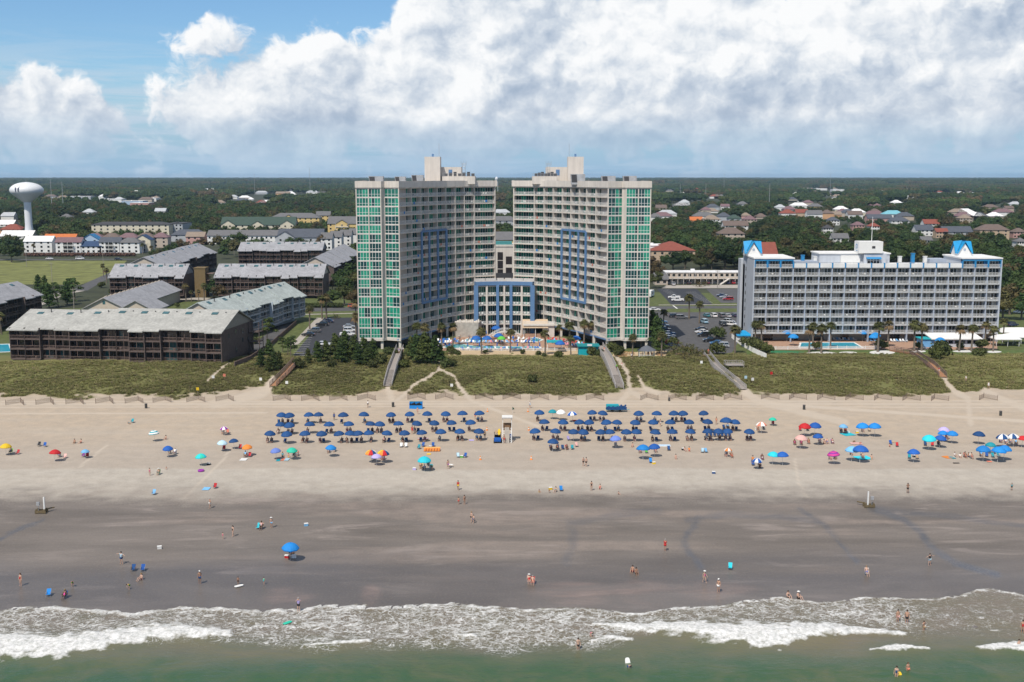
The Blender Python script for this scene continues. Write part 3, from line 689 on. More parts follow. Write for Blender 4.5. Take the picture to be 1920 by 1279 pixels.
for i in range(6):
    for k in range(4):
        mb = MB(); railing(mb, CB[i], CB[i+1], LV[k])
        L, d, n = seg(CB[i], CB[i+1], 0)
        for s in (.3,.6):
            c = (CB[i][0]+(CB[i+1][0]-CB[i][0])*s, CB[i][1]+.5); mb.box(c[0]-.25,c[1]-.2,LV[k]+.36,c[0]+.25,c[1]+.2,LV[k]+.9)
        mb.build('centre_balcony', m_white, hotel)
        mg, mf = MB(), MB(); a, b = cr[i], cr[i+1]; glazing(mg, mf, a, b, LV[k]+.05, LV[k+1]-.35, 4 if i in (2,3) else 5, [], .08, .06, (2,4,4))
        o = mg.build('centre_door', G3, hotel); mf.build('door_frame', m_white, o)
    mg, mf = MB(), MB(); glazing(mg, mf, cr[i], cr[i+1], .1, 3.2, 5, [], .08, .12, (0,1,5)); o = mg.build('lobby_door', G3, hotel); mf.build('door_frame', m_white, o)
# pool side bar: rock wall with a terrace, and the canopy bar
def loc(px, py, z=0): p = G(px, py, z); return (p.x-HX, p.y-HY)
a, b = loc(855,632), loc(897,633)
mb = MB(); mb.prism([a, b, (b[0]+1,b[1]+9), (a[0]-2,a[1]+9)], 0, 5.0); q = mb.build('rock_wall', M('pale rock wall', (.40,.37,.33), .9, .25, .9, .6), hotel)
mb = MB()
for i in range(12): mb.lathe([(.45,4.9),(.5,5.2),(.2,5.4+.35*(i%3))], 6, 0, (a[0]+(b[0]-a[0])*i/11, a[1]+.7+.3*(i%2)))
mb.build('rock_crest', m_cream, q)
a, b = loc(995,634), loc(1040,634)
mb = MB(); mb.box(a[0]-2.5,a[1]+2,3.9,b[0],a[1]+9,4.3); mb.box(b[0]-4,a[1]+2.5,0,b[0],a[1]+8.5,3.9); t_ = mb.build('terrace', m_cream, hotel)
mb = MB(); railing(mb, (a[0]-2.5,a[1]+2), (b[0],a[1]+2), 4.3, 1.2); mb.build('terrace_railing', m_white, t_)
# ---------------------------------------------------------------- the pale blue hotel
m_pale = M('pale blue stucco', (.49,.525,.575), .8, .07, .25, streak=.08); m_pier = M('grey blue paint', (.36,.41,.49), .75, .08, .4); m_brt = M('bright blue paint', (.025,.22,.47), .5, .1, .5)
m_brtr = M('bright blue metal roof', (.012,.27,.55), .4, .12, .6); m_beige = M('beige wall', (.47,.41,.34), .85, .1, .4); m_slab = M('grey concrete edge', (.42,.43,.44), .8, .15, .5)
BX, BY, BL, NB = 80.4, YD(371.5), 81.8, 19
bh = thing('pale_blue_hotel', 'long pale blue balcony hotel with bright blue gabled ends and white roof', 'hotel', (BX, BY, 0))
bw = BL/NB; BZ = [3.0+2.75*i for i in range(9)]
mb = MB(); mb.box(0,1.6,2.6,BL,14,25.0,0); mb.box(.3,5,0,BL-.3,14,2.6,0); mb.build('back_wall', m_beige, bh)
mb = MB(); mb.box(-.25,-.1,0,0,17,27.9); mb.box(-1.1,17,0,.6,21,26.6); mb.box(-.25,14,0,BL,17,24.9); mb.box(BL,-.1,0,BL+.3,17,27.9); ew = mb.build('end_wall', m_pale, bh)
for k in range(8):
    mb = MB(); mb.box(-.28,11.5,BZ[k]+.8,-.2,12.4,BZ[k]+2.0); mb.build('side_window', k_d, bh)
mb = MB()
for i in range(NB+1): mb.box(i*bw-.17,-.02,0 if i % 3 == 0 else 2.7,i*bw+.17,1.6,25.2)
mb.build('divider_pier', m_pier, bh)
mb = MB()
for z in BZ: mb.box(0,-.08,z-.26,BL,1.62,z)
mb.build('floor_slabs', m_slab, bh)
us = []
for i in range(NB):
    for k in range(8): us.append((abs(i-5)*.3 + k*2.0, i, k))
us.sort(); rs, ds, fs = MB(), MB(), MB()
def bdoor(i, k, z0, z1, y=1.6):
    mg, mf = MB(), MB(); s0, s1 = ((.24,.97) if (i*3+k) % 3 else (.12,.86))
    glazing(mg, mf, (i*bw+bw*s0, y), (i*bw+bw*s1, y), z0+.05, z1-.38, 3, [], .06, .15, (3,4,5), False); return mg, mf
for n, (_, i, k) in enumerate(us):
    rb = MB(); railing(rb, (i*bw+.2,0), ((i+1)*bw-.2,0), BZ[k], 1.05, .19, .05, .06)
    if R.random() < .3: x = i*bw+R.uniform(.8,3); rb.box(x,.4,BZ[k]+.35,x+.5,.9,BZ[k]+.75)
    mg, mf = bdoor(i, k, BZ[k], BZ[k+1])
    if n < 94:
        rb.build('balcony', m_white, bh); o = mg.build('sliding_door', K3, bh); mf.build('door_frame', m_white, o)
    else: merge(rs, rb); merge(ds, mg); merge(fs, mf)
rs.build('balcony', m_white, bh)['kind'] = 'stuff'; o = ds.build('sliding_door', K3, bh); o['kind'] = 'stuff'; fs.build('door_frame', m_white, o)
mb = MB(); mb.box(3*bw,-.15,24.95,BL-3*bw,.35,26.3); mb.box(3*bw,.35,24.9,BL-3*bw,16.5,25.3); mb.build('roof_deck', m_wroof, bh)
mb = MB()
for i in range(3,17): mb.box(i*bw-.22,-.25,24.9,i*bw+.22,.5,26.5)
mb.build('blue_parapet_pier', m_brt, bh)
for x0, x1 in ((0,3*bw),(BL-3*bw,BL)):
    mb = MB(); mb.box(x0,1.5,25,x1,16.5,27.8); pw = mb.build('penthouse_wall', m_pale, bh)
    mb = MB()
    for i in range(4): mb.box(x0+i*bw-.28 if i else x0,-.12,25,x0+i*bw+.28 if i < 3 else x1,1.5,27.6)
    mb.box(x0,-.1,27.15,x1,1.5,27.75); e = x0+bw*1.0; mb.box(e,1.0,25,e+1.1,1.55,27.2) if x0 == 0 else mb.box(x0+bw*2-1.1,1.0,25,x0+bw*2,1.55,27.2)
    mb.build('blue_penthouse_frame', m_brt, bh)
    for i in range(3):
        mg, mf = MB(), MB(); glazing(mg, mf, (x0+i*bw+.9,1.5), (x0+i*bw+bw-.5,1.5), 25.1, 27.0, 3, [], .06, .1, (2,2,4)); o = mg.build('penthouse_door', K3, bh); mf.build('door_frame', m_white, o)
        rb = MB(); railing(rb, (x0+i*bw+.3,0), (x0+(i+1)*bw-.3,0), 25.0, 1.05, .19); rb.build('penthouse_balcony', m_white, bh)
    mb = MB(); mb.box(x0-.35,-.3,27.8,x1+.35,16.8,28.25); mb.build('penthouse_roof', m_wroof, bh)
    # gabled lantern: four gables under a steep blue roof
    cx = 1.6 if x0 == 0 else BL-8.6; cy = 12; w_ = 2.5
    mb = MB(); mb.box(cx-w_,cy-w_,28.2,cx+w_,cy+w_,29.2); tw_ = mb.build('lantern_wall', m_white, bh)
    mb = MB(); h = 33.6
    for a in range(4):
        mb.X = Matrix.Translation((cx,cy,0)) @ Matrix.Rotation(a*math.pi/2, 4, 'Z')
        mb.add([(-w_+.2,-w_-.02,29.1),(w_-.2,-w_-.02,29.1),(0,-w_-.02,32.2)], [(0,1,2)], 1)
        mb.add([(-w_-.3,-w_-.4,28.9),(0,-w_-.4,33.0),(0,0,33.0),(-w_-.3,-w_-.4,28.9+.01)], [(0,1,2)], 0); mb.add([(w_+.3,-w_-.4,28.9),(0,-w_-.4,33.0),(0,0,33.3)], [(2,1,0)], 0)
        mb.add([(-w_-.3,-w_-.4,28.9),(0,-w_-.4,33.0),(0,-w_-.55,32.95),(-w_+.1,-w_-.55,28.9)], [(0,1,2,3)], 0); mb.add([(w_+.3,-w_-.4,28.9),(0,-w_-.4,33.0),(0,-w_-.55,32.95),(w_-.1,-w_-.55,28.9)], [(3,2,1,0)], 0)
    mb.X = None
    mb.build('lantern_roof', [m_brtr, m_white], tw_)
    mb = MB(); mb.X = Matrix.Translation((cx,cy-w_-.06,30.3)) @ Matrix.Rotation(math.pi/2,4,'X'); mb.lathe([(.45,0),(.45,.08)],10); mb.X = None; mb.build('round_vent', m_pier, tw_)
c0, c1 = 5.35*bw, 10.85*bw
mb = MB(); mb.box(c0,6,25.2,c1,16,29.0); mb.box(8.75*bw,4.6,25.2,10.5*bw,6,29.2); cp_ = mb.build('roof_penthouse', m_pale, bh)
mb = MB(); mb.box(c0-.3,5.7,29.0,c1+.3,16.3,29.4); mb.build('penthouse_roof', m_wroof, cp_)
mb = MB(); mb.box(7.0*bw,5.4,25.2,8.5*bw,5.97,28.6); mb.build('white_screen', m_white, cp_)
mg, mf = MB(), MB(); glazing(mg, mf, (9.0*bw,4.6),(9.95*bw,4.6),25.4,27.4,4,[.75],.06,.12,(3,2,2)); o = mg.build('lobby_door', K3, cp_); mf.build('door_frame', m_white, o)
mb = MB(); mb.add([(8.9*bw,4.55,28.1),(10.05*bw,4.55,28.1),(10.05*bw,3.3,27.5),(8.9*bw,3.3,27.5),(8.9*bw,4.55,27.8),(10.05*bw,4.55,27.8)],[(0,3,2,1),(3,4,5,2),(0,4,3),(1,2,5)]); mb.build('blue_awning', m_brt, cp_)
mb = MB(); mb.box(8.3*bw,4.2,29.4,10.15*bw,9.5,33.3); sg = mb.build('sign_box', m_white, bh)
mb = MB(); x = 8.3*bw-.03
def spiral(n, r0, r1, t0, t1, wd):
    v = []
    for i in range(n+1):
        f = i/n; a = t0+(t1-t0)*f; r = r0+(r1-r0)*f; e = wd*(1-.6*f)
        v += [(x, 6.8-math.cos(a)*r, 31.4+math.sin(a)*r), (x, 6.8-math.cos(a)*(r+e), 31.4+math.sin(a)*(r+e))]
    mb.add(v, [(2*i,2*i+1,2*i+3,2*i+2) for i in range(n)])
spiral(22, .35, 1.35, -.5, 5.4, .42); spiral(14, .1, .6, 2.6, 6.5, .3)
mb.build('wave_emblem', m_brt, sg)
mb = MB(); mb.box(9.3*bw,4.13,31.0,9.55*bw,4.19,31.8); mb.build('vent_hatch', m_louv, sg)
mb = MB(); mb.bar((9.3*bw,5,33.0),(9.3*bw,5,41.5),.12,n=6,r2=.06); mb.build('flagpole', m_white, bh)
for x, m, h in ((3.9*bw,m_brt,3.4),(4.85*bw,m_white,3.0),(11.45*bw,m_white,3.0),(12.45*bw,m_brt,4.0),(13.4*bw,m_white,3.0)):
    mb = MB(); mb.box(x-.5,3,25.3,x+.5,4.2,25.3+h); mb.box(x-.6,2.9,25.3+h,x+.6,4.3,25.5+h); mb.build('chimney', m, bh)
mb = MB(); mb.box(3.1*bw,2.5,25.3,5*bw,7,27.0); mb.box(13.7*bw,2.5,25.3,15*bw,8,27.6); mb.build('roof_screen', m_pier, bh)
for x0, x1 in ((4.9*bw,8.2*bw),(10.9*bw,15.9*bw),(3.1*bw,4.8*bw)):
    mb = MB(); railing(mb, (x0,1.6),(x1,1.6),25.3,1.3,.5,.08,.1); mb.build('roof_railing', m_steel, bh)
mb = MB()
for i in range(NB): 
    if i % 2: mb.box(i*bw+.6,4.9,0,i*bw+bw-.6,5.0,2.2)
mb.build('ground_floor_glazing', k_d, bh)
# ---------------------------------------------------------------- low rise apartments on the left
m_brown = M('dark brown shingle', (.112,.085,.076), .9, .3, 1.5); m_brail = M('weathered brown timber', (.19,.135,.115), .85, .2, 1.2)
m_rpale = M('pale metal roof', (.385,.385,.36), .75, .2, .3, streak=.22); m_rgrey = M('grey metal roof', (.32,.325,.345), .75, .2, .3, streak=.22); m_rblue = M('pale blue green roof', (.40,.45,.44), .75, .2, .3, streak=.22)
m_beigew = M('beige siding', (.50,.435,.36), .85, .1, .6); m_bluesid = M('pale blue siding', (.43,.50,.57), .75, .08, .6); m_teal = M('teal curtain', (.03,.2,.18), .8, .2)
m_skyl = glass('skylight glass', (.045,.12,.135)); g_t = glass('dim teal glass', (.03,.095,.10)); k_bg = glass('brown dark glass', (.032,.028,.03))
def condo(label, a, b, dep, z0, eave, ridge, nb, mw, mr, rl, glz, steps=(), stag=.9, sky=5, group=None, gable=None, wts=(1,2,8)):
    ax, ay = a; bx_, by_ = b; L = math.hypot(bx_-ax, by_-ay)
    r = thing('apartment_building', label, 'apartments', (ax, ay, 0), math.atan2(by_-ay, bx_-ax), group)
    bwid = L/nb; ns = 3; fh = (eave - .25 - z0)/ns
    pj = [(-stag if (i//2) % 2 == 0 else 0.0) + (-.5 if (i % 5 == 3) else 0) for i in range(nb)]
    mb = MB(); mb.box(.0,1.4,z0-.05,L,dep,eave); mb.box(.5,3.0,0,L-.5,dep-1,z0)
    sl = ridge - eave
    for x in (0.0, L): mb.add([(x,0,eave-.1),(x,dep,eave-.1),(x,dep/2,ridge-.15)], [(0,2,1) if x == 0 else (0,1,2)], 1)
    for i in range(nb):
        x0, x1, p = i*bwid, (i+1)*bwid, pj[i]
        for x in (x0, x1): mb.box(x-.12,p,z0-.05,x+.12,1.4,eave)
        for k in range(ns): z = z0+k*fh; mb.box(x0+.12,p,z-.3,x1-.12,1.4,z)
    mb.build('wall', [mw, gable or mw], r)
    mb = MB(); s = sl/(dep/2)
    for i in range(nb):
        x0, x1, y = i*bwid - (.6 if i == 0 else 0), (i+1)*bwid + (.6 if i == nb-1 else 0), pj[i]-.7
        up = .35*sum(1 for q in steps if i >= q); ze = eave+.05 + s*y + up*.6; zr = ridge + up
        rev = up - .35*len(steps)*.5; ze += -0.0
        f = [(x0,y,ze),(x1,y,ze),(x1,dep/2,zr),(x0,dep/2,zr)]; bk = [(x0,dep+.7,eave+.05-s*.7),(x1,dep+.7,eave+.05-s*.7)]
        mb.add(f + [(q[0],q[1],q[2]-.3) for q in f], [(0,1,2,3),(0,4,5,1),(0,3,7,4),(1,5,6,2),(4,7,6,5)], 0)
        mb.add([f[3],f[2],bk[1],bk[0]] + [(q[0],q[1],q[2]-.3) for q in (f[3],f[2],bk[1],bk[0])], [(0,1,2,3),(2,6,7,3),(0,3,7,4),(1,5,6,2),(4,7,6,5)], 0)
    ro = mb.build('roof', mr, r)
    for j in range(sky):
        x = L*(j+.4+.25*math.sin(j*7))/sky; yy = dep*.36; z = eave + s*yy + .35*sum(1 for q in steps if x/bwid >= q)+.12
        mb = MB(); mb.add([(x,yy,z),(x+1.9,yy,z),(x+1.9,yy+1.3,z+1.3*s),(x,yy+1.3,z+1.3*s),(x,yy,z-.3),(x+1.9,yy,z-.3),(x+1.9,yy+1.3,z+1.3*s-.3),(x,yy+1.3,z+1.3*s-.3)],[(0,1,2,3),(0,4,5,1),(1,5,6,2),(2,6,7,3),(3,7,4,0)]); mb.build('skylight', m_skyl, ro)
        mb = MB(); x2 = x + L/sky*.5
        if x2 < L-1: mb.lathe([(.16,eave+s*yy*1.15-.2),(.16,eave+s*yy*1.15+.9),(.22,eave+s*yy*1.15+.95)],6,0,(x2,yy*1.15)); mb.build('vent_pipe', m_louv, ro)
    for i in range(nb):
        for k in range(ns):
            z = z0+k*fh; x0, x1, p = i*bwid+.14, (i+1)*bwid-.14, pj[i]
            mb = MB(); railing(mb, (x0,p+.08),(x1,p+.08), z, 1.05, .38, .06, .09); mb.box((x0+x1)/2-.05,p+.03,z+1.05,(x0+x1)/2+.05,p+.13,z+fh-.3)
            if R.random() < .25: x = R.uniform(x0+.4,x1-.9); mb.box(x,p+.4,z+.3,x+.5,p+.9,z+.75)
            mb.build('balcony', rl, r)
            mg, mf = MB(), MB(); glazing(mg, mf, (x0+.3,1.4),(x1-.4,1.4), z+.1, z+fh-.5, 3, [], .05, .08, wts); o = mg.build('window', glz, r); mf.build('window_frame', rl, o)
    return r
def at(x, d): return ((x-960)*d/FPX, YD(d))
KB = [k_m, g_t, k_bg]
c1 = condo('dark brown three storey apartments with pale stepped roof at the left dune', at(25,328), at(420,320), 24, 1.8, 11.0, 15.0, 14, m_brown, m_rpale, m_brail, KB, (4,6), 1.0, 8, 'dark timber apartment blocks', gable=M('grey gable boards', (.27,.255,.225), .85))
for yy, zz in ((4,8.3),(9.5,8.9),(15,5.6),(9.5,3.4),(15,8.2),(19.5,5.2)):
    L = c1.children[0].bound_box[4][0]
    mb = MB(); L1 = math.hypot(at(420,320)[0]-at(25,328)[0], at(420,320)[1]-at(25,328)[1]); mb.box(L1-.02,yy,zz,L1+.09,yy+1.1,zz+1.3); mb.build('side_window', k_m, c1)
mb = MB()
for k in range(3):
    z = 1.8+k*3; mb.box(L1+.15,20,z,L1+3.6,23.5,z+.2); railing(mb,(L1+.15,20),(L1+3.6,20),z+.2,1.0,.3); railing(mb,(L1+3.6,20),(L1+3.6,23.5),z+.2,1.0,.3)
for x in (L1+.3,L1+3.5):
    for y in (20.1,23.4): mb.box(x-.1,y-.1,0,x+.1,y+.1,11)
mb.build('outside_stair', m_brown, c1)
condo('pale blue white apartments with blue green roof receding behind the dark brown block', (-95.5,YD(363)), (-80.5,YD(426)), 14.5, 2.2, 10.3, 14.2, 14, m_bluesid, m_rblue, m_white, [k_m,k_d,k_d], (5,10), .8, 7, gable=m_beigew)
condo('dark timber apartments with long grey roof facing the car park road', at(406,503), at(606,503), 17, 1.6, 10.6, 15.2, 13, m_brown, m_rgrey, m_brail, KB, (), 1.0, 8, 'dark timber apartment blocks', gable=m_beigew)
condo('dark timber apartments beside the green field with olive stair block', at(209,503), at(346,503), 17, 1.6, 10.6, 15.2, 9, m_brown, m_rgrey, m_brail, KB, (), 1.0, 6, 'dark timber apartment blocks', gable=m_rgrey)
condo('furthest dark timber apartments with grey roof in front of the white gabled building', at(449,678), at(604,678), 17, 1.6, 10.6, 14.8, 12, m_brown, m_rgrey, m_brail, KB, (), 1.0, 6, 'dark timber apartment blocks', gable=m_rgrey)
condo('dark timber apartments with grey roof running back beside the oaks', (-174.5,YD(556)), (-177,YD(660)), 19, 1.6, 10.6, 15, 14, m_brown, m_rgrey, m_brail, KB, (4,8), 1.0, 6, 'dark timber apartment blocks', gable=m_beigew)
condo('dark timber apartments with pale seamed roof running back beside the green tower', (-90,YD(556)), (-88,YD(640)), 17, 1.6, 10.6, 15, 10, m_brown, m_rgrey, m_brail, KB, (2,4,6,8), 1.0, 0, 'dark timber apartment blocks', gable=m_beigew)
condo('dark timber apartments cut off by the left edge of the photo', (-188,YD(366)), (-182,YD(428)), 17, 1.6, 10.4, 14.6, 10, m_brown, m_rgrey, m_brail, KB, (4,), 1.0, 3, 'dark timber apartment blocks')
X_, Y_ = at(366,508)
st = thing('stair_block', 'olive brown stair block between two dark timber apartment blocks', 'stair block', (X_, Y_, 0))
mb = MB(); mb.box(0,0,0,5,6,13.2); mb.box(-.2,-.2,13.2,5.2,6.2,13.6); mb.build('wall', M('olive siding', (.17,.12,.055), .9), st)
mb = MB(); [mb.box(5,1,z,8.5,5,z+.25) for z in (4.5,7.6,10.7)]; mb.build('walkway', m_brail, st)
# beige gabled hall with a ribbed roof behind the dark block
hx, hy = at(158,424); hl = thing('ribbed_roof_hall', 'low beige hall with ribbed pale roof between the dark apartment blocks', 'hall', (hx, hy, 0))
mb = MB(); mb.box(0,0,0,16,70,5.2); mb.box(13.5,-1,0,27,16,4.6); mb.build('wall', m_beigew, hl)
mb = MB(); mb.roof(0,0,16,70,5.2,4.0,.7,0,'y',0,1); mb.roof(13.5,-1,27,16,4.6,3.6,.6,0,'y',0,1); ro = mb.build('roof', [m_rgrey, m_beigew], hl)
mb = MB()
for k in range(14): y = 3+k*5; mb.add([(-.6,y,4.9),(8,y,9.35),(8,y+.7,9.35),(-.6,y+.7,4.9),(-.6,y,5.2),(8,y,9.7),(8,y+.7,9.7),(-.6,y+.7,5.2)],[(4,5,6,7),(0,1,5,4),(2,3,7,6),(3,0,4,7)])
mb.build('roof_rib', m_beigew, ro)
mb = MB(); mb.box(7.4,-.06,6.6,8.4,0,8.0); mb.build('gable_vent', m_skyl, hl)
# ---------------------------------------------------------------- houses: each with its own walls, roof and windows
def rc(name, c): return M('roof '+name, c, .85, .15, .5)
ROOF = dict(grey=(.13,.13,.135), slate=(.075,.085,.105), brown=(.14,.105,.09), red=(.22,.065,.045), tan=(.24,.19,.15), white=(.72,.72,.72), orange=(.50,.15,.045), blue=(.025,.16,.34), green=(.045,.075,.06), mauve=(.17,.105,.115), turq=(.16,.40,.47), dark=(.055,.055,.06), pale=(.4,.42,.44), navy=(.03,.06,.13))
WALL = dict(white=(.72,.72,.70), cream=(.60,.55,.43), beige=(.46,.39,.32), yellow=(.62,.46,.19), tan=(.48,.36,.25), grey=(.40,.42,.44), blue=(.36,.48,.62), orange=(.55,.33,.18), pink=(.5,.3,.27))
def house(label, px, d, wpx, roof='grey', wall='white', st=2, dep=None, kind='hip', fl=2.9, base=0.0, nw=4, porch=False, cat='house', name='house', group=None, rh=None, ang=0, auto=True, gables=()):
    wd = wpx*d/FPX; dep = dep or min(14, max(8, wd*.8)); x, y = at(px, d); h = base + st*fl
    r = thing(name, label, cat, (x, y, 0), rad(ang), group, auto)
    mw = M('wall '+wall, WALL[wall], .8, .1, .3); mr = rc(roof, ROOF[roof]); x0 = -wd/2
    mb = MB(); mb.box(x0,0,base if base else 0,wd/2,dep,h)
    if base: [mb.box(x0+(wd-.4)*i/4,.2,0,x0+(wd-.4)*i/4+.4,.6,base) for i in range(5)]; mb.box(x0+.5,dep*.4,0,wd/2-.5,dep-.5,base)
    for gx, gw in gables: mb.box(gx*wd-gw/2,-1.2,0,gx*wd+gw/2,.2,h)
    mb.build('wall', mw, r)
    mb = MB()
    if kind == 'flat': mb.box(x0-.3,-.3,h,wd/2+.3,dep+.3,h+.5); mb.box(x0*.3,dep*.4,h+.5,x0*.3+2,dep*.4+2,h+1.6)
    elif kind == 'gabley': mb.roof(x0,0,wd/2,dep,h,rh or wd*.3,.5,0,'y',0,1)
    else: mb.roof(x0,0,wd/2,dep,h,rh or min(4.5,dep*.34),.5,1.0 if kind == 'hip' else 0,'x',0,1)
    for gx, gw in gables: mb.roof(gx*wd-gw/2,-1.2,gx*wd+gw/2,dep*.5,h,gw*.3,.4,0,'y',0,1)
    mb.build('roof', [mr, mw], r)
    for k in range(st if nw else 0):
        for i in range(nw):
            if porch and i % 3 == 1: continue
            z = base + k*fl + .9; c = x0 + wd*(i+.5)/nw; e = min(.75, wd/nw*.3); mb = MB(); mb.box(c-e,-.06,z,c+e,.1,z+1.4)
            for gx, gw in gables:
                if abs(c-gx*wd) < gw/2: mb = MB(); mb.box(c-e,-1.26,z,c+e,-1.1,z+1.4)
            o = mb.build('window', k_d, r); mb = MB(); mb.box(c-e-.12,-.04,z-.14,c+e+.12,-.0,z-.02); mb.build('sill', m_white, o)
    if porch:
        for k in range(st):
            z = base + k*fl; mb = MB(); a, b = x0+wd*.28, x0+wd*.72; mb.box(a,-1.8,z-.2,b,0,z); railing(mb,(a,-1.75),(b,-1.75),z,1.0,.5,.08,.1); [mb.box(q-.1,-1.8,z,q+.1,-1.6,z+fl-.2) for q in (a+.1,(a+b)/2,b-.1)]; mb.build('porch', m_white, r)
            mb = MB(); mb.box(a+.4,-.08,z+.1,b-.4,.02,z+2.4); mb.build('porch_door', k_d, r)
    return r
# the cottages by the green field
DC = 800
house('white cottage with flat white roof at the end of the coloured row', 72, DC, 52, 'white','white',3,10,'gable',2.9,0,4,cat='cottage',name='cottage')
house('cottage with vivid orange roof behind its white neighbours', 112, DC+22, 58, 'orange','orange',3,10,'gable',3.0,0,3,cat='cottage',name='cottage')
house('white cottage with mauve roof and screened porches facing the field', 129, DC-4, 48, 'mauve','white',3,9,'gable',2.8,0,4,True,cat='cottage',name='cottage')
house('white cottage with navy roof, lowest of the coloured row', 171, DC-4, 38, 'navy','white',2,9,'gable',2.8,0,4,cat='cottage',name='cottage')
house('cottage with bright blue gable roof behind the navy roofed cottage', 170, DC+25, 34, 'blue','blue',3,9,'gabley',2.8,0,2,cat='cottage',name='cottage')
house('white cottage with slate roof and balcony porch', 206, DC-4, 38, 'slate','white',3,9,'gable',2.8,0,3,True,cat='cottage',name='cottage')
house('white cottage with grey roof beside the palms', 243, DC-4, 38, 'grey','white',3,9,'hip',2.7,0,3,cat='cottage',name='cottage')
house('cream cottage with blue hip roof and open porches', 268, DC+8, 30, 'navy','cream',3,9,'gabley',3.1,0,2,True,cat='cottage',name='cottage')
for i, (px, wd) in enumerate([(176,34),(208,34),(240,36),(272,34),(300,30)]): house('brown hip roofed house', px, DC+52+i*2, wd, 'brown' if i % 2 else 'mauve', 'beige', 3, 9, 'hip', 2.8, 0, 2)
house('long cream apartment house with dark mansard roof left of the oaks', 245, 1000, 145, 'dark','cream',4,16,'hip',2.95,0,12,cat='apartments',name='apartment_house',rh=2.2)
house('grey side wing of the long cream apartment house', 328, 1012, 30, 'dark','grey',4,30,'flat',2.95,0,4,cat='apartments',name='apartment_house')
house('white apartment house with green roof and three gables', 484, 1050, 138, 'green','cream',3,16,'gable',3.2,0,12,cat='apartments',name='apartment_house',rh=7,gables=((-.40,13),(0,11),(.40,13)))
house('long low white building with grey roof below the green roof', 460, 905, 142, 'grey','white',2,14,'gable',3.6,0,16,cat='building',name='long_building',rh=4)
house('grey gabled building with slate roof and white chimney', 562, 868, 84, 'slate','grey',2,22,'gable',3.9,0,6,cat='building',name='gabled_building',rh=6,gables=((-.32,15),))
house('yellow apartment house with grey roof behind the oak', 553, 1150, 92, 'grey','yellow',4,18,'hip',3.1,0,9,cat='apartments',name='apartment_house',gables=((-.12,10),))
house('yellow apartment house with white balconies beside the tower', 642, 1000, 54, 'grey','yellow',4,18,'gable',3.2,0,5,True,cat='apartments',name='apartment_house',rh=6,gables=((0,11),))
house('small yellow house peeping between two yellow apartment houses', 606, 1210, 26, 'grey','yellow',4,12,'gable',3.2,0,3,cat='house')
for i, px in enumerate((612,630,648,665)): house('grey roofed white townhouse', px, 835+i*22, 21, 'grey','white',3,12,'gable',2.9,0,2,name='townhouse',cat='townhouse')
house('brown townhouse with pale ribbed roof among trees', 366, 905, 34, 'tan','pink',2,10,'gable',3.2,0,3)
house('dark grey roofed house left of the white long building', 352, 940, 62, 'slate','grey',2,12,'hip',3,0,3)
# seen between and beside the towers
off = thing('tan_office_block', 'tan office block with black window strips seen between the two towers', 'office block', (-16, YD(470), 0))
mb = MB(); mb.box(0,0,0,27,14,25.6); mb.box(-.2,-.25,25.6,27.2,14.2,26.3); mb.build('wall', m_cream, off)
for x, w2, zz in ((6.2,2.3,(2,9,13.5,18.2)),(9.9,2.3,(2,5.6,9.2,12.8,16.4,20)),(13.4,2.6,(2,9,13.5,18.2)),(2,2.2,(2,9,13.5,18.2)),(18,2.2,(2,9,13.5,18.2)),(22,2.4,(2,9,13.5,18.2))):
    for z in zz: mb = MB(); mb.box(x,-.05,z,x+w2,.1,z+3.3); mb.build('window', k_bg, off)
mb = MB(); mb.box(5,-1.2,12.2,17,-.9,14.6); mb.build('dark_banner', m_louv, off)
mb = MB(); mb.box(6,2,26.3,16,6,27.6); mb.build('roof_unit', M('teal metal', (.05,.22,.23)), off)
house('yellow building with grey roof seen between the two towers', 946, 700, 44, 'grey','yellow',3,14,'gable',5.2,0,4,cat='building',rh=4.5)
house('pale house with grey roof high between the towers', 944, 1150, 50, 'grey','grey',3,12,'hip',3.2,0,4)
house('far pale house between the towers below the horizon', 940, 1500, 34, 'pale','white',2,12,'hip',3.2,0,0)
house('low hall with red roof and white flat wing right of the towers', 1262, 723, 82, 'red','tan',2,26,'hip',3.6,0,6,cat='hall',name='hall',rh=5)
house('white flat roofed wing of the red roofed hall', 1228, 735, 44, 'white','white',2,18,'flat',4.6,0,3,cat='hall',name='hall')
house('red roofed beige house behind the blue gable of the pale hotel', 1436, 610, 40, 'red','tan',4,16,'gable',3.2,0,3,rh=6)
mo = house('two storey beige motel with white roof and open galleries', 1318, 571, 140, 'white','beige',2,9,'flat',2.9,0,14,cat='motel',name='motel')
w_ = 140*571/FPX
mb = MB(); mb.box(-w_/2,-2,2.8,w_/2,0,3.05); railing(mb,(-w_/2,-1.9),(w_/2,-1.9),3.05,1,.5,.06,.1)
for i in range(14): mb.box(-w_/2+(w_-.2)*i/13,-2,0,-w_/2+(w_-.2)*i/13+.2,-1.8,5.8)
mb.build('gallery', m_cream, mo)
mb = MB(); mb.beam((8,-4,0),(13,-2.2,3),1.4,.3); mb.build('stair', m_cream, mo)
house('small beige annex with grey roof beside the motel', 1240, 566, 24, 'grey','beige',1,8,'gable',3.2,0,2)
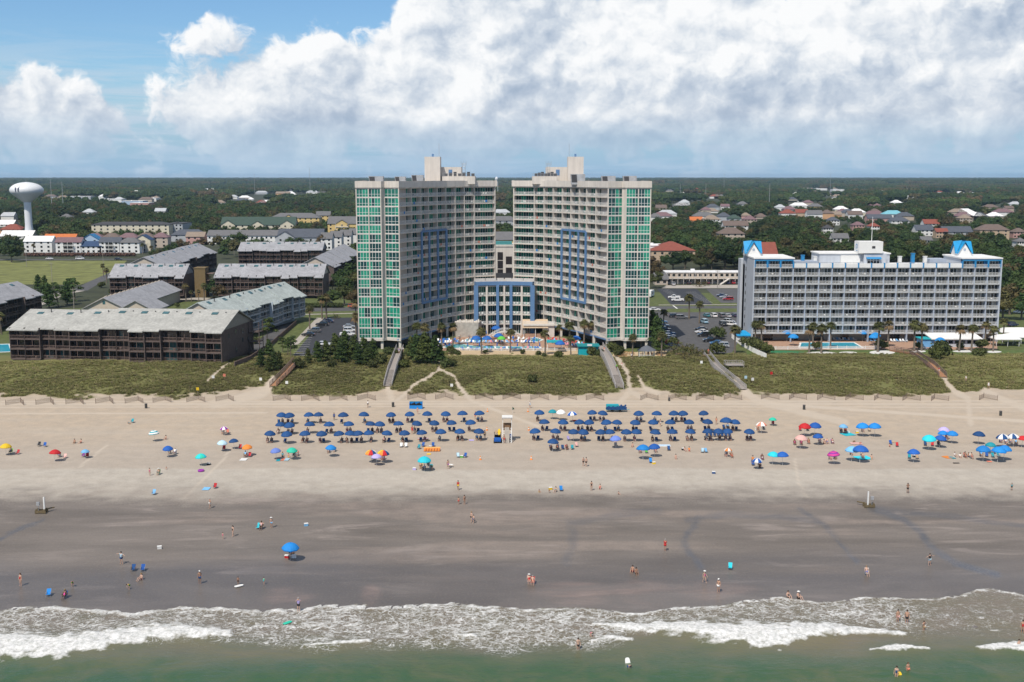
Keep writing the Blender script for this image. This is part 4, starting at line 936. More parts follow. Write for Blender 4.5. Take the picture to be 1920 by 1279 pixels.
H_ = [(1251,407,36,'pale','white',2),(1229,414,24,'grey','white',2),(1306,416,23,'orange','orange',1),(1335,419,32,'tan','white',2),(1358,413,26,'slate','grey',2),(1378,417,24,'green','grey',2),(1399,411,18,'tan','pink',2),(1407,419,24,'mauve','beige',2),(1428,409,22,'brown','beige',1),(1380,432,46,'brown','white',2),(1372,456,48,'brown','beige',3),
 (1337,393,24,'slate','grey',2),(1360,392,16,'mauve','white',2),(1324,399,18,'mauve','beige',2),(1393,387,19,'grey','grey',2),(1464,394,20,'pale','white',2),(1478,411,28,'red','white',3),(1504,410,23,'red','tan',3),(1528,413,28,'grey','white',3),(1552,411,22,'brown','orange',3),(1530,392,26,'grey','yellow',2),(1553,437,18,'dark','white',2),(1284,383,18,'pale','white',2),(1240,395,20,'brown','beige',2),
 (1568,409,20,'tan','orange',2),(1591,405,26,'slate','beige',2),(1604,409,27,'brown','white',2),(1642,403,20,'brown','pink',2),(1650,417,46,'slate','pink',2),(1676,408,38,'turq','white',2),(1688,422,34,'slate','white',2),(1747,428,28,'red','white',2),(1811,422,24,'tan','beige',3),(1864,448,56,'brown','tan',3),(1734,441,32,'slate','white',2),(1766,445,22,'red','tan',2),(1796,445,54,'slate','grey',2),(1610,431,22,'mauve','pink',2),(1639,433,20,'red','white',2),(1576,458,30,'grey','white',2),(1563,421,22,'slate','white',2),(1738,455,20,'grey','white',1),(1912,445,24,'brown','pink',2),(1915,465,18,'grey','white',2),(1893,396,16,'brown','beige',2),
 (300,402,20,'pale','white',2),(165,404,22,'pale','white',2),(122,410,22,'grey','white',1),(14,412,24,'pale','white',2),(8,424,34,'white','white',1),(20,440,40,'red','orange',2),(30,447,60,'white','white',1),(436,372,18,'pale','white',2),(392,356,22,'white','white',1),(370,362,16,'grey','white',1),(490,363,22,'pale','grey',2),(530,367,26,'tan','orange',3),(548,368,16,'white','white',2),(585,362,22,'pale','white',2),(608,367,26,'grey','grey',3),(470,374,10,'white','white',1),
 (1698,355,8,'white','yellow',2),(1712,360,14,'red','beige',2),(1232,366,16,'white','cream',2),(1307,360,9,'red','white',4),(1628,351,10,'white','white',2),(1655,362,14,'white','white',2),(1852,346,6,'white','white',2),(1720,353,8,'white','white',2)]
rh_ = random.Random(5)
for i in range(120):
    py = rh_.choice([347,349,352,355,358,362,366,371,377,384,390,398,404,412]); px = rh_.uniform(0,1920)
    if 650 < px < 1240 and py > 352: px = rh_.uniform(1240,1920)
    if px < 650 and py > 388: continue
    H_.append((px,py,max(5,(py-330)*.42*rh_.uniform(.7,1.3)),rh_.choice(['grey','pale','white','brown','slate','mauve','tan','white','red']),rh_.choice(['white','white','beige','cream','grey']),rh_.choice([1,2,2])))
for px, py, wd, rf, wl, s in H_:
    d = DY(py+1.5); house('%s %s house with %s roof' % ({1:'low',2:'two storey',3:'tall',4:'narrow tall'}[s], wl, {'turq':'turquoise'}.get(rf, rf)), px, d, wd, rf, wl, s, None, 'hip' if (px*7+py) % 3 else 'gable', 2.9, 0, 4 if d < 1300 else 0)
for px, py, wd, wl in [(108,378,76,'white'),(150,374,40,'grey'),(205,380,46,'white'),(248,384,40,'blue'),(262,388,36,'pink'),(1502,356,44,'pink'),(1540,357,22,'white'),(1572,359,22,'white'),(140,345,120,'white'),(225,352,60,'grey'),(286,378,14,'white'),(1760,345,40,'white')]:
    house('long %s flat roofed store' % wl, px, DY(py), wd, 'white', wl, 1, 30, 'flat', 7, 0, 0, cat='store', name='store')
# ---------------------------------------------------------------- water tower
wx, wy = at(55.5, 1005)
wt = thing('water_tower', 'white bulb shaped water tower on a single flared stem', 'water tower', (wx, wy, 0))
m_wt = M('white tank paint', (.70,.72,.74), .45, .05, .1, streak=.06)
mb = MB(); mb.lathe([(5.2,0),(4.6,3),(3.6,7),(3.2,11),(3.1,30),(3.4,33)],24); mb.build('stem', m_wt, wt, smooth=True)
prof = [(3.3,31.5),(5.0,32.8),(8.0,35.2),(11.6,38.2)] + [(14.4*math.cos(a), 42.2+7.3*math.sin(a)) for a in [rad(-20+10*i) for i in range(11)]] + [(.4,49.6)]
mb = MB(); mb.lathe(prof,36); tk = mb.build('tank', m_wt, wt, smooth=True)
mb = MB()
for s in (-1,1):
    for (dx, dz, ra, rb) in ((0,0,.55,1.0),(.05,1.5,.8,1.25)):
        cx = -2.6+s*1.25; v = [(cx+dx*s+ra*math.cos(a), 0, 42+dz+rb*math.sin(a)) for a in [2*math.pi*i/10 for i in range(10)]]
        v = [(x, -math.sqrt(max(0,1-((z-42.2)/7.3)**2))*14.4*math.sqrt(max(0,1-(x/14.4)**2))-.12, z) for x, _, z in v]; mb.add(v, [tuple(range(10))])
    v = [(-2.6+s*(1.5+.5*k)+e, 0, 44.6+.5*k) for k in range(3) for e in (-.22,.22)]; v = [(x, -math.sqrt(max(0,1-((z-42.2)/7.3)**2))*14.4*math.sqrt(max(0,1-(x/14.4)**2))-.12, z) for x, _, z in v]; mb.add(v, [(0,1,3,2),(2,3,5,4)])
mb.X = None; mb.build('footprint_emblem', M('navy emblem paint', (.02,.03,.075)), tk)
mb = MB(); mb.bar((0,0,49.4),(0,0,51.6),.12,n=5); mb.build('aerial', m_steel, wt)
x, y = at(931, 2600); w2 = thing('water_tower', 'tiny far white water tower with legs between the hotel towers', 'water tower', (x, y, 0))
mb = MB(); mb.lathe([(1,44),(3.2,46),(3.6,49),(2.4,52),(.3,53)],12); mb.build('tank', m_wt, w2)
for s in (-1,1): mb = MB(); mb.bar((s*3.4,0,0),(s*2.6,0,46),.45,n=5); mb.build('leg', m_wt, w2)
for px, d, h in ((478,3200,62),(582,2600,75),(98,1700,50),(119,1750,46),(1275,2400,38),(1323,2500,38),(1357,3500,64),(1556,3000,66),(1442,1900,42)):
    x, y = at(px, d); mb = MB(); mb.bar((0,0,0),(0,0,h),.5,n=5,r2=.25)
    for k in range(3): mb.bar((-1.2,0,h*(.6+.15*k)),(1.2,0,h*(.6+.15*k)),.15,n=4)
    o = mb.build('radio_mast', m_steel, None, (x,y,0)); tag(o, 'thin grey radio mast', 'mast', 'far radio masts', True)
for px, py, h in ((98,531,11),(50,500,11),(194,500,10),(207,470,12),(128,475,10),(139,580,9),(1565,458,11),(1456,440,12),(1480,446,11),(1600,402,12),(462,478,10),(439,478,10),(1345,540,9),(544,540,9),(1211,540,9),(655,560,5)):
    g = G(px, py); mb = MB(); mb.bar((0,0,0),(0,0,h),.16,n=6,r2=.11); mb.beam((-1.1,0,h-.7),(1.1,0,h-.7),.14,.14)
    for s in (-.9,.9): mb.lathe([(.1,h-.65),(.1,h-.35)],5,0,(s,0))
    o = mb.build('utility_pole', M('weathered pole', (.30,.27,.24), .9), None, g); tag(o, 'weathered utility pole', 'pole', 'utility poles', True)
# ---------------------------------------------------------------- vegetation
def leafmat(name, ramp, rough=.75, var=.45):
    m, t, b = newmat(name)
    rnd = t.n('ShaderNodeObjectInfo').outputs['Random']
    co = t.n('ShaderNodeTexCoord').outputs['Object']
    c = t.ramp(rnd, ramp)
    f = t.m('MULTIPLY', t.mr(t.noise(co, .55, 2), .3, .7, 1-var, 1+var), t.mr(t.noise(co, 4.0, 2), .3, .7, 1-var*.7, 1+var*.7))
    f = t.m('MULTIPLY', f, t.mr(t.noise(t.n('ShaderNodeNewGeometry').outputs['Position'], .0075, 3, .6), .32, .68, .62, 1.5))
    v = t.n('ShaderNodeVectorMath', operation='SCALE', i0=c); t.put(v.inputs[3], f)
    t.put(b.inputs['Base Color'], v.outputs[0]); b.inputs['Roughness'].default_value = rough; b.inputs['Specular IOR Level'].default_value = .25
    b.inputs['Subsurface Weight'].default_value = 0
    return m
m_leaf = leafmat('oak foliage', [(0,(.020,.040,.012)),(.35,(.030,.054,.014)),(.65,(.042,.064,.016)),(.86,(.062,.060,.020)),(1,(.078,.054,.026))])
m_pine = leafmat('cedar foliage', [(0,(.028,.055,.014)),(.6,(.048,.075,.018)),(1,(.070,.085,.022))])
m_shrub = leafmat('shrub foliage', [(0,(.045,.062,.018)),(.5,(.070,.078,.024)),(1,(.075,.090,.022))])
m_palm = leafmat('palm frond', [(0,(.060,.068,.022)),(.5,(.078,.080,.028)),(1,(.098,.080,.034))])
m_palmd = M('dry palm frond', (.17,.115,.06), .9, .3); m_bark = M('grey brown bark', (.14,.115,.09), .95, .3, 2); m_pbark = M('palm bark', (.17,.14,.11), .95, .35, 3)
m_hedge = leafmat('red brown hedge', [(0,(.095,.055,.040)),(1,(.12,.062,.045))])
m_tuft = leafmat('dune grass blades', [(0,(.14,.155,.048)),(.35,(.19,.19,.066)),(.7,(.24,.215,.090)),(1,(.175,.14,.082))], .85, .3)
def leaves(mb, c, r, n, size, rg, m=0, flat=1.0):
    """n leaf clumps scattered in the shell of an ellipsoid r about c, facing roughly outward"""
    for _ in range(n):
        u = Vector((rg.gauss(0,1), rg.gauss(0,1), rg.gauss(0,1)))
        if u.length < .01: continue
        u.normalize()
        if u.z < -.55: u.z = -u.z
        k = rg.uniform(.72, 1.08); p = Vector((c[0]+u.x*r[0]*k, c[1]+u.y*r[1]*k, c[2]+u.z*r[2]*k))
        nn = (u + Vector((rg.gauss(0,.55), rg.gauss(0,.55), rg.gauss(.15,.5)))).normalized()
        a = nn.orthogonal().normalized(); a.rotate(Matrix.Rotation(rg.uniform(0,6.28), 3, nn)); b = nn.cross(a); s = size*rg.uniform(.6,1.4)
        q = rg.uniform(.35,.8)
        mb.add([p-a*s, p-b*s*q+nn*s*.15, p+a*s, p+b*s*q-nn*s*.1], [(0,1,2,3)], m)
def blob(mb, c, r, rg, m=0, n=7):
    vs = []; k = n//2+1
    for j in range(k+1):
        ph = math.pi*j/k - math.pi/2
        for i in range(n):
            t = 2*math.pi*(i+.5*(j%2))/n; e = rg.uniform(.82,1.0); vs.append((c[0]+r[0]*e*math.cos(ph)*math.cos(t), c[1]+r[1]*e*math.cos(ph)*math.sin(t), c[2]+r[2]*e*math.sin(ph)))
    mb.add(vs, [(j*n+i, j*n+(i+1)%n, (j+1)*n+(i+1)%n, (j+1)*n+i) for j in range(k) for i in range(n)], m)
def tree_kit(seed, kind, dens=1.0):
    rg = random.Random(seed); tr, cw = MB(), MB()
    if kind == 'oak':
        H_ = 10.0; tr.bar((0,0,-.2),(0.2,0,3.2),.38,n=7,r2=.28); cl = []
        for i in range(11):
            a = i*2.4+rg.uniform(-.4,.4); rr = rg.uniform(1.2,3.7) if i else 0; z = rg.uniform(4.6,8.2) - rr*.25 if i else 8.2
            cl.append((rr*math.cos(a), rr*math.sin(a), z, rg.uniform(1.5,2.5)))
        for x, y, z, r in cl[:7]: tr.bar((.2,0,2.9),(x*.8,y*.8,z-.4),.17,n=5,r2=.05)
        for x, y, z, r in cl: blob(cw,(x,y,z),(r*.75,r*.75,r*.58),rg); leaves(cw,(x,y,z),(r,r,r*.78),int(105*dens),.36,rg)
    elif kind == 'cedar':
        tr.bar((0,0,-.2),(.1,.1,7.6),.26,n=6,r2=.06)
        for i in range(13):
            z = 1.2+i*.58; r = 2.5*(1-(z/9.6)**1.3)+.35; a = i*2.4; c = (r*.55*math.cos(a), r*.55*math.sin(a), z+.4)
            tr.bar((0,0,z),c,.08,n=4,r2=.03); blob(cw,c,(r*.6,r*.6,.6),rg,0,6); leaves(cw,c,(r*.85,r*.85,.95),int(75*dens),.30,rg)
    elif kind == 'pine':
        tr.bar((0,0,-.2),(.5,.2,5.2),.22,n=6,r2=.13); tr.bar((.5,.2,5.2),(1.3,.3,7.8),.13,n=5,r2=.04)
        for i in range(9):
            z = 3.6+i*.55; a = i*2.2; rr = rg.uniform(.8,2.3)*(1.25-i*.08); c = (.4+i*.1+rr*math.cos(a), .2+rr*math.sin(a), z)
            tr.bar((.4+i*.08,.2,z-.5),c,.06,n=4,r2=.03); blob(cw,c,(.7,.7,.35),rg,0,6); leaves(cw,c,(1.15,1.15,.6),int(70*dens),.27,rg)
    elif kind == 'shrub':
        for i in range(4): tr.bar((0,0,-.2),(rg.uniform(-.9,.9),rg.uniform(-.9,.9),1.4),.07,n=5,r2=.03)
        for i in range(8):
            a = i*2.4; rr = rg.uniform(.2,1.2); c = (rr*math.cos(a), rr*math.sin(a), rg.uniform(.8,1.9)); blob(cw,c,(.7,.7,.6),rg,0,6); leaves(cw,c,(.95,.95,.8),int(62*dens),.22,rg)
    elif kind == 'palm':
        pts = [(0,0,-.2),(.06,.02,2.2),(.1,.05,4.2),(.1,.08,6.0)]
        for a, b, r0, r1 in zip(pts[:-1], pts[1:], (.27,.21,.19), (.21,.19,.24)): tr.bar(a,b,r0,n=8,r2=r1)
        top = Vector((.1,.08,6.0))
        for i in range(46):
            el = rg.uniform(-.75,1.2); az_ = i*2.4+rg.uniform(-.3,.3); L = rg.uniform(1.25,1.8); dry = el < -.35 and rg.random() < .65
            d = Vector((math.cos(az_)*math.cos(el), math.sin(az_)*math.cos(el), math.sin(el))); s = Vector((-math.sin(az_), math.cos(az_), 0)); up = s.cross(d)*-1
            P0, P1, P2 = top+d*.15, top+d*L*.55, top+d*L+Vector((0,0,-L*.32)); wd = .36
            for sg in (-1,1):
                cw.add([P0, P1+s*sg*wd-up*.1, P1], [(0,1,2)], 1 if dry else 0)
                for j in range(3):
                    e = sg*wd*(.25+.45*j); cw.add([P1+s*e*.4, P1+s*(e+sg*.12), P2+s*e*1.5+Vector((0,0,-.12*j)), P1+s*e*.6], [(0,1,2,3)], 1 if dry else 0)
            cw.add([P1-s*.15,P1+s*.15,P2],[(0,1,2)],1 if dry else 0)
        leaves(cw, top+Vector((0,0,.1)), (.7,.7,.55), 40, .3, rg)
    elif kind == 'palmetto':
        tr.bar((0,0,-.2),(0,0,.7),.2,n=6)
        for i in range(44):
            el = rg.uniform(-.1,1.3); az_ = i*2.4; L = rg.uniform(1.2,2.1); d = Vector((math.cos(az_)*math.cos(el), math.sin(az_)*math.cos(el), math.sin(el))); s = Vector((-math.sin(az_), math.cos(az_), 0))
            b0 = Vector((rg.uniform(-1,1),rg.uniform(-.8,.8),.5)); P1 = b0+d*L*.6; P2 = b0+d*L+Vector((0,0,-.3))
            for j in (-2,-1,0,1,2): cw.add([P1, P1+s*(.1*j+.07)+d*.1, P2+s*.28*j], [(0,1,2)], 1 if i % 7 == 0 else 0)
            cw.add([b0, P1+s*.05, P1-s*.05],[(0,1,2)],0)
    return tr, cw
LM = {'oak':(m_bark,m_leaf),'cedar':(m_bark,m_pine),'pine':(m_bark,m_pine),'shrub':(m_bark,m_shrub)}
KIT = {}
def kits(kind, n, dens=1.0):
    for i in range(n):
        tr, cw = tree_kit(100+i*7+len(kind), kind, dens)
        tm, cm = (m_pbark, [m_palm, m_palmd]) if kind.startswith('palm') else (LM[kind][0], [LM[kind][1]])
        KIT.setdefault(kind, []).append([('trunk', tr.mesh('trunk', tm)), ('crown', cw.mesh('crown', cm))])
kits('oak', 5); kits('cedar', 3); kits('pine', 2); kits('shrub', 3); kits('palm', 4); kits('palmetto', 2)
HB = []                                                                # footprints and sight lines to keep clear: px range, depth, base y, height px
for o in list(C.objects):
    if o.parent is None and o.get('category') in ('house','cottage','apartments','building','townhouse','hall','motel','store','office block','hotel','water tower','stair block'):
        cs = []
        for ch in o.children:
            if ch.type == 'MESH':
                for c in ch.bound_box:
                    p = Matrix.Translation(o.location) @ o.rotation_euler.to_matrix().to_4x4() @ Vector(c); cs.append(p)
        xs_ = [PX(p)[0] for p in cs]; ys_ = [PX(p)[1] for p in cs]; Ys = [p.y for p in cs]; Xs = [p.x for p in cs]
        HB.append((min(xs_), max(xs_), min(Ys), max(Ys), min(ys_), max(ys_), min(Xs), max(Xs)))
def clear_of(x, y, r, Ht, vis=.55):
    for x0, x1, Y0, Y1, t0, t1, X0, X1 in HB:
        if X0-r*.7 < x < X1+r*.7 and Y0-r*.7 < y < Y1+r*.7: return False
        if y < Y0:
            px, py = PX((x,y,0)); rp = r*FPX/y
            if x0-rp < px < x1+rp and PX((x,y,Ht))[1] < t1-(t1-t0)*(1-vis): return False
    return True
def inpoly(px, py, poly):
    c = False
    for (x0,y0),(x1,y1) in zip(poly, poly[1:]+poly[:1]):
        if (y0 > py) != (y1 > py) and px < (x1-x0)*(py-y0)/(y1-y0)+x0: c = not c
    return c
NOTREE = [[(-400,600),(-400,474),(280,474),(300,500),(225,520),(150,560),(150,600)],[(150,620),(150,480),(285,474),(360,462),(410,462),(410,470),(470,470),(470,480),(690,470),(690,620)],[(1150,620),(1150,540),(1200,500),(1215,505),(1240,512),(1400,512),(1400,620)],[(690,640),(690,474),(920,474),(930,468),(966,468),(980,474),(1200,474),(1225,500),(1225,640)],[(1400,640),(1400,500),(1860,500),(1880,640)],[(0,372),(0,384),(60,384),(60,372)],[(1572,436),(1572,428),(1625,428),(1620,436)]]
ODEN = lambda x, y: 1.0
trees = []
rg = random.Random(3)
sp = 10.4
y = 470.0
while y < 1900:
    hw = y*.49+60; x = -hw
    while x < hw:
        tx, ty = x+rg.uniform(-.5,.5)*sp, y+rg.uniform(-.5,.5)*sp; x += sp
        px, py = PX((tx,ty,0))
        if px < -60 or px > 1980: continue
        if any(inpoly(px, py, q) for q in NOTREE): continue
        s = rg.uniform(.9,1.7)
        if not clear_of(tx, ty, 4.0*s, 9.3*s, .5): continue
        if y > 850 and rg.random() < .14: continue
        trees.append((tx, ty, s, rg.randrange(5), rg.uniform(0,6.28)))
    y += sp
for px, py, s in [(22,492,1.25),(35,490,1.1),(8,488,1.2),(426,478,1.2),(442,482,1.3),(458,480,1.15),(418,486,.9),(640,545,1.1),(655,540,1.3),(665,556,1.2),(648,560,1.0),(632,528,1.1),(660,520,1.2),(545,470,1.1),(562,468,1.0),(590,462,1.15),(604,468,1.2),(585,452,1.1),(1232,540,.9),(1228,528,1.1),(1222,520,1.2),(1880,600,1.2),(1893,590,1.3),(1905,575,1.2),(1890,560,1.2),(1912,550,1.3),(1884,545,1.1),(1915,600,1.1),(1885,520,1.2),(1900,510,1.3),(1915,520,1.2),(1885,490,1.1),(300,498,1.1),(312,488,1.0),(326,484,1.1),(340,478,1.2),(288,492,.9),(352,500,1.0),(400,560,.9),(390,552,1.0),(412,566,.8),(436,470,1.3),(450,466,1.3),(410,470,1.2),(468,478,1.1),(478,486,1.0),(575,476,1.0),(668,580,.9),(646,572,.9),(625,575,.8),(660,500,1.3),(668,486,1.2),(640,500,1.2),(70,470,1.0),(15,474,1.2),(30,470,1.2),(45,472,1.0),(0,480,1.3),(380,470,1.0),(366,478,1.0)]:
    g = G(px, py); trees.append((g.x, g.y, s, rg.randrange(5), rg.uniform(0,6.28)))
def hidden(t):
    q = PX((t[0],t[1],6)); return (690 < q[0] < 915 or 978 < q[0] < 1205) and t[1] < 1900
trees.sort(key=lambda t: (hidden(t), t[1]/t[2]))
OAKLOOK = 'broad leafy oak'
for tx, ty, s, k, a in trees[:262]:
    r = place(KIT['oak'][k], 'oak_tree', ('big ' if s > 1.4 else 'small ' if s < 1.0 else '') + 'leafy oak', 'tree', (tx,ty,0), a, 'oaks behind the beach hotels', s)
# far woods: uncountable
def scatter(name, pts, scl, rot, pick, meshes, mats=None, kind='stuff'):
    me = bpy.data.meshes.new(name); n = len(pts); me.vertices.add(n); me.vertices.foreach_set('co', np.asarray(pts, np.float32).reshape(-1))
    for k, v, ty in (('scl', scl, 'FLOAT'), ('rot', rot, 'FLOAT'), ('pick', pick, 'INT')):
        a = me.attributes.new(k, ty, 'POINT'); a.data.foreach_set('value', np.asarray(v, np.float32 if ty == 'FLOAT' else np.int32))
    o = obj(name, me); col = bpy.data.collections.new(name + ' sources')
    for i, m in enumerate(meshes): q = bpy.data.objects.new('%s_source_%02d' % (name, i), m); col.objects.link(q)
    ng = bpy.data.node_groups.new(name, 'GeometryNodeTree'); ng.interface.new_socket('Geometry', in_out='INPUT', socket_type='NodeSocketGeometry'); ng.interface.new_socket('Geometry', in_out='OUTPUT', socket_type='NodeSocketGeometry')
    N = ng.nodes.new; i_, o_ = N('NodeGroupInput'), N('NodeGroupOutput'); ci = N('GeometryNodeCollectionInfo'); ci.inputs[0].default_value = col; ci.inputs[1].default_value = True; ci.inputs[2].default_value = True
    iop = N('GeometryNodeInstanceOnPoints'); iop.inputs['Pick Instance'].default_value = True
    def na(nm, ty): q = N('GeometryNodeInputNamedAttribute'); q.data_type = ty; q.inputs[0].default_value = nm; return next(s for s in q.outputs if s.enabled)
    cx = N('ShaderNodeCombineXYZ'); L = ng.links.new
    L(na('rot','FLOAT'), cx.inputs[2]); L(cx.outputs[0], iop.inputs['Rotation']); L(na('scl','FLOAT'), iop.inputs['Scale']); L(na('pick','INT'), iop.inputs['Instance Index'])
    L(i_.outputs[0], iop.inputs['Points']); L(ci.outputs[0], iop.inputs['Instance']); L(iop.outputs[0], o_.inputs[0])
    md = o.modifiers.new('scatter', 'NODES'); md.node_group = ng; o['kind'] = kind
    return o
lo = []
for i in range(6):
    tr, cw = tree_kit(300+i, 'oak', .34)
    for f in range(len(cw.v)): pass
    lo.append(cw.mesh('far_crown', m_leaf))
T = trees[262:]
scatter('far_woods', [(t[0],t[1],0) for t in T], [t[2] for t in T], [t[4] for t in T], [t[3] for t in T], lo)
def patch(seed):
    rg = random.Random(seed); mb = MB()
    for i in range(5):
        for j in range(5):
            s = rg.uniform(.8,1.4); c = ((i-2)*12+rg.uniform(-4,4), (j-2)*12+rg.uniform(-4,4), 8*s+rg.uniform(-2,3)); r = 5.4*s
            blob(mb, c, (r*.9,r*.9,r*.75), rg, 0, 7); leaves(mb, c, (r,r,r*.8), 34, .95, rg)
    return mb.mesh('wood_patch', m_leaf)
pts, scl, rot, pick = [], [], [], []
y = 1900.0
while y < 15000:
    st_ = 54 if y < 6000 else 108; k = st_/54; hw = y*.485+120; x = -hw
    while x < hw:
        px, py = PX((x,y,0)); x += st_
        if y < 4200 and fbm(np.array([x/330.]), np.array([y/420.]), 2, 44)[0] > .64: continue
        if y < 5200 and not clear_of(x, y, 24, 11, .75): continue
        pts.append((x+rg.uniform(-8,8), y+rg.uniform(-8,8), 0)); scl.append(rg.uniform(.8,1.25) if k == 1 else rg.uniform(1.4,2.1)); rot.append(rg.randrange(4)*1.571); pick.append(rg.randrange(4))
    y += st_
scatter('distant_woods', pts, scl, rot, pick, [patch(i) for i in range(4)])
# planted and wild growth near the beach
def plant(kind, name, label, cat, px, py, s, group=None, z=None):
    g = GB(px, py) if py > 660 else G(px, py)
    return place(R.choice(KIT[kind]), name, label, cat, g, R.uniform(0,6.28), group, s)
PALMS = [(1378,664,1.28),(1416,648,1.15),(1427,651,1.2),(1517,661,1.2),(1524,652,1.15),(1540,662,1.25),(1557,654,1.2),(1645.5,660,1.35),(1664,651,1.2),(1714,659,1.38),(1728,658,1.25),(1798,659,1.18),(1821,659,1.2),(1846,647,1.1),(1862,659,1.15),
    (828.6,651,1.1),(849,649,1.05),(903,663.6,1.15),(956.5,661,1.05),(1022,666,1.1),(1049,645,.9),(1067,655,1.25),(1070.4,668,.9),(1095,646.5,1.15),(1111.6,646.5,1.1),(1185.4,670.5,1.0),(1202,653,1.05),
    (1244,618.7,1.05),(1231,650,1.3),(1240,671,1.1),(1292,598,1.35),(1311,606.6,1.2),(349,565,1.1),(359,566,.7),(373,566,.75),(383,563,1.1),(580.6,617,1.2),(604,598,1.3),(612.5,597.5,1.35),(667,602,1.15),(624,554,1.0),(638,561,.9),(682,640,1.1),(705,650,1.15),(668,636,1.25),(782,650,1.1),(798,655,1.15),(786,640,1.0),(3,627,1.1),(200,531,1.1),(194,519,1.0),(300,560,.9),(1880,640,1.1),(63,476,1.0),(268,477,1.1),(284,480,1.0)]
for px, py, s in PALMS: plant('palm','palm_tree','tufted cabbage palm','palm tree',px,py,s*1.05,'cabbage palms along the hotels')
for px, py, s, k in [(797,684,1.05,'cedar'),(782,681,.95,'cedar'),(815,684,.95,'cedar'),(772,676,.8,'cedar'),(826,682,.62,'cedar'),(578,682,.5,'cedar'),(596,680,.7,'cedar'),(612,678,.7,'cedar'),(630,676,.9,'cedar'),(648,674,.95,'cedar'),(664,676,.85,'cedar'),(683,678,.8,'cedar'),(700,676,.72,'cedar'),(640,682,.8,'cedar'),(672,684,.7,'cedar'),(690,686,.6,'cedar'),
    (500,640,1.0,'pine'),(505,672,.62,'cedar'),(490,690,.6,'cedar'),(515,694,.62,'cedar'),(524,688,.5,'cedar'),(545,672,.8,'pine'),(540,668,.7,'pine'),(530,660,.6,'pine'),(505,699,.5,'cedar'),
    (75,574,1.1,'pine'),(92,578,1.2,'cedar'),(110,576,1.3,'pine'),(126,572,1.15,'cedar'),(142,566,1.3,'pine'),(72,546,.9,'cedar'),(84,548,.9,'cedar'),(130,558,1.1,'pine'),(1232,655,1.2,'cedar'),(1224,640,1.2,'cedar'),(1236,665,.9,'cedar')]:
    plant(k, k+'_tree', 'dark green %s' % {'cedar':'bushy cedar','pine':'open windswept pine'}[k], 'tree', px, py, s*.95, 'dark cedars and pines at the dune edge')
for px, py, s in [(845,664,1.0),(858,668,.8),(838,690,1.1),(850,688,.8),(1345,665,1.5),(1330,668,.9),(1398,650,1.3),(1412,655,1.6),(1424,660,1.7),(1436,664,1.4),(1765,672,2.1),(1756,674,1.5),(1838,672,1.3),(1830,668,1.0),(1530,655,1.0),(1653,655,1.3),(1722,655,.9),(1800,655,.8),(1840,655,1.4),(1048,672,.9),(1110,668,1.2),(1125,670,1.0),(1160,668,1.3),(1148,660,1.2),(1262,650,1.3),(998,715,.9),(1360,695,.6),(1344,636,1.6),(1350,632,1.3),(730,668,1.2),(745,672,1.1),(715,684,1.3),(758,690,1.0),(700,690,1.0),(560,690,1.1),(622,690,1.0),(910,664,.6),(980,664,.6),(1010,668,.7),(480,645,.9),(300,572,1.0),(332,576,.8),(212,553,1.2),(190,540,1.3),(1020,672,.6)]:
    plant('shrub','shrub','rounded green shrub','shrub',px,py,s,'shrubs around the dune and gardens')
for px, py, s in [(1258,662,1.3),(1268,668,1.5),(1280,664,1.5),(1292,670,1.5),(1302,666,1.4),(1312,672,1.4),(1272,655,1.3),(1296,658,1.2),(1284,674,1.1),(630,597,.9),(1322,536,1.2),(1312,538,1.4),(1308,533,1.2)]:
    plant('palmetto','palmetto','spiky palmetto clump','palmetto',px,py,s,'palmetto clumps by the car park')
g0, g1 = G(48,481), G(252,481)
hd = MB(); rr = random.Random(9)
for i in range(70):
    c = (g0.x+(g1.x-g0.x)*i/69, g0.y+rr.uniform(-1,1), 1.3); blob(hd, c, (1.3,1.1,1.3), rr, 0, 6); leaves(hd, c, (1.6,1.4,1.5), 50, .35, rr)
tag(hd.build('hedge', m_hedge), 'long red brown hedge below the row of coloured cottages', 'hedge')
hd = MB(); g0, g1 = G(566,577), G(645,574)
for i in range(40):
    c = (g0.x+(g1.x-g0.x)*i/39, g0.y+rr.uniform(-.5,.5), 1.0); blob(hd, c, (.9,.9,1.0), rr, 0, 6); leaves(hd, c, (1.1,1.1,1.1), 45, .25, rr)
tag(hd.build('hedge', m_shrub), 'green hedge along the road in front of the long grey roof', 'hedge')
# dune grass
def tuft(seed):
    rg = random.Random(seed); mb = MB()
    for i in range(26):
        a = rg.uniform(0,6.28); L = rg.uniform(.45,1.0); o = Vector((rg.gauss(0,.28), rg.gauss(0,.28), 0)); d = Vector((math.cos(a), math.sin(a), 0)); s = Vector((-d.y, d.x, 0))*.035
        m1 = o + d*L*.25 + Vector((0,0,L*.6)); e = o + d*L*.7 + Vector((.12,.05,L*.75)); mb.add([o-s, o+s, m1+s*.8, m1-s*.8], [(0,1,2,3)]); mb.add([m1-s*.8, m1+s*.8, e], [(0,1,2)])
    return mb.mesh('tuft', m_tuft)
n = 125000
X = NR.uniform(-190,190,n); Yv = NR.uniform(268,343,n)
A = beach_attrs(X[None], Yv[None]); dn = fbm(X/7, Yv/7, 3, 51)
keep = (A['grass'][0] > .4) & (NR.rand(n) < np.clip((dn-.22)*2.6, .2, 1)) & (np.abs(X) < Yv*.49+10)
px_, py_ = pxgrid(X, Yv); keep &= ~((px_ > 850) & (px_ < 1130) & (py_ < 668)) & ~((px_ > 545) & (px_ < 672) & (py_ < 672)) & ~((px_ > 1130) & (px_ < 1250) & (py_ < 676)) & ~((px_>1330)&(px_<1920)&(py_<664)) & ~((px_ < 425) & (Yv > 318))
X, Yv = X[keep], Yv[keep]; Zv = beach_z(X[None], Yv[None], None)[0]
tone = fbm(X/14, Yv/9, 3, 52)
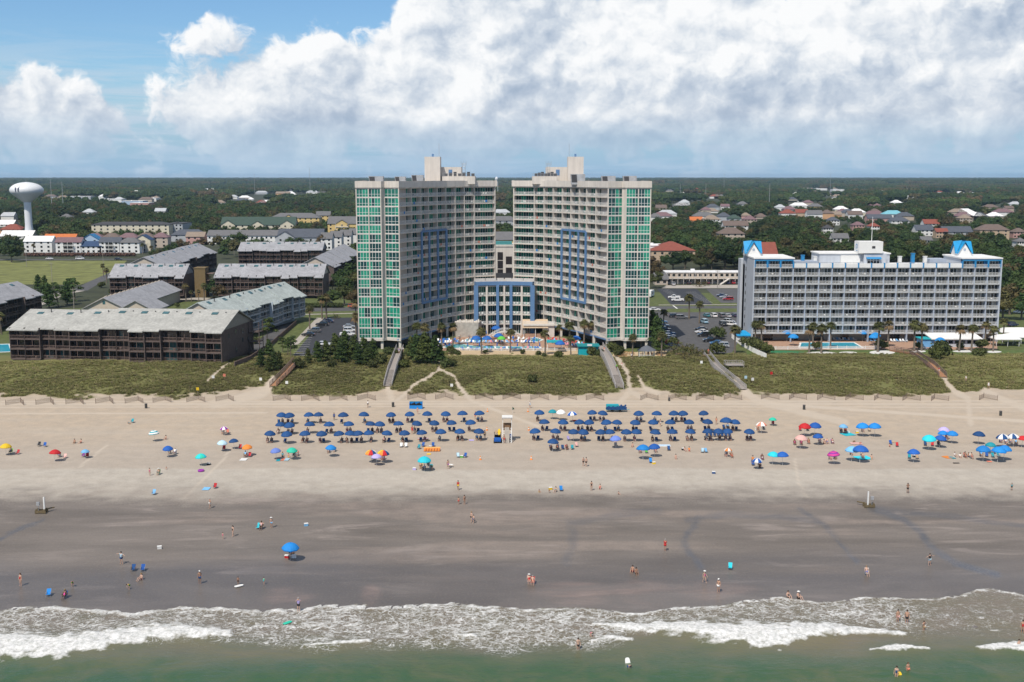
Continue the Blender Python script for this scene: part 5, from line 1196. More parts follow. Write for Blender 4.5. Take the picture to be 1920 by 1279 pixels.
scatter('dune_grass', np.stack([X, Yv, Zv], -1), NR.uniform(.5,.95,len(X))*(.75+.4*dn[keep]), NR.uniform(0,6.28,len(X)), NR.randint(0,5,len(X)), [tuft(i) for i in range(5)])
# ---------------------------------------------------------------- cars
m_tyre = M('tyre rubber', (.02,.02,.02), .9); m_rim = M('wheel rim', (.4,.4,.42), .35, .1, metal=.8); m_cglass = glass('car glass', (.015,.02,.025), .05, .8)
m_lamp = M('lamp lens', (.6,.6,.58), .2); m_tail = M('tail lamp', (.3,.01,.01), .3)
def paint(c, name):
    m = M('car paint '+name, c, .28, .04); m.node_tree.nodes['Principled BSDF'].inputs['Coat Weight'].default_value = .6; return m
PAINT = dict(white=paint((.75,.75,.75),'white'), black=paint((.018,.018,.02),'black'), silver=paint((.42,.44,.46),'silver'), grey=paint((.13,.135,.145),'grey'), navy=paint((.02,.035,.09),'navy'), blue=paint((.05,.16,.34),'blue'), red=paint((.34,.018,.025),'red'), teal=paint((.05,.2,.24),'teal'), orange=paint((.5,.12,.05),'orange'), sky=paint((.3,.48,.6),'pale blue'), maroon=paint((.11,.02,.03),'maroon'))
def car_kit(kind):
    L = {'sedan':4.6,'suv':4.7,'pickup':5.5,'van':5.4}[kind]; h = {'sedan':.92,'suv':1.05,'pickup':1.08,'van':1.15}[kind]; W = .9; a = L/2
    pr = [(-a,.38),(a,.38),(a+.04,.62),(a-.12,h-.14),(a-1.1 if kind != 'van' else a-.7,h),(-a+.15,h+.03),(-a-.02,h-.25)]
    c = {'sedan':(-1.75,1.05,-1.1,.3,1.44),'suv':(-2.2,1.1,-2.0,.45,1.76),'pickup':(-.55,1.25,-.45,.6,1.82),'van':(-2.6,1.7,-2.55,1.0,2.15)}[kind]
    mb = MB(); n = len(pr); vs = [(x,-W*(.94 if z < .5 or z > h-.05 else 1),z) for x, z in pr] + [(x,W*(.94 if z < .5 or z > h-.05 else 1),z) for x, z in pr]
    mb.add(vs, [tuple(range(n)), tuple(range(2*n-1,n-1,-1))] + [(i,n+i,n+(i+1)%n,(i+1)%n) for i in range(n)])
    b0, b1, t0, t1, H_ = c; tw = .72 if kind != 'van' else .84
    mb.box(t0-.02,-tw-.02,H_-.05,t1+.02,tw+.02,H_+.02)
    for x, xt in ((b0,t0),(b1,t1),((b0+b1)/2,(t0+t1)/2)):
        for s in (-1,1): mb.beam((x,s*.84,h),(xt,s*tw,H_),.09,.07)
    if kind == 'pickup':
        mb.box(-a+.05,-W+.02,h,-.6,-W+.12,h+.14); mb.box(-a+.05,W-.12,h,-.6,W-.02,h+.14); mb.box(-a+.02,-W+.02,h,-a+.12,W-.02,h+.14)
    g = MB(); g.add([(b0,-.82,h),(b1,-.82,h),(b1,.82,h),(b0,.82,h),(t0,-tw,H_-.06),(t1,-tw,H_-.06),(t1,tw,H_-.06),(t0,tw,H_-.06)],[(0,1,5,4),(1,2,6,5),(2,3,7,6),(3,0,4,7)])
    kit = [('body', mb.mesh('body', PAINT['white'])), ('windows', g.mesh('windows', m_cglass))]
    r = .34 if kind in ('sedan',) else .38
    for x in (-a+.85, a-.88):
        for s in (-1,1):
            w_, ri = MB(), MB(); M4 = Matrix.Translation((x, s*(W-.1), r)) @ Matrix.Rotation(math.pi/2, 4, 'X'); w_.X = M4; ri.X = M4
            w_.lathe([(r*.85,-.12),(r,-.09),(r,.09),(r*.85,.12)],12); ri.lathe([(r*.58,-.13),(r*.58,.13)],8)
            kit.append(('wheel', w_.mesh('wheel', m_tyre), [('rim', ri.mesh('rim', m_rim))]))
    for s in (-1,1):
        q = MB(); q.box(a-.14,s*.62-.17,h-.32,a+.03,s*.62+.17,h-.16); kit.append(('headlight', q.mesh('headlight', m_lamp)))
        q = MB(); q.box(-a-.04,s*.68-.13,h-.3,-a+.1,s*.68+.13,h-.1); kit.append(('tail_light', q.mesh('tail_light', m_tail)))
    return kit
CK = {k: car_kit(k) for k in ('sedan','suv','pickup','van')}
CARS = [(1227.5,583,'sedan','white',0),(1262,535,'suv','silver',90),(1291,533,'suv','black',90),(1326,532.5,'suv','maroon',90),(1364,532.5,'sedan','navy',90),(1374,532.5,'suv','red',90),(1264,560,'pickup','white',175),(1270.5,565,'pickup','white',178),
    (1353,556,'sedan','navy',185),(1359,559,'sedan','silver',183),(1365,563,'suv','red',182),(1265,595.5,'suv','black',0),(1278,598,'suv','grey',5),(1325,594,'sedan','teal',100),(1337.5,595,'suv','white',100),(1352,595,'suv','grey',100),(1364,595,'sedan','silver',98),(1377,594,'sedan','navy',100),(1320,606,'suv','sky',100),(1356,611,'suv','black',-80),(1367,606,'suv','silver',-45),(1372,611,'suv','white',-30),
    (1314,620,'sedan','black',185),(1315.5,625,'sedan','white',183),(1320,631,'suv','black',182),(1333,641,'pickup','black',182),(1344,646,'sedan','blue',184),(1353,651.5,'suv','silver',180),(1243,613,'sedan','sky',5),(1245.6,621,'suv','navy',6),(1254,628,'sedan','blue',8),(1254,632.5,'sedan','white',8),(1255,637,'sedan','silver',8),(1259,645,'sedan','red',10),(1260,651,'sedan','navy',10),(1240,606,'sedan','blue',5),
    (578,630,'sedan','black',182),(589,623,'suv','grey',182),(604,611,'suv','black',180),(614,605,'sedan','navy',180),(652,630,'pickup','white',5),(656,623,'suv','white',5),(655,615,'sedan','silver',5),(607,648,'sedan','white',0),(620,573,'suv','black',0),(663,577,'suv','orange',0),(322,562,'suv','white',0),(93,486.5,'sedan','white',0),(150,486.5,'van','white',0),(222,488,'suv','black',0),(1880,585,'suv','grey',0),(1912,588,'sedan','white',0),(1898,612,'suv','navy',30)]
for px, py, k, c, a in CARS:
    place(CK[k], 'parked_car', '%s %s' % ({'sky':'pale blue'}.get(c,c), {'sedan':'saloon car','suv':'tall estate car','pickup':'pickup truck','van':'van'}[k]), {'pickup':'pickup','van':'van'}.get(k,'car'), G(px,py,.03), rad(a+R.uniform(-3,3)), 'cars parked and driving by the hotels', 1.0, {'body':{0:PAINT[c]}})
g = G(1219,557); tr_ = thing('caravan', 'white touring caravan on the grass beside the green tower', 'caravan', g, rad(70))
mb = MB(); mb.prism([(-3.6,.6),(3.3,.6),(3.6,1.4),(3.2,3.1),(-3.5,3.2),(-3.7,2.0)],-1.2,1.2); mb.v = [(x,z,y) for x,y,z in mb.v]; mb.build('body', m_white, tr_)
mb = MB(); mb.box(-1.6,-1.25,1.7,1.2,1.25,2.3); mb.build('window', m_cglass, tr_)
for s in (-1,1): mb = MB(); mb.X = Matrix.Translation((0,s*1.1,.36)) @ Matrix.Rotation(math.pi/2,4,'X'); mb.lathe([(.36,-.1),(.36,.1)],12); mb.X = None; mb.build('wheel', m_tyre, tr_)
# ---------------------------------------------------------------- hotel pool decks
m_pool = M('pool water', (.03,.36,.40), .08, .15, .6, spec=.5); m_poolb = M('pool water blue', (.05,.40,.55), .08, .15, .6, spec=.5); m_turq = M('turquoise paint', (.01,.36,.42), .55, .1); m_tanroof = M('tan canopy', (.56,.43,.30), .8, .12); m_wood = M('warm timber', (.42,.23,.10), .8, .25, 2); m_gravel = M('white gravel', (.60,.60,.58), .9, .2, 3); m_putt = M('putting turf', (.02,.16,.07), .9, .1, 1)
m_royal = M('royal blue canvas', (.012,.11,.40), .7, .08); m_bluec = M('bright blue canvas', (.012,.22,.56), .7, .08)
sheet('pool_deck', pxs((812,655),(838,638),(880,624),(1010,624),(1060,634),(1122,662),(1118,667),(815,657)), .026, m_brick)
o = sheet('sand_strip', pxs((843,656),(1085,656),(1092,672),(838,668)), .034, m_sandy)
sheet('sand_strip', pxs((1150,662),(1250,658),(1248,676),(1145,676)), .034, m_sandy)
sheet('pool_deck', pxs((1430,634),(1735,630),(1870,640),(1870,656),(1700,656),(1640,656),(1420,656)), .026, m_brick)
sheet('garden_lawn', pxs((1400,657),(1925,657),(1925,668),(1400,671)), .024, M('bright lawn', (.075,.115,.028), .95, .35, .6))
for k, (cx, cy, rx, ry) in enumerate([(1540,663,30,3.4),(1654,661,24,3.6),(1590,661.5,17,2),(1722,659,14,2),(1810,659,24,2),(1862,660,16,2)]):
    sheet('gravel_bed', [G(cx+rx*math.cos(t), cy+ry*math.sin(t)) for t in [2*math.pi*i/20 for i in range(20)]], .04+.003*k, m_gravel)
sheet('putting_green', pxs((1444,657.5),(1470,658),(1508,660),(1504,665.5),(1470,666),(1446,664)), .036, m_putt)
def pool(label, pts, m):
    p = [G(x,y) for x,y in pts]; r = thing('swimming_pool', label, 'pool', p[0]); c = sum(p, Vector())/len(p); q0 = p[0]
    rim = MB(); n = len(p); outp = [(v-c)*1.0 + (v-c).normalized()*.7 + c - q0 for v in p]; inp = [v-q0 for v in p]
    for i in range(n):
        j = (i+1)%n; a, b, d_, e = outp[i], outp[j], inp[j], inp[i]
        rim.add([(a.x,a.y,.03),(b.x,b.y,.03),(d_.x,d_.y,.03),(e.x,e.y,.03),(a.x,a.y,.16),(b.x,b.y,.16),(d_.x,d_.y,.16),(e.x,e.y,.16)],[(4,5,6,7),(0,1,5,4),(2,3,7,6)])
    rim.build('rim', m_white, r); w_ = MB(); w_.add([(v.x,v.y,.1) for v in inp],[tuple(range(n))]); o = w_.build('water', m, r)
    if o.data.polygons[0].normal.z < 0: o.data.flip_normals()
pool('long curving lagoon pool in front of the twin tower hotel', [(832,652),(842,646.5),(866,646),(890,649),(960,650.5),(1000,650),(1012,651.5),(1010,654),(960,655),(905,655),(860,654)], m_pool)
pool('small blue pool left of the white arched bridge', [(868,640),(880,635),(905,633.5),(914,636),(905,640),(885,642)], m_poolb)
pool('small blue pool right of the white arched bridge', [(984,640),(990,635),(1006,634),(1016,638),(1008,641.5)], m_poolb)
pool('turquoise rectangular pool in front of the pale blue hotel', [(1503,643.5),(1600,643),(1616,652.5),(1560,653.5),(1500,652)], m_poolb)
pool('narrow pool at the left edge beside the dark apartments', [(-60,648),(16,646),(20,660),(-70,664)], m_poolb)
g = G(947,635); br = thing('arched_bridge', 'white arched footbridge over the lagoon pool', 'footbridge', g)
mb = MB(); arc = [(-5.6+1.12*i, .1+2.5*math.sin(math.pi*i/10)) for i in range(11)]
for (x0,z0),(x1,z1) in zip(arc[:-1], arc[1:]): mb.add([(x0,-1.2,z0),(x1,-1.2,z1),(x1,1.2,z1),(x0,1.2,z0),(x0,-1.2,z0-.35),(x1,-1.2,z1-.35),(x1,1.2,z1-.35),(x0,1.2,z0-.35)],[(0,1,2,3),(0,4,5,1),(2,6,7,3),(7,6,5,4)])
mb.build('deck', m_cream, br)
for s in (-1.2,1.2):
    mb = MB()
    for (x0,z0),(x1,z1) in zip(arc[:-1], arc[1:]): mb.beam((x0,s,z0+1),(x1,s,z1+1),.08,.09); [mb.box(x0+q-.02,s-.02,z0,x0+q+.02,s+.02,z0+1.0+(z1-z0)*q) for q in (0,.28,.56,.84)]
    mb.build('railing', m_white, br)
def lounger_kit(): 
    f = MB(); [f.box(x-.03,y-.03,0,x+.03,y+.03,.34) for x in (-.3,.3) for y in (-.8,.75)]; f.box(-.34,-.95,.3,-.28,.95,.36); f.box(.28,-.95,.3,.34,.95,.36)
    b = MB(); b.box(-.3,-.95,.35,.3,.35,.42); b.add([(-.3,.35,.35),(.3,.35,.35),(.3,.95,.85),(-.3,.95,.85),(-.3,.35,.42),(.3,.35,.42),(.3,.92,.92),(-.3,.92,.92)],[(4,5,6,7),(0,3,2,1),(0,1,5,4),(2,3,7,6),(0,4,7,3),(1,2,6,5)])
    return [('frame', f.mesh('frame', m_white)), ('sling', b.mesh('sling', m_royal))]
LK = lounger_kit()
m_wsl = M('white sling', (.70,.72,.74), .7); m_lbl = M('pale blue sling', (.16,.38,.66), .7); m_redt = M('red towel', (.42,.03,.04), .9); m_pink = M('pink towel', (.60,.22,.28), .9); m_aqua = M('aqua canvas', (.02,.38,.44), .7)
rl = random.Random(21)
for x0, x1, yy, n in [(822,852,640,8),(818,848,644,8),(862,898,631.5,9),(856,1000,643,32),(868,1012,656,20),(1030,1096,638,16),(1036,1100,643,14),(815,840,649,6),(935,1000,637,8)]:
    for i in range(n):
        px = x0+(x1-x0)*(i+rl.uniform(-.25,.25))/max(1,n-1); py = yy + (rl.uniform(-.8,.8)) + ((px-1030)*.14 if x0 >= 1030 else 0)
        c = rl.choice([(m_royal,'blue'),(m_wsl,'white'),(m_lbl,'pale blue'),(m_royal,'blue'),(m_wsl,'white'),(m_lbl,'pale blue'),(m_royal,'blue'),(m_wsl,'white'),(m_pink,'pink')] if x0 < 1030 else [(m_royal,'blue'),(m_lbl,'pale blue'),(m_pink,'pink'),(m_wsl,'white'),(m_redt,'red')])
        place(LK, 'sun_lounger', '%s hotel sun lounger' % c[1], 'sun lounger', G(px,py,.04), rl.uniform(-.6,.6), 'sun loungers round the hotel pools', 1.0, {'sling':{0:c[0]}})
for x0, x1, yy, n in [(1565,1602,638.5,8),(1672,1700,641,6),(1625,1640,640,3),(1735,1760,655,3)]:
    for i in range(n):
        c = rl.choice([(m_wsl,'white'),(m_wsl,'white'),(m_lbl,'pale blue')]); place(LK, 'sun_lounger', '%s poolside sun lounger' % c[1], 'sun lounger', G(x0+(x1-x0)*i/(n-1),yy,.04), rl.uniform(-.3,.3), 'sun loungers round the hotel pools', 1.0, {'sling':{0:c[0]}})
# shed, canopies, gazebo
g = G(1103,667.5); sh = thing('turquoise_shed', 'turquoise flat roofed beach shed with a white sign beside the boardwalk', 'shed', g)
mb = MB(); mb.box(-3,0,0,3.1,4.5,2.9); mb.build('wall', m_turq, sh); mb = MB(); mb.box(-3.4,-.5,2.9,3.5,5,3.2); mb.build('roof', M('dark turquoise', (.008,.22,.24), .6), sh)
mb = MB(); mb.box(1.5,-.06,0,2.5,.02,2.1); mb.build('doorway', m_dark, sh); mb = MB(); mb.box(-.4,-.6,3.2,1.1,-.45,3.75); mb.build('sign', m_white, sh)
mb = MB(); railing(mb,(-3.2,-1),(1.2,-1),0,1.1,.3); mb.build('fence_rail', m_turq, sh)
g = G(1040,655); cb = thing('turquoise_canopy', 'flat turquoise canopy on posts between the palms of the pool deck', 'canopy', g)
mb = MB(); mb.box(-2.5,-1.5,2.5,2.5,2,2.75); mb.box(-2.6,-1.6,2.35,2.6,2.1,2.55); mb.build('roof', m_turq, cb)
for x in (-2.3,2.3):
    for y in (-1.3,1.8): mb = MB(); mb.bar((x,y,0),(x,y,2.4),.07); mb.build('post', m_white, cb)
g = G(1005,632); bc = thing('canopy_bar', 'open bar under a sloping tan canopy at the foot of the right tower', 'bar', g)
mb = MB(); mb.add([(-4.6,-.8,3.2),(4.2,-.8,3.2),(4.2,6,5.2),(-4.6,6,5.2),(-4.6,-.8,3.45),(4.2,-.8,3.45),(4.2,6,5.45),(-4.6,6,5.45)],[(4,5,6,7),(3,2,1,0),(0,1,5,4),(1,2,6,5),(2,3,7,6),(3,0,4,7)]); mb.build('roof', m_tanroof, bc)
for x in (-4.2,-.2,3.9): mb = MB(); mb.bar((x,-.3,0),(x,-.3,3.3),.1); mb.build('post', m_white, bc)
mb = MB(); mb.box(-4,.3,0,3.6,.9,1.1); mb.build('counter', m_brick, bc)
g = G(1212,671); gz = thing('gazebo', 'white octagonal gazebo with a grey roof on the sand by the picnic tables', 'gazebo', g)
mb = MB(); mb.lathe([(3.0,2.35),(2.9,2.5),(1.1,3.5),(.1,3.9)],8); mb.build('roof', M('grey shingle', (.11,.12,.14), .9, .2, 3), gz)
pp = [(2.5*math.cos(t),2.5*math.sin(t)) for t in [math.pi*(i+.5)/4 for i in range(8)]]
mb = MB(); mb.lathe([(2.7,0),(2.7,.2)],8); mb.build('floor', m_white, gz)
for i in range(8):
    mb = MB(); mb.bar((*pp[i],.2),(*pp[i],2.4),.09); mb.build('post', m_white, gz); mb = MB(); railing(mb, pp[i], pp[(i+1)%8], .2, 1.0, .2); mb.build('railing', m_white, gz)
def table_kit():
    t_ = MB(); t_.box(-.9,-.38,.7,.9,.38,.76); L_ = MB(); [L_.beam((x,-.7,0),(x,.2,.7),.08,.08).beam((x,.7,0),(x,-.2,.7),.08,.08) for x in (-.7,.7)]
    k = [('table_top', t_.mesh('table_top', m_wood)), ('legs', L_.mesh('legs', m_wood))]
    for s in (-1,1): b = MB(); b.box(-.9,s*.72-.14,.42,.9,s*.72+.14,.47); k.append(('bench', b.mesh('bench', m_wood)))
    return k
PK = table_kit()
for px, py in [(1160,664),(1172,664),(1184,664.5),(1158,668.5),(1170,669),(1165,672.5),(1236,664),(1238,668.5),(1176,673)]: place(PK, 'picnic_table', 'wooden picnic table on the sand near the gazebo', 'picnic table', G(px,py,.04), R.uniform(-.1,.1), 'picnic tables by the gazebo', 1.0)
# pool bar, tents and fences of the pale blue hotel
g = G(1790,651); pb = thing('pool_bar', 'long low white roofed pool bar beside the pale blue hotel', 'pool bar', g)
mb = MB(); mb.box(-7,0,0,8,5.5,2.7); mb.build('wall', m_pale, pb); mb = MB(); mb.add([(-8,-1,2.6),(8.6,-1,2.6),(8.6,6,3.6),(-8,6,3.6),(-8,-1,2.9),(8.6,-1,2.9),(8.6,6,3.9),(-8,6,3.9)],[(4,5,6,7),(3,2,1,0),(0,1,5,4),(1,2,6,5),(2,3,7,6),(3,0,4,7)]); mb.build('roof', m_wroof, pb)
mb = MB(); mb.box(-11,-.2,0,-7,4,2.6); mb.box(-11.4,-.6,2.6,-6.8,4.4,2.85,1); mb.build('turquoise_hatch', [m_lbl, m_turq], pb)
for i in range(7): mb = MB(); mb.box(-6+i*2,-.06,1.2,-4.7+i*2,.02,2.2); mb.build('window', k_d, pb)
for k, (px, py, wd) in enumerate([(1890,650,8),(1915,646,9),(1905,636,10)]):
    g = G(px,py); tn = thing('white_shelter', 'white open shelter with pitched roof right of the pool bar', 'shelter', g, 0, 'white shelters at the right edge', True)
    mb = MB(); mb.roof(-wd/2,0,wd/2,5,2.6,1.1,.3,.6); mb.build('roof', m_wroof, tn)
    for x in (-wd/2+.3,0,wd/2-.3):
        for y in (.3,4.7): mb = MB(); mb.bar((x,y,0),(x,y,2.7),.08); mb.build('post', m_white, tn)
g = G(1396,640); s2 = thing('blue_roof_hut', 'small hut with vivid blue hip roof beside the white picket fence', 'hut', g)
mb = MB(); mb.box(-2.2,0,0,2.2,3.5,2.3); mb.build('wall', m_pale, s2); mb = MB(); mb.roof(-2.2,0,2.2,3.5,2.3,1.2,.4,1.0); mb.build('roof', m_brtr, s2)
def fence(label, pts, h, step, m, gap=.14, name='picket_fence'):
    p = [GB(x,y) if y > 655 else G(x,y) for x,y in pts]; r = thing(name, label, 'fence', p[0])
    for a, b in zip(p[:-1], p[1:]):
        a, b = a-p[0], b-p[0]; L = (b-a).length; n = max(1,int(L/step))
        for i in range(n):
            q, s = a.lerp(b,i/n), a.lerp(b,(i+1)/n); mb = MB(); k = max(2,int((s-q).length/gap))
            for j in range(k): c = q.lerp(s,(j+.5)/k); mb.box(c.x-.04,c.y-.02,c.z,c.x+.04,c.y+.02,c.z+h)
            mb.beam(q+Vector((0,0,h*.8)),s+Vector((0,0,h*.8)),.04,.08); mb.beam(q+Vector((0,0,h*.25)),s+Vector((0,0,h*.25)),.04,.08); mb.build('picket_panel', m, r)
            mb = MB(); mb.box(q.x-.07,q.y-.07,q.z,q.x+.07,q.y+.07,q.z+h+.1); mb.build('post', m, r)
fence('white picket fence running down beside the putting green', [(1372,634),(1390,648),(1412,661),(1437,673)], 1.5, 2.4, m_white)
fence('white rail fence around the rectangular hotel pool', [(1432,656),(1500,655.5),(1640,655),(1660,650)], 1.1, 3.0, m_white, .22)
fence('low pale fence along the lagoon pool sand strip', [(842,657.5),(920,658),(1000,658),(1080,658)], 1.0, 3.0, m_white, .3)
fence('dark timber fence beside the apartment lane', [(440,688),(470,676),(510,648),(556,608)], 1.5, 3.0, m_brail)
# ---------------------------------------------------------------- boardwalks over the dune
m_deck = M('weathered grey deck', (.30,.27,.25), .9, .2, 2); m_dorange = M('orange brown deck', (.33,.17,.09), .9, .25, 2); m_rail = M('grey rail timber', (.36,.34,.33), .85, .15, 2)
def boardwalk(label, pts, wd, md, stair_from=None, mrl=None, pick=.35):
    """pts: px, py, height of the deck above the sand"""
    W_ = []
    for x, y, h in pts: q = GB(x,y,h) if y > 660 else G(x,y,h); W_.append(Vector((q.x,q.y,(bz(q.x,q.y) if y > 660 else 0)+h)))
    o = W_[-1].copy(); o.z = bz(o.x,o.y); r = thing('boardwalk', label, 'boardwalk', o); W_ = [p-o for p in W_]
    dk, st_ = MB(), MB()
    for i, (a, b) in enumerate(zip(W_[:-1], W_[1:])):
        d = Vector((b.x-a.x, b.y-a.y, 0)).normalized(); s = Vector((d.y,-d.x,0))*wd/2
        if stair_from is not None and i >= stair_from:
            n = max(4,int(abs(a.z-b.z)/.17)) if abs(a.z-b.z) > .4 else 8
            for k in range(n):
                p, q = a.lerp(b,k/n), a.lerp(b,(k+.8)/n); z = p.z
                st_.add([p-s,p+s,q+s,q-s], [(0,1,2,3)]); st_.v[-4:] = [(v[0],v[1],z) for v in st_.v[-4:]]
                st_.add([q-s,q+s,q+s,q-s], [(0,1,2,3)]); st_.v[-4:] = [(*st_.v[-4][:2],z),(*st_.v[-3][:2],z),(*st_.v[-2][:2],z-.16),(*st_.v[-1][:2],z-.16)]
            for e in (-1,1): st_.beam(a+s*e-Vector((0,0,.1)), b+s*e-Vector((0,0,.1)), .08, .25)
        else:
            n = max(1,int((b-a).length/.3))
            for k in range(n):
                p, q = a.lerp(b,k/n), a.lerp(b,(k+.93)/n); dk.add([p-s,p+s,q+s,q-s,p-s-Vector((0,0,.06)),p+s-Vector((0,0,.06)),q+s-Vector((0,0,.06)),q-s-Vector((0,0,.06))],[(0,1,2,3),(4,7,6,5),(0,4,5,1),(2,6,7,3),(1,5,6,2),(3,7,4,0)])
            for e in (-.9,.9): dk.beam(a+s*e-Vector((0,0,.2)), b+s*e-Vector((0,0,.2)), .1, .25)
    dk.build('deck', md, r)
    if st_.v: st_.build('stair', md, r)
    for e in (-1,1):
        mb = MB()
        for a, b in zip(W_[:-1], W_[1:]):
            d = Vector((b.x-a.x, b.y-a.y, 0)).normalized(); s = Vector((d.y,-d.x,0))*wd/2*e; up = Vector((0,0,1.05))
            mb.beam(a+s+up, b+s+up, .12, .09); mb.beam(a+s+up*.55, b+s+up*.55, .06, .1); mb.beam(a+s+up*.15, b+s+up*.15, .05, .1)
            n = max(1,int((b-a).length/2.2))
            for k in range(n+1): p = a.lerp(b,k/n)+s; mb.box(p.x-.06,p.y-.06,p.z-1.2,p.x+.06,p.y+.06,p.z+1.1)
            n = max(1,int((b-a).length/pick))
            for k in range(n+1): p = a.lerp(b,k/n)+s; mb.box(p.x-.025,p.y-.025,p.z+.1,p.x+.025,p.y+.025,p.z+1.05)
        mb.build('railing', mrl or m_rail, r)
boardwalk('grey boardwalk with steep stair left of the lagoon pool', [(750,652,1.5),(744,668,1.7),(735,692,1.4),(727,724,.2)], 2.1, m_deck, 2)
boardwalk('grey boardwalk with stair beside the turquoise shed', [(1124,648,1.4),(1140,672,1.6),(1153,702,1.4),(1162,727,.2)], 2.1, m_deck, 2)
boardwalk('long grey boardwalk from the car park between the two hotels', [(1323,662,.7),(1345,690,.8),(1393,729,.3)], 1.8, m_deck, None, m_rail, .3)
boardwalk('orange brown boardwalk beside the dark apartment shrubs', [(556,677,.7),(535,700,.8),(512,723,.3)], 1.8, m_dorange, None, m_brail, .6)
boardwalk('brown boardwalk curving from the pale blue hotel garden', [(1672,656,.4),(1712,662,.6),(1745,684,.7),(1768,706,.3)], 2.0, m_dorange, None, m_brail, .6)
g = GB(1376,688); pl = thing('timber_platform', 'square grey timber platform beside the long boardwalk', 'platform', g)
mb = MB(); mb.box(-2.6,-1.6,.5,2.6,1.6,.65); mb.build('deck', m_deck, pl); mb = MB()
for a, b in (((-2.6,-1.6),(2.6,-1.6)),((2.6,-1.6),(2.6,1.6)),((2.6,1.6),(-2.6,1.6)),((-2.6,1.6),(-2.6,-1.6))): railing(mb, a, b, .65, 1.0, .5, .07, .1)
mb.build('railing', m_rail, pl)
for x, y in ((-2.5,-1.5),(2.5,-1.5),(2.5,1.5),(-2.5,1.5)): mb = MB(); mb.box(x-.08,y-.08,-.4,x+.08,y+.08,.5); mb.build('post', m_rail, pl)
# ---------------------------------------------------------------- things on the beach
def cm(name, c, r=.75): return M(name, c, r, .10, 1.0, rnd=.16)
CV = dict(navy=cm('navy canvas',(.008,.058,.185)), royal=cm('royal canvas',(.012,.095,.38)), blue=cm('sea blue canvas',(.010,.20,.56)), sky=cm('sky blue canvas',(.17,.42,.68)), ice=cm('ice blue canvas',(.42,.60,.70)), teal=cm('teal canvas',(.01,.27,.33)), cyan=cm('cyan canvas',(.02,.50,.60)), mint=cm('mint canvas',(.03,.52,.36)), red=cm('red canvas',(.48,.015,.02)), yellow=cm('yellow canvas',(.72,.48,.02)), orange=cm('orange canvas',(.75,.24,.04)), pink=cm('pale pink canvas',(.68,.40,.36)), coral=cm('coral canvas',(.62,.20,.13)), white=cm('white canvas',(.72,.72,.70)), lavender=cm('lavender canvas',(.42,.36,.66)), peri=cm('periwinkle canvas',(.13,.20,.52)), purple=cm('purple canvas',(.24,.03,.28)), magenta=cm('magenta canvas',(.55,.05,.25)), green=cm('green canvas',(.10,.42,.05)), black=cm('black canvas',(.012,.012,.014)), tan=cm('tan canvas',(.42,.30,.18)))
m_pole = M('white pole', (.62,.62,.60), .5); m_alu = M('aluminium tube', (.45,.46,.47), .4, .05, metal=.6); m_chairw = M('varnished chair wood', (.20,.12,.065), .6, .2, 3)
def canopy(mode, r=1.1, h=.62, n=8):
    mb = MB(); rings = [(0,h),(r*.3,h*.94),(r*.58,h*.74),(r*.82,h*.4),(r,.0),(r*.995,-.13)]; k = n*2
    for j in range(len(rings)-1):
        for i in range(k):
            def P(ring, q):
                rr, z = ring; a = 2*math.pi*q/k; sc_ = 1.0 if q % 2 == 0 else .955; dz = -.03 if q % 2 == 0 and rr > .5 else 0
                return (rr*sc_*math.cos(a), rr*sc_*math.sin(a), z+dz)
            s = {'solid':0,'panel':(i//2) % 2,'ring':j % 2,'rainbow':(i//2) % 6}[mode]
            a, b, c, d = P(rings[j],i), P(rings[j],i+1), P(rings[j+1],i+1), P(rings[j+1],i)
            if j == 0: mb.add([a,d,c],[(0,1,2)],s); mb.add([(a[0],a[1],a[2]-.02),(d[0],d[1],d[2]-.02),(c[0],c[1],c[2]-.02)],[(2,1,0)],s)
            else: mb.add([a,d,c,b],[(0,1,2,3)],s); mb.add([(p[0]*.99,p[1]*.99,p[2]-.02) for p in (a,d,c,b)],[(3,2,1,0)],s)
    mb.lathe([(.03,h-.02),(.035,h+.08),(.01,h+.14)],6,0)
    return mb
UK = {}
for md in ('solid','panel','ring','rainbow'):
    c = canopy(md); c.v = [(x,y,z+1.78) for x,y,z in c.v]
    p = MB(); p.bar((0,0,-.3),(0,0,2.36),.024,n=6)
    rb = MB()
    for i in range(8): a = math.pi*i/4; rb.bar((0,0,2.3),(1.06*math.cos(a),1.06*math.sin(a),1.74),.009,n=4)
    slots = [CV['navy'],CV['white'],CV['green'],CV['yellow'],CV['orange'],CV['red']]
    UK[md] = [('canopy', c.mesh('canopy', slots if md == 'rainbow' else slots[:2])), ('pole', p.mesh('pole', m_pole)), ('ribs', rb.mesh('ribs', m_alu))]
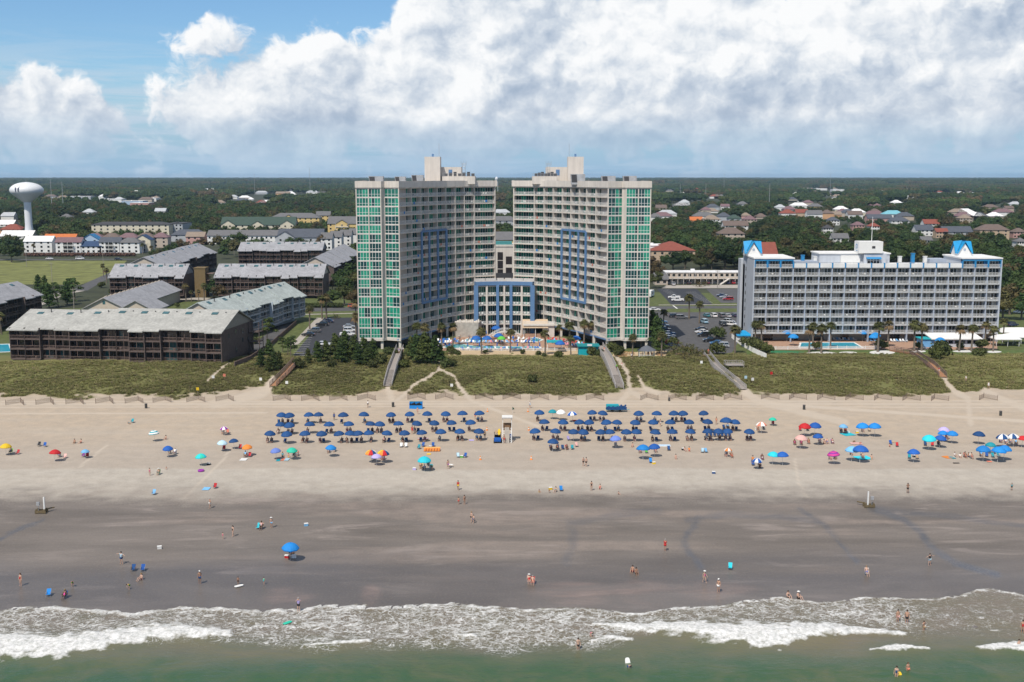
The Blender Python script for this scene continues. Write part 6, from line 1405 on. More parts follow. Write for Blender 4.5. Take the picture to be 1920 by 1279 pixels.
def chair_kit(low=False):
    f, s, b = MB(), MB(), MB(); h = .34
    for x in (-.28,.28):
        f.bar((x,-.32,h),(x,.22,h-.06),.018,n=5); f.bar((x,.18,h-.06),(x,.5,h+.52),.018,n=5); f.bar((x,-.28,0),(x,.1,h+.2),.016,n=5); f.bar((x,.34,0),(x,-.1,h+.2),.016,n=5); f.box(x-.03,-.28,h+.18,x+.03,.28,h+.21)
    s.add([(-.27,-.32,h+.02),(.27,-.32,h+.02),(.27,.22,h-.05),(-.27,.22,h-.05),(-.27,-.32,h-.02),(.27,-.32,h-.02),(.27,.22,h-.09),(-.27,.22,h-.09)],[(0,1,2,3),(7,6,5,4),(0,4,5,1),(1,5,6,2),(3,2,6,7),(0,3,7,4)])
    b.add([(-.27,.2,h-.05),(.27,.2,h-.05),(.27,.5,h+.54),(-.27,.5,h+.54),(-.27,.24,h-.07),(.27,.24,h-.07),(.27,.54,h+.52),(-.27,.54,h+.52)],[(0,1,2,3),(7,6,5,4),(0,3,7,4),(1,5,6,2),(2,6,7,3)])
    return [('frame', f.mesh('frame', m_alu)), ('seat', s.mesh('seat', CV['navy'])), ('backrest', b.mesh('backrest', CV['navy']))]
CHK = chair_kit()
def chair(px, py, c, look, a=0.0, off=(0,0), group='beach chairs on the sand', auto=True, s=1.0):
    g = GB(px, py); x, y = g.x+off[0], g.y+off[1]
    fr = {'frame':{0:m_chairw}} if c == 'navy' else {}
    return place(CHK, 'beach_chair', look, 'beach chair', (x,y,bz(x,y)), a, group, s, {'seat':{0:CV[c]}, 'backrest':{0:CV[c]}, **fr}, auto)
ORD = ['first','second','third','fourth','fifth','sixth','seventh','eighth','ninth','tenth','eleventh','twelfth','thirteenth','fourteenth','fifteenth','sixteenth','seventeenth','eighteenth']
SEATS = []                                                             # (chair, x, y, angle): places people may sit
def umbrella(px, py, c, label, mode='solid', s=1.0, c2='white', group='coloured beach umbrellas', tilt=0.0, auto=False, name='beach_umbrella'):
    g = GB(px, py, 2.0*s)
    pt = {'canopy':{0:CV[c]}} if mode != 'rainbow' else None
    if mode in ('panel','ring'): pt = {'canopy':{0:CV[c],1:CV[c2]}}
    r = place(UK[mode], name, label, 'beach umbrella', g, R.uniform(0,.8), group, s, pt, auto)
    t_ = tilt or R.uniform(-.09,.09); r.rotation_euler.x = t_ if abs(t_) < .1 else 0; r.rotation_euler.y = R.uniform(-.09,.09)
    if tilt:
        for ch in r.children:
            if ch.name.startswith(('canopy','ribs')): ch.matrix_basis = Matrix.Translation((0,0,1.9)) @ Matrix.Rotation(tilt,4,'Y') @ Matrix.Translation((0,0,-1.9))
    return r
def cx(scale, ox, oy, L): return [(ox+a/scale, oy+b/scale) for a, b in L]
B_ = lambda L: cx(6.857,480,740,L); C_ = lambda L: cx(6.857,720,740,L); D_ = lambda L: cx(7.385,980,740,L); E_ = lambda L: cx(6.857,1200,740,L)
NROW = {'back': B_([(320,255),(438,255),(683,252),(803,252),(1123,253),(1380,248),(1738,250)]) + C_([(330,243),(555,240),(792,238),(1010,235),(1233,232)]) + D_([(232,240),(970,240),(1097,247),(1610,250),(1855,255)]) + E_([(440,232),(558,232),(825,230)]),
 'middle': B_([(308,380),(435,380),(688,375),(938,375),(1195,370),(1468,370),(1585,370),(1833,368)]) + C_([(415,362),(643,355),(873,355),(1122,350)]) + D_([(305,370),(560,372),(797,372),(925,375),(1170,373),(1300,375),(1552,375),(1805,370)]) + E_([(390,348),(635,345),(865,340),(1110,325),(1215,345)]),
 'front': B_([(173,490),(400,495),(630,492),(848,492),(1078,492),(1200,492),(1323,490),(1450,487),(1675,487)]) + C_([(265,485),(493,480),(733,470),(975,465),(1217,462)]) + D_([(183,495),(447,497),(705,505),(835,507),(1083,508),(1213,510),(1437,507),(1570,508),(1828,512)]) + E_([(415,470),(640,467),(878,465),(1003,462),(1130,465),(1400,465)])}
rq = random.Random(77)
for row, L in NROW.items():
    lf = sorted([p for p in L if p[0] < 951], reverse=True); rt = sorted([p for p in L if p[0] > 951])
    for side, S_ in (('left', lf), ('right', rt)):
        for i, (px, py) in enumerate(S_):
            big = (1355 < px < 1365 and row == 'middle')
            where = '%s row, %s %s of the lifeguard stand' % (row, ORD[i], side)
            umbrella(px, py, 'navy', 'navy beach umbrella in the %s' % where, s=1.3 if big else rq.uniform(1.05,1.12), group='navy rental umbrellas in three rows')
            g = GB(px, py, 2.0)
            for j, dx in (('left',-.42),('right',.42)):
                if rq.random() < .10: continue
                x, y = g.x+dx+rq.uniform(-.08,.08), g.y-.35+rq.uniform(-.2,.2); a = rq.uniform(-.25,.25)
                place(CHK, 'beach_chair', '%s navy chair under the umbrella %s %s of the lifeguard stand, %s row' % (j, ORD[i], side, row), 'beach chair', (x,y,bz(x,y)), a, 'navy rental chairs in pairs', 1.0, {'frame':{0:m_chairw}}, False)
                if rq.random() < .66: SEATS.append((x, y, a, '%s chair of the %s row, %s navy umbrella %s of the stand' % (j, row, ORD[i], side)))
for px in (1326,1333,1340,1347,1354,1361,1368):
    g = GB(px,819); place(CHK,'beach_chair','navy chair in the tight row','beach chair',g,0,'navy chairs in the tight row',1.0,{'frame':{0:m_chairw}},True)
m_ = umbrella
for a in [(10,835.5,'yellow','yellow umbrella at the left edge of the beach'),(101.5,847,'red','flattened red umbrella on the left beach'),(159.5,845.5,'sky','small pale blue umbrella right of the red one','solid',.75),(289.5,810.5,'teal','teal and white ringed umbrella','ring'),(315,839.5,'royal','royal blue umbrella below the ringed one','solid',.95),(377,854.5,'mint','mint green and turquoise umbrella on the left beach','panel',1.0,'cyan'),(420.5,802.5,'purple','small purple and white umbrella high on the left beach','panel',.8),(416,829,'ice','very pale blue umbrella left of the navy pair','solid',.95),(439,826,'navy','lone navy umbrella between the pale blue and orange ones','solid',.9),(464,837,'orange','orange umbrella with a white towel before it','solid',.95),
  (518,843.5,'peri','periwinkle blue umbrella left of the mint one','solid',.95),(546.5,843,'mint','mint green umbrella beside the periwinkle one','solid',1.0),(619,838,'blue','bright blue umbrella below the rental rows'),(695.5,847.5,'red','rainbow panelled umbrella, left of the pair','rainbow',1.08),(717.5,847.5,'blue','rainbow panelled umbrella, right of the pair','rainbow',1.08),(706,855,'lavender','lavender umbrella in front of the rainbow pair','solid',.95),(795.5,860.5,'cyan','wide turquoise umbrella below the orange mat','solid',1.2),
  (1035.8,771,'teal','teal umbrella in the back row','solid',.95),(1052,771.4,'white','white umbrella in the back row','solid',1.0),(1074,775,'royal','royal blue umbrella with a white panel in the back row','panel',1.05),(1036,827,'navy','navy umbrella over the group below the rental rows','solid',1.1),(1155.4,821,'peri','soft blue umbrella under the front row','solid',1.1),(1206,838.8,'blue','bright blue umbrella, left of a touching pair','solid',1.25),(1228,836.4,'royal','royal blue umbrella, right of a touching pair','solid',1.1),
  (1428,795,'coral','coral umbrella right of the rental rows','panel',1.05),(1449,785.5,'mint','small mint umbrella right of the coral one','solid',.8),(1365,843,'orange','small orange and white umbrella','panel',.75),(1448.6,851,'cyan','turquoise umbrella of the lower right pair','solid',1.05),(1468,851.6,'royal','royal blue umbrella of the lower right pair','solid',1.1),(1420.5,862,'white','white umbrella with a blue panel, tilted to the sea','panel',.9,'royal'),
  (1508.5,797.5,'red','red domed umbrella touching a royal blue one','solid',1.2),(1528,796.3,'royal','royal blue umbrella touching a red one','solid',1.2),(1580.8,798.5,'sky','small light blue umbrella over a blue mat','solid',.9),(1619,797.3,'blue','bright blue umbrella, left of the upper pair','solid',1.25),(1641,797.6,'blue','bright blue umbrella, right of the upper pair','solid',1.25),(1500.7,820,'pink','wide pale pink umbrella','solid',1.2),(1534.5,817.2,'royal','royal blue umbrella over a family on towels','solid',1.0),(1564.9,850,'purple','purple and pink ringed umbrella','ring',1.1,'magenta'),(1597.7,842,'sky','light blue umbrella beside the big blue shade','solid',1.25),(1613,841,'royal','big royal blue shade over a turquoise mat','solid',1.45),
  (1769.5,804.5,'lavender','lavender umbrella behind the blue ones','solid',1.1),(1769,811.3,'blue','mid blue umbrella in the right hand cluster','solid',1.0),(1785.8,812,'blue','bright blue umbrella at the right of the cluster','solid',1.1),(1742.6,820,'cyan','wide cyan umbrella at the front of the cluster','solid',1.3),(1762,820,'royal','royal blue umbrella beside the wide cyan one','solid',1.1),(1835,813,'navy','lone navy umbrella with an empty shadow','solid',1.15),(1882,818.2,'white','white umbrella with navy panels, left of two','panel',1.2,'navy'),(1901.5,817.4,'white','white umbrella with navy panels, right of two','panel',1.15,'navy'),(1916.5,820.8,'red','red umbrella at the right edge','solid',1.0),(1857,833.2,'teal','tilted teal umbrella behind the blue ones','solid',1.0),(1844.6,840.7,'blue','bright blue umbrella, leftmost of the front three','solid',1.3),(1871.5,842.6,'blue','bright blue umbrella, middle of the front three','solid',1.3),(1883,840,'blue','bright blue umbrella, rightmost of the front three','solid',1.25),(1714,846.5,'royal','royal blue umbrella over a dark box','solid',1.1),(543,1023,'blue','lone bright blue umbrella on the wet sand','solid',1.15)]:
    umbrella(*a)
for px, py, c, look in [(484,992,'cyan','cyan and white striped chair on the wet sand'),(250,1071,'navy','dark blue folding chair, left of two on the wet sand'),(267.7,1071,'royal','royal blue folding chair, right of two on the wet sand'),(91,1118,'blue','bright blue chair near the surf'),(121,1122,'navy','dark chair near the surf with a seated person'),(1052,921,'blue','bright blue chair at the edge of the wet sand'),(1369,1068,'cyan','cyan chair alone on the wet sand'),(403,916,'red','red folding chair at the edge of the dry sand'),(288,928,'sky','pale blue chair with a bag at the edge of the wet sand'),(297,890,'green','tall green chair below the royal umbrella'),(752,839,'white','white chair, left of two facing the sea'),(761,839,'white','white chair, right of two facing the sea'),(793,838,'royal','royal blue chair, left above the orange mat'),(812,838,'royal','royal blue chair, right above the orange mat'),(785,842,'teal','teal chair left of the orange mat'),(859,858,'ice','pale chair beside a blue one in open sand'),(872,858,'royal','blue chair beside a pale one in open sand'),(1220,868,'blue','bright blue chair with a yellow bag'),(1317,849,'ice','pale blue chair, left of two white ones'),(1324,849,'sky','sky blue chair, right of two'),(1066,826,'lavender','lavender chair under the front row'),(1081,838,'pink','pink chair at the end of the seated group'),(248,793,'teal','teal towel chair alone on the upper beach'),(73,837,'black','black bag chair beside a blue one'),(84,838,'royal','blue chair with a bag on the left beach'),(1705,860,'teal','teal chair before the dark box'),(1720,861,'tan','tan chair before the dark box'),(1254,845,'navy','navy chair with a pram'),(490,992,'tan','tan chair beside the striped chair'),(992,1093,'pink','pink chair on the wet sand, left of two'),(999,1095,'red','red chair on the wet sand, right of two'),(1625,1078,'white','white chair at the edge of the wet sand'),(545,1040,'black','black chair under the wet sand umbrella'),(1670,834,'royal','blue chair in the right hand family'),(1682,838,'red','red chair in the right hand family'),(958,822,'royal','blue chair behind the lifeguard stand')]:
    chair(px, py+.0, c, look, R.uniform(-.3,.3), auto=False)
for px, py, c in [(20,850,'green'),(33,852,'red'),(111,857,'black'),(121,860,'pink'),(156,857,'purple'),(164,858,'red'),(318,851,'tan'),(328,852,'sky'),(418,813,'red'),(427,813,'coral'),(420,844,'red'),(450,842,'red'),(460,857,'coral'),(468,857,'red'),(551,857,'black'),(557,855,'red'),(616,849,'black'),(627,847,'teal'),(700,863,'teal'),(719,862,'magenta'),(789,878,'yellow'),(803,874,'black'),(808,880,'teal'),(1033,843,'navy'),(1045,842,'navy'),(1055,843,'navy'),(1063,843,'red'),(1073,843,'teal'),(1154,836,'teal'),(1200,849,'navy'),(1212,850,'green'),(1229,848,'navy'),(1421,807,'coral'),(1432,806,'black'),(1449,797,'red'),(1361,856,'coral'),(1372,858,'orange'),(1412,873,'royal'),(1424,873,'navy'),(1429,862,'magenta'),(1500,808,'red'),(1514,808,'black'),(1577,811,'navy'),(1585,811,'red'),(1618,810,'navy'),(1630,809,'tan'),(1490,834,'coral'),(1502,834,'red'),(1516,832,'coral'),(1537,830,'navy'),(1551,832,'pink'),(1561,832,'purple'),(1557,862,'red'),(1566,861,'navy'),(1596,853,'black'),(1618,860,'black'),(1735,836,'navy'),(1748,837,'red'),(1760,836,'black'),(1776,824,'coral'),(1876,830,'navy'),(1886,832,'coral'),(1895,832,'black'),(1905,834,'pink'),(1840,856,'navy'),(1850,857,'royal'),(1862,858,'teal'),(1873,857,'teal'),(1810,858,'red'),(1822,860,'white')]:
    chair(px, py, c, '%s folding beach chair' % {'sky':'sky blue','ice':'pale'}.get(c,c), R.uniform(-.4,.4), group='folding chairs among the coloured umbrellas'); g = GB(px,py)
    if R.random() < .6: SEATS.append((g.x, g.y, 0, None))
# lifeguard stand
m_ww = M('white painted timber', (.72,.72,.70), .6, .1, 2)
g = GB(951,828); ls = thing('lifeguard_stand', 'tall white wooden lifeguard stand with ladder front and flat roof', 'lifeguard stand', g)
mb = MB()
for x in (-.92,.92): mb.beam((x,-1.3,0),(x,.1,3.1),.12,.12); mb.beam((x,1.1,0),(x,.9,5.0),.12,.12); mb.beam((x,.0,2.6),(x,.0,5.0),.1,.1); mb.beam((x,-.6,1.5),(x,1.0,1.5),.1,.1)
mb.build('frame', m_ww, ls)
mb = MB()
for k in range(9):
    t_ = k/9; y, z = -1.3+1.4*t_, .15+3.0*t_
    for x in (-.78,.78): mb.box(x-.2,y-.05,z,x+.2,y+.05,z+.07)
mb.build('ladder', m_ww, ls)
mb = MB(); mb.box(-1.05,-.3,5.0,1.05,1.3,5.12); mb.box(-1.1,-.4,5.12,1.1,1.4,5.35); mb.build('roof', m_ww, ls)
mb = MB(); mb.box(-.9,-.1,2.5,.9,1.0,2.62); mb.box(-.9,.85,2.6,.9,.95,3.8); mb.build('platform', m_chairw, ls)
mb = MB(); mb.box(-.6,.2,2.62,.6,.8,3.0); mb.box(-.6,.7,3.0,.6,.8,3.6); mb.build('seat', m_chairw, ls)
mb = MB(); [mb.add([(-.45+.3*i,-1.45,.05),(-.2+.3*i,-1.45,.05),(-.2+.3*i,0,3.05),(-.45+.3*i,0,3.05),(-.45+.3*i,-1.4,.0),(-.2+.3*i,-1.4,.0),(-.2+.3*i,.05,3.0),(-.45+.3*i,.05,3.0)],[(0,1,2,3),(7,6,5,4),(0,4,5,1),(1,5,6,2),(2,6,7,3),(3,7,4,0)]) for i in range(3)]; mb.build('ramp', m_conc, ls)
# patrol buggy with boards on its roof
g = GB(933,829); bg_ = thing('beach_buggy', 'blue beach patrol buggy with open cab and roof rack', 'buggy', g)
mb = MB(); mb.box(-.7,-1.35,.45,.7,1.4,.75); mb.box(-.68,-1.4,.75,.68,-.5,1.12); mb.box(-.7,.55,.75,.7,1.4,1.1); mb.build('body', CV['royal'], bg_)
mb = MB()
for x in (-.65,.65): mb.bar((x,-.5,1.1),(x,-.1,1.95),.035); mb.bar((x,.6,1.1),(x,.55,1.95),.035); mb.bar((x,-.1,1.95),(x,.55,1.95),.035)
mb.build('roll_cage', m_louv, bg_); mb = MB(); mb.box(-.72,-.25,1.95,.72,.75,2.02); mb.build('roof', m_louv, bg_)
mb = MB(); mb.box(-.62,-.1,.75,.62,.45,1.0); mb.box(-.62,.4,1.0,.62,.5,1.5); mb.build('seat', CV['black'], bg_)
for x in (-.68,.68):
    for y in (-.95,.95): mb = MB(); mb.X = Matrix.Translation((x,y,.33)) @ Matrix.Rotation(math.pi/2,4,'Y'); mb.lathe([(.25,-.14),(.33,-.1),(.33,.1),(.25,.14)],12); mb.X = None; mb.build('wheel', m_tyre, bg_)
for x, c, l in ((-.3,'tan','tan rescue board on the buggy roof'),(.32,'yellow','yellow rescue board standing on the buggy roof')):
    mb = MB(); prof = [(.02,-1.45),(.2,-1.2),(.28,-.5),(.29,.3),(.22,1.0),(.03,1.45)]
    mb.add([(s*w_,y,z) for z in (0,.09) for s in (-1,1) for w_, y in prof], [(i,i+1,i+7,i+6) for i in range(5)] + [(12+i,18+i,19+i,13+i) for i in range(5)] + [(i,12+i,13+i,i+1) for i in range(5)] + [(6+i,7+i,19+i,18+i) for i in range(5)] + [(0,6,18,12),(5,17,23,11)])
    o = mb.build('rescue_board', CV[c], None, (g.x+x, g.y+.3, g.z+2.06)); o.rotation_euler.x = rad(14) if c == 'yellow' else 0; tag(o, l, 'rescue board')
# storage bin, trailer, cones, barrels, flags
g = GB(780,766); sb = thing('storage_bin', 'open blue storage bin near the fence filled with dark goods', 'storage bin', g)
mb = MB(); [mb.box(*q) for q in ((-1.55,-.6,0,1.55,-.52,.85),(-1.55,.52,0,1.55,.6,1.55),(-1.55,-.52,0,-1.47,.52,1.5),(1.47,-.52,0,1.55,.52,1.5),(-1.47,-.52,0,1.47,.52,.08))]; mb.build('box', CV['blue'], sb)
mb = MB(); [mb.box(-1.4+i*.4,-.45,.08,-1.05+i*.4,.45,1.0+.2*(i%3)) for i in range(7)]; mb.build('folded_goods', CV['black'], sb)
mb = MB(); mb.box(-1.6,.5,1.55,1.6,.65,1.63); mb.build('lid', CV['teal'], sb)
g = GB(1155,772); tr2 = thing('rental_trailer', 'long blue rental trailer covered with folded navy canvas', 'trailer', g)
mb = MB(); mb.box(-2.4,-.75,.55,2.4,.75,.7); mb.box(-2.3,-.7,.7,.6,.7,1.75); mb.box(2.4,-.06,.5,3.2,.06,.58); mb.build('bed', CV['teal'], tr2)
mb = MB()
for i in range(9): mb.bar((-2.3+i*.5,-.85,1.0+.3*(i % 2)),(-1.7+i*.5,.6,1.1+.3*((i+1) % 2)),.24,n=8)
mb.box(-2.3,-.9,.65,2.45,-.72,1.3); mb.build('folded_canvas', CV['navy'], tr2)
for x in (-.9,.9):
    for y in (-.65,.65): mb = MB(); mb.X = Matrix.Translation((x,y,.35)) @ Matrix.Rotation(math.pi/2,4,'X'); mb.lathe([(.28,-.1),(.35,-.08),(.35,.08),(.28,.1)],12); mb.X = None; mb.build('wheel', m_tyre, tr2)
cn_, cb_ = MB(), MB(); cn_.lathe([(.19,.04),(.12,.4),(.05,.72)],10); cb_.box(-.22,-.22,0,.22,.22,.04); cw_ = MB(); cw_.lathe([(.142,.3),(.115,.45)],10)
CONE = [('cone', cn_.mesh('cone', CV['orange'])), ('base', cb_.mesh('base', CV['orange'])), ('band', cw_.mesh('band', m_white))]
for px, py, l in [(914,772,'upper left'),(990,772,'upper right'),(913,807,'middle left'),(991.5,807,'middle right'),(900.5,862,'lower left'),(996,862,'lower right')]: place(CONE,'traffic_cone','orange cone at the %s of the lifeguard stand lane' % l,'cone',GB(px,py),0,'orange cones round the lifeguard stand',1.1,None,False)
bl, rl_ = MB(), MB(); bl.lathe([(.26,0),(.3,.1),(.3,1.0)],12); rl_.lathe([(.33,.98),(.33,1.08),(.2,1.12)],12)
BIN = [('barrel', bl.mesh('barrel', M('dark bin plastic', (.05,.052,.05), .6))), ('lid', rl_.mesh('lid', M('bin lid', (.11,.10,.10), .6)))]
for px, py, l in [(274,765.5,'left of the rental rows'),(737,763,'by the left boardwalk'),(1507.5,768,'right of the rental rows'),(1876,779.5,'near the right edge'),(1254.5,752,'against the sand fence')]: place(BIN,'litter_bin','dark grey litter bin %s' % l,'litter bin',GB(px,py),0,'dark litter bins along the upper beach',1.05 if px != 1254.5 else .8,None,False)
m_slat = M('fence slat', (.22,.165,.13), .9, .25, 3)
def sfence():
    k = []
    for a, b in (((-2.2,0),(0,3.2)),((0,3.2),(2.2,0))):
        mb = MB(); L, d, n = seg(a,b,0); q = int(L/.15)
        for i in range(q): s = L*(i+.5)/q; c = (a[0]+d.x*s, a[1]+d.y*s); mb.X = Matrix.Translation((c[0],c[1],0)) @ Matrix.Rotation(math.atan2(d.y,d.x),4,'Z'); mb.box(-.022,-.006,-.2,.022,.006,1.18 + .04*math.sin(i*5))
        mb.X = None
        for z in (.25,.6,.95): mb.beam((*a,z),(*b,z),.015,.02)
        k.append(('slat_panel', mb.mesh('slat_panel', m_slat)))
    for a in ((-2.2,0),(0,3.2),(2.2,0)): mb = MB(); mb.bar((*a,-.3),(*a,1.4),.05,n=6); k.append(('post', mb.mesh('post', m_slat)))
    return k
SFK = sfence()
for i, (x0, x1, yb) in enumerate([(9.5,46,760),(66,102,759),(122,158,758),(177.5,214,757),(234,269,756.5),(287,321,755),(349.5,385,754),(404,439,752.5),(511,546,752),(564,599.6,752),(617,652,751.5),(670,704.6,751),(764,798,749.5),(816,850,749),(890,925,749),(942,976.7,749),(995,1028,750),(1047,1081,750),(1099,1132,750.5),(1201,1234,750.5),(1253,1287,750.5),(1305,1338,750.5),(1357,1391,750),(1427,1461,749),(1479,1513,749.5),(1532,1566,750),(1585,1619,750.5),(1638,1673,751),(1692,1726,751.5),(1745,1780,752),(1836,1870,751)]):
    g = GB((x0+x1)/2, yb); place(SFK,'sand_fence','V shaped slat sand fence','sand fence',g,R.uniform(-.08,.08),'slat sand fences along the dune foot',1.0)
# small things: towels, mats, coolers, boards, bags
def towel(px, py, c, label, L=1.9, W_=.85, a=0.0, c2=None, name='beach_towel', cat='towel'):
    g = GB(px,py); mb = MB(); n = 8
    for i in range(n):
        y0, y1 = -L/2+L*i/n, -L/2+L*(i+1)/n; z0, z1 = .10+.015*math.sin(i*1.9), .10+.015*math.sin(i*1.9+1.9)
        mb.add([(-W_/2,y0,z0),(W_/2,y0,z0),(W_/2,y1,z1),(-W_/2,y1,z1),(-W_/2,y0,z0-.05),(W_/2,y0,z0-.05),(W_/2,y1,z1-.05),(-W_/2,y1,z1-.05)],[(0,1,2,3),(0,4,5,1),(2,6,7,3),(0,3,7,4),(1,5,6,2)], 0 if c2 is None else i % 2)
    tag(mb.build(name, [CV[c], CV[c2 or c]], None, g, a), label, cat)
for a in [(457,862,'white','white patterned towel in front of the orange umbrella',1.9,1.3),(523,863,'teal','teal towel beside the periwinkle umbrella'),(531,862,'coral','coral towel between two teal ones'),(538,862,'ice','pale blue towel beside the coral one'),(387,917,'sky','pale towel beside the red folding chair',1.7,1.2),(793,823,'orange','orange and blue mat behind the orange lounge mat',1.4,2.2,.0,'sky'),(1246,836,'white','blue and white striped mat beside the royal umbrella',1.6,2.4,0,'sky'),(1590,815,'cyan','wide turquoise mat under the small light blue umbrella',2.4,2.6,.3),(1618,859,'cyan','square turquoise mat below the big blue shade',2.6,3.0,.2),(1605,832,'pink','pale pink towel behind the big blue shade',1.6,2.4),(1776,858,'orange','orange beach towel in the right hand family',1.8,1.4,.3),(1785,859,'teal','teal towel beside the orange one',1.4,.9,.3),(1673,829,'tan','small sandy towel in the right hand family',1.2,1.0),(1080,789,'red','red towel under the back row umbrellas',1.0,1.8),(757,824,'teal','teal board lying behind the white chairs',.7,1.5),(884,826,'lavender','lavender towel crumpled near the front row',.9,1.0),(804,852,'yellow','small yellow towel below the orange mat',.8,.8),(1793,869,'black','dark strap of cloth on the pale sand',.5,1.2),(1855,866,'coral','small coral towel on the pale sand',.7,.9),(1408,809,'navy','navy towel by the coral umbrella',.6,.9)]: towel(*a)
g = GB(810,846); om = thing('lounge_mat', 'long bright orange inflatable lounge mat with raised back', 'lounge mat', g, .03)
mb = MB()
for i in range(6): mb.X = Matrix.Translation((-1.4+i*.56,0,.22)) @ Matrix.Rotation(math.pi/2,4,'X'); mb.lathe([(.1,-.55),(.27,-.45),(.27,.45),(.1,.55)],10)
mb.X = None; mb.build('cushion', CV['orange'], om); mb = MB(); mb.bar((-1.65,.55,.5),(1.65,.55,.5),.24,n=10); mb.build('raised_back', M('light orange', (.80,.36,.10), .7), om)
def cooler(px, py, c, label):
    g = GB(px,py); r = thing('cool_box', label, 'cool box', g, R.uniform(-.5,.5)); mb = MB(); mb.box(-.3,-.2,0,.3,.2,.36); mb.build('box', CV[c], r); mb = MB(); mb.box(-.32,-.22,.36,.32,.22,.44); mb.build('lid', m_white, r); mb = MB(); mb.bar((-.34,0,.3),(-.34,0,.5),.02).bar((.34,0,.3),(.34,0,.5),.02); mb.build('handle', m_alu, r)
for px, py, c, l in [(551,1046,'white','white cool box under the wet sand umbrella'),(866,858,'green','green cool box between the pale and blue chairs'),(1607,812,'yellow','yellow cool box beside the upper blue pair'),(1590,812,'white','white cool box in front of the small light blue umbrella'),(1714,857,'black','large black box under the royal umbrella'),(1838,845,'cyan','cyan cool box left of the front three umbrellas'),(777,881,'lavender','lavender cool box left of the turquoise umbrella'),(391,872,'black','black bag like box by the mint umbrella'),(807,840,'black','black box on the sand between the royal chairs'),(1418,806,'white','white cool box near the coral umbrella'),(1406,820,'white','white cool box by the last navy umbrella'),(1032,918,'yellow','yellow toy box by the seated bather'),(538,1046,'red','red bucket like box near the wet sand umbrella'),(574,986,'sky','tiny pale blue box alone on wet sand'),(299,1029,'white','small white and black box alone on the wet sand'),(1338,888,'navy','tiny navy bag like box on the pale sand'),(1226,870,'yellow','yellow bag like box by the bright blue chair'),(1281,844,'black','small black box near the pram')]: cooler(px,py,c,l)
g = GB(377,884); mb = MB(); mb.X = Matrix.Translation((0,0,.18)); n = 20
tv = [((.42+.2*math.cos(b))*math.cos(a), (.42+.2*math.cos(b))*math.sin(a), .2*math.sin(b)) for a in [2*math.pi*i/n for i in range(n)] for b in [2*math.pi*j/8 for j in range(8)]]
mb.add(tv, [(i*8+j, ((i+1)%n)*8+j, ((i+1)%n)*8+(j+1)%8, i*8+(j+1)%8) for i in range(n) for j in range(8)]); mb.X = None; tag(mb.build('swim_ring', CV['purple'], None, g), 'dark purple swim ring lying on the sand below the mint umbrella', 'swim ring')
def board(px, py, c, label, a=0, z=.08, tilt=0):
    g = GB(px,py); mb = MB(); pr = [(.12,-.62),(.26,-.45),(.3,0),(.28,.4),(.2,.58),(.05,.63)]
    L = [(w_,y) for w_, y in pr] + [(-w_,y) for w_, y in pr[::-1]]; mb.prism(L,0,.06); o = mb.build('body_board', CV[c], None, (g.x,g.y,g.z+z), a); o.rotation_euler.x = tilt; tag(o, label, 'body board')
for a in [(448,1100,'white','white body board carried at the water edge child',-.9,.1),(539,1170,'mint','pale green body board floating in the foam',-.7,.15),(1177,1249,'white','white body board held up in the green water',.3,.35,1.1),(1687,1275,'yellow','yellow body board beside the bather at the bottom edge',.2,.3,1.0),(844,876,'white','white board carried by the walker above the wet sand',1.2,.5)]: board(*a)
# drain outfalls and signs
m_opost = M('weathered outfall timber', (.13,.10,.055), .95, .3, 3)
for px, py, s, l in [(78,962,1,'left drain outfall with a white post and grey meter box'),(1629,951,-1,'right drain outfall with a white post and grey meter box')]:
    g = GB(px,py); r = thing('drain_outfall', l, 'outfall', g)
    mb = MB(); [mb.box(x-.12,y-.12,-.3,x+.12,y+.12,.75) for x in (-.7,.7) for y in (-.4,.4)]; mb.box(-.9,-.55,.1,.9,-.42,.5); mb.box(-.9,.42,.1,.9,.55,.5); mb.build('timber_box', m_opost, r)
    mb = MB(); mb.box(.35*s+.15-.1,-.1,0,.35*s+.15+.1,.1,2.7); mb.build('white_post', m_white, r)
    mb = MB(); mb.bar((-.5*s,0,.4),(-.5*s,0,1.4),.05); mb.box(-.5*s-.25,-.15,1.3,-.5*s+.25,.15,1.85); mb.build('meter_box', m_steel, r)
    mb = MB(); mb.bar((.3*s,.5,.5),(1.5*s,1.6,.5),.11,n=8); mb.build('pipe', m_opost, r)
for px, py, c, l in [(400,716,'white','white notice on a post by the left dune path'),(421,713,'coral','reddish notice on a post by the left dune path'),(489,720,'white','white notice near the orange brown boardwalk foot'),(538,726,'white','small white notice on the left dune'),(847,732,'white','white notice on the dune trail'),(1446,709,'red','red notice on the dune below the putting green'),(1398,716,'ice','pale notice, left of two at the long boardwalk foot'),(1411,719,'white','white notice, right of two at the long boardwalk foot'),(1315,688,'white','white notice on the dune by the palmettos'),(371,739,'yellow','yellow notice at the left dune edge')]:
    g = GB(px,py); r = thing('notice_sign', l, 'sign', g); mb = MB(); mb.bar((0,0,-.2),(0,0,1.7),.05,n=6); mb.build('post', m_brail, r); mb = MB(); mb.box(-.35,-.06,1.0,.35,-.04,1.75); mb.build('panel', CV[c], r)
g = GB(960.6,775); r = thing('pennant', 'small dark green pennant above the lifeguard stand', 'flag', g); mb = MB(); mb.bar((0,0,0),(0,0,1.6),.025,n=5); mb.build('staff', m_pole, r); mb = MB(); mb.add([(0,0,1.6),(.55,.05,1.0),(0,0,.8),(0,.03,1.6),(.55,.08,1.0),(0,.03,.8)],[(0,1,2),(5,4,3),(0,3,4,1),(1,4,5,2)]); mb.build('flag', M('dark green flag', (.01,.06,.03)), r)
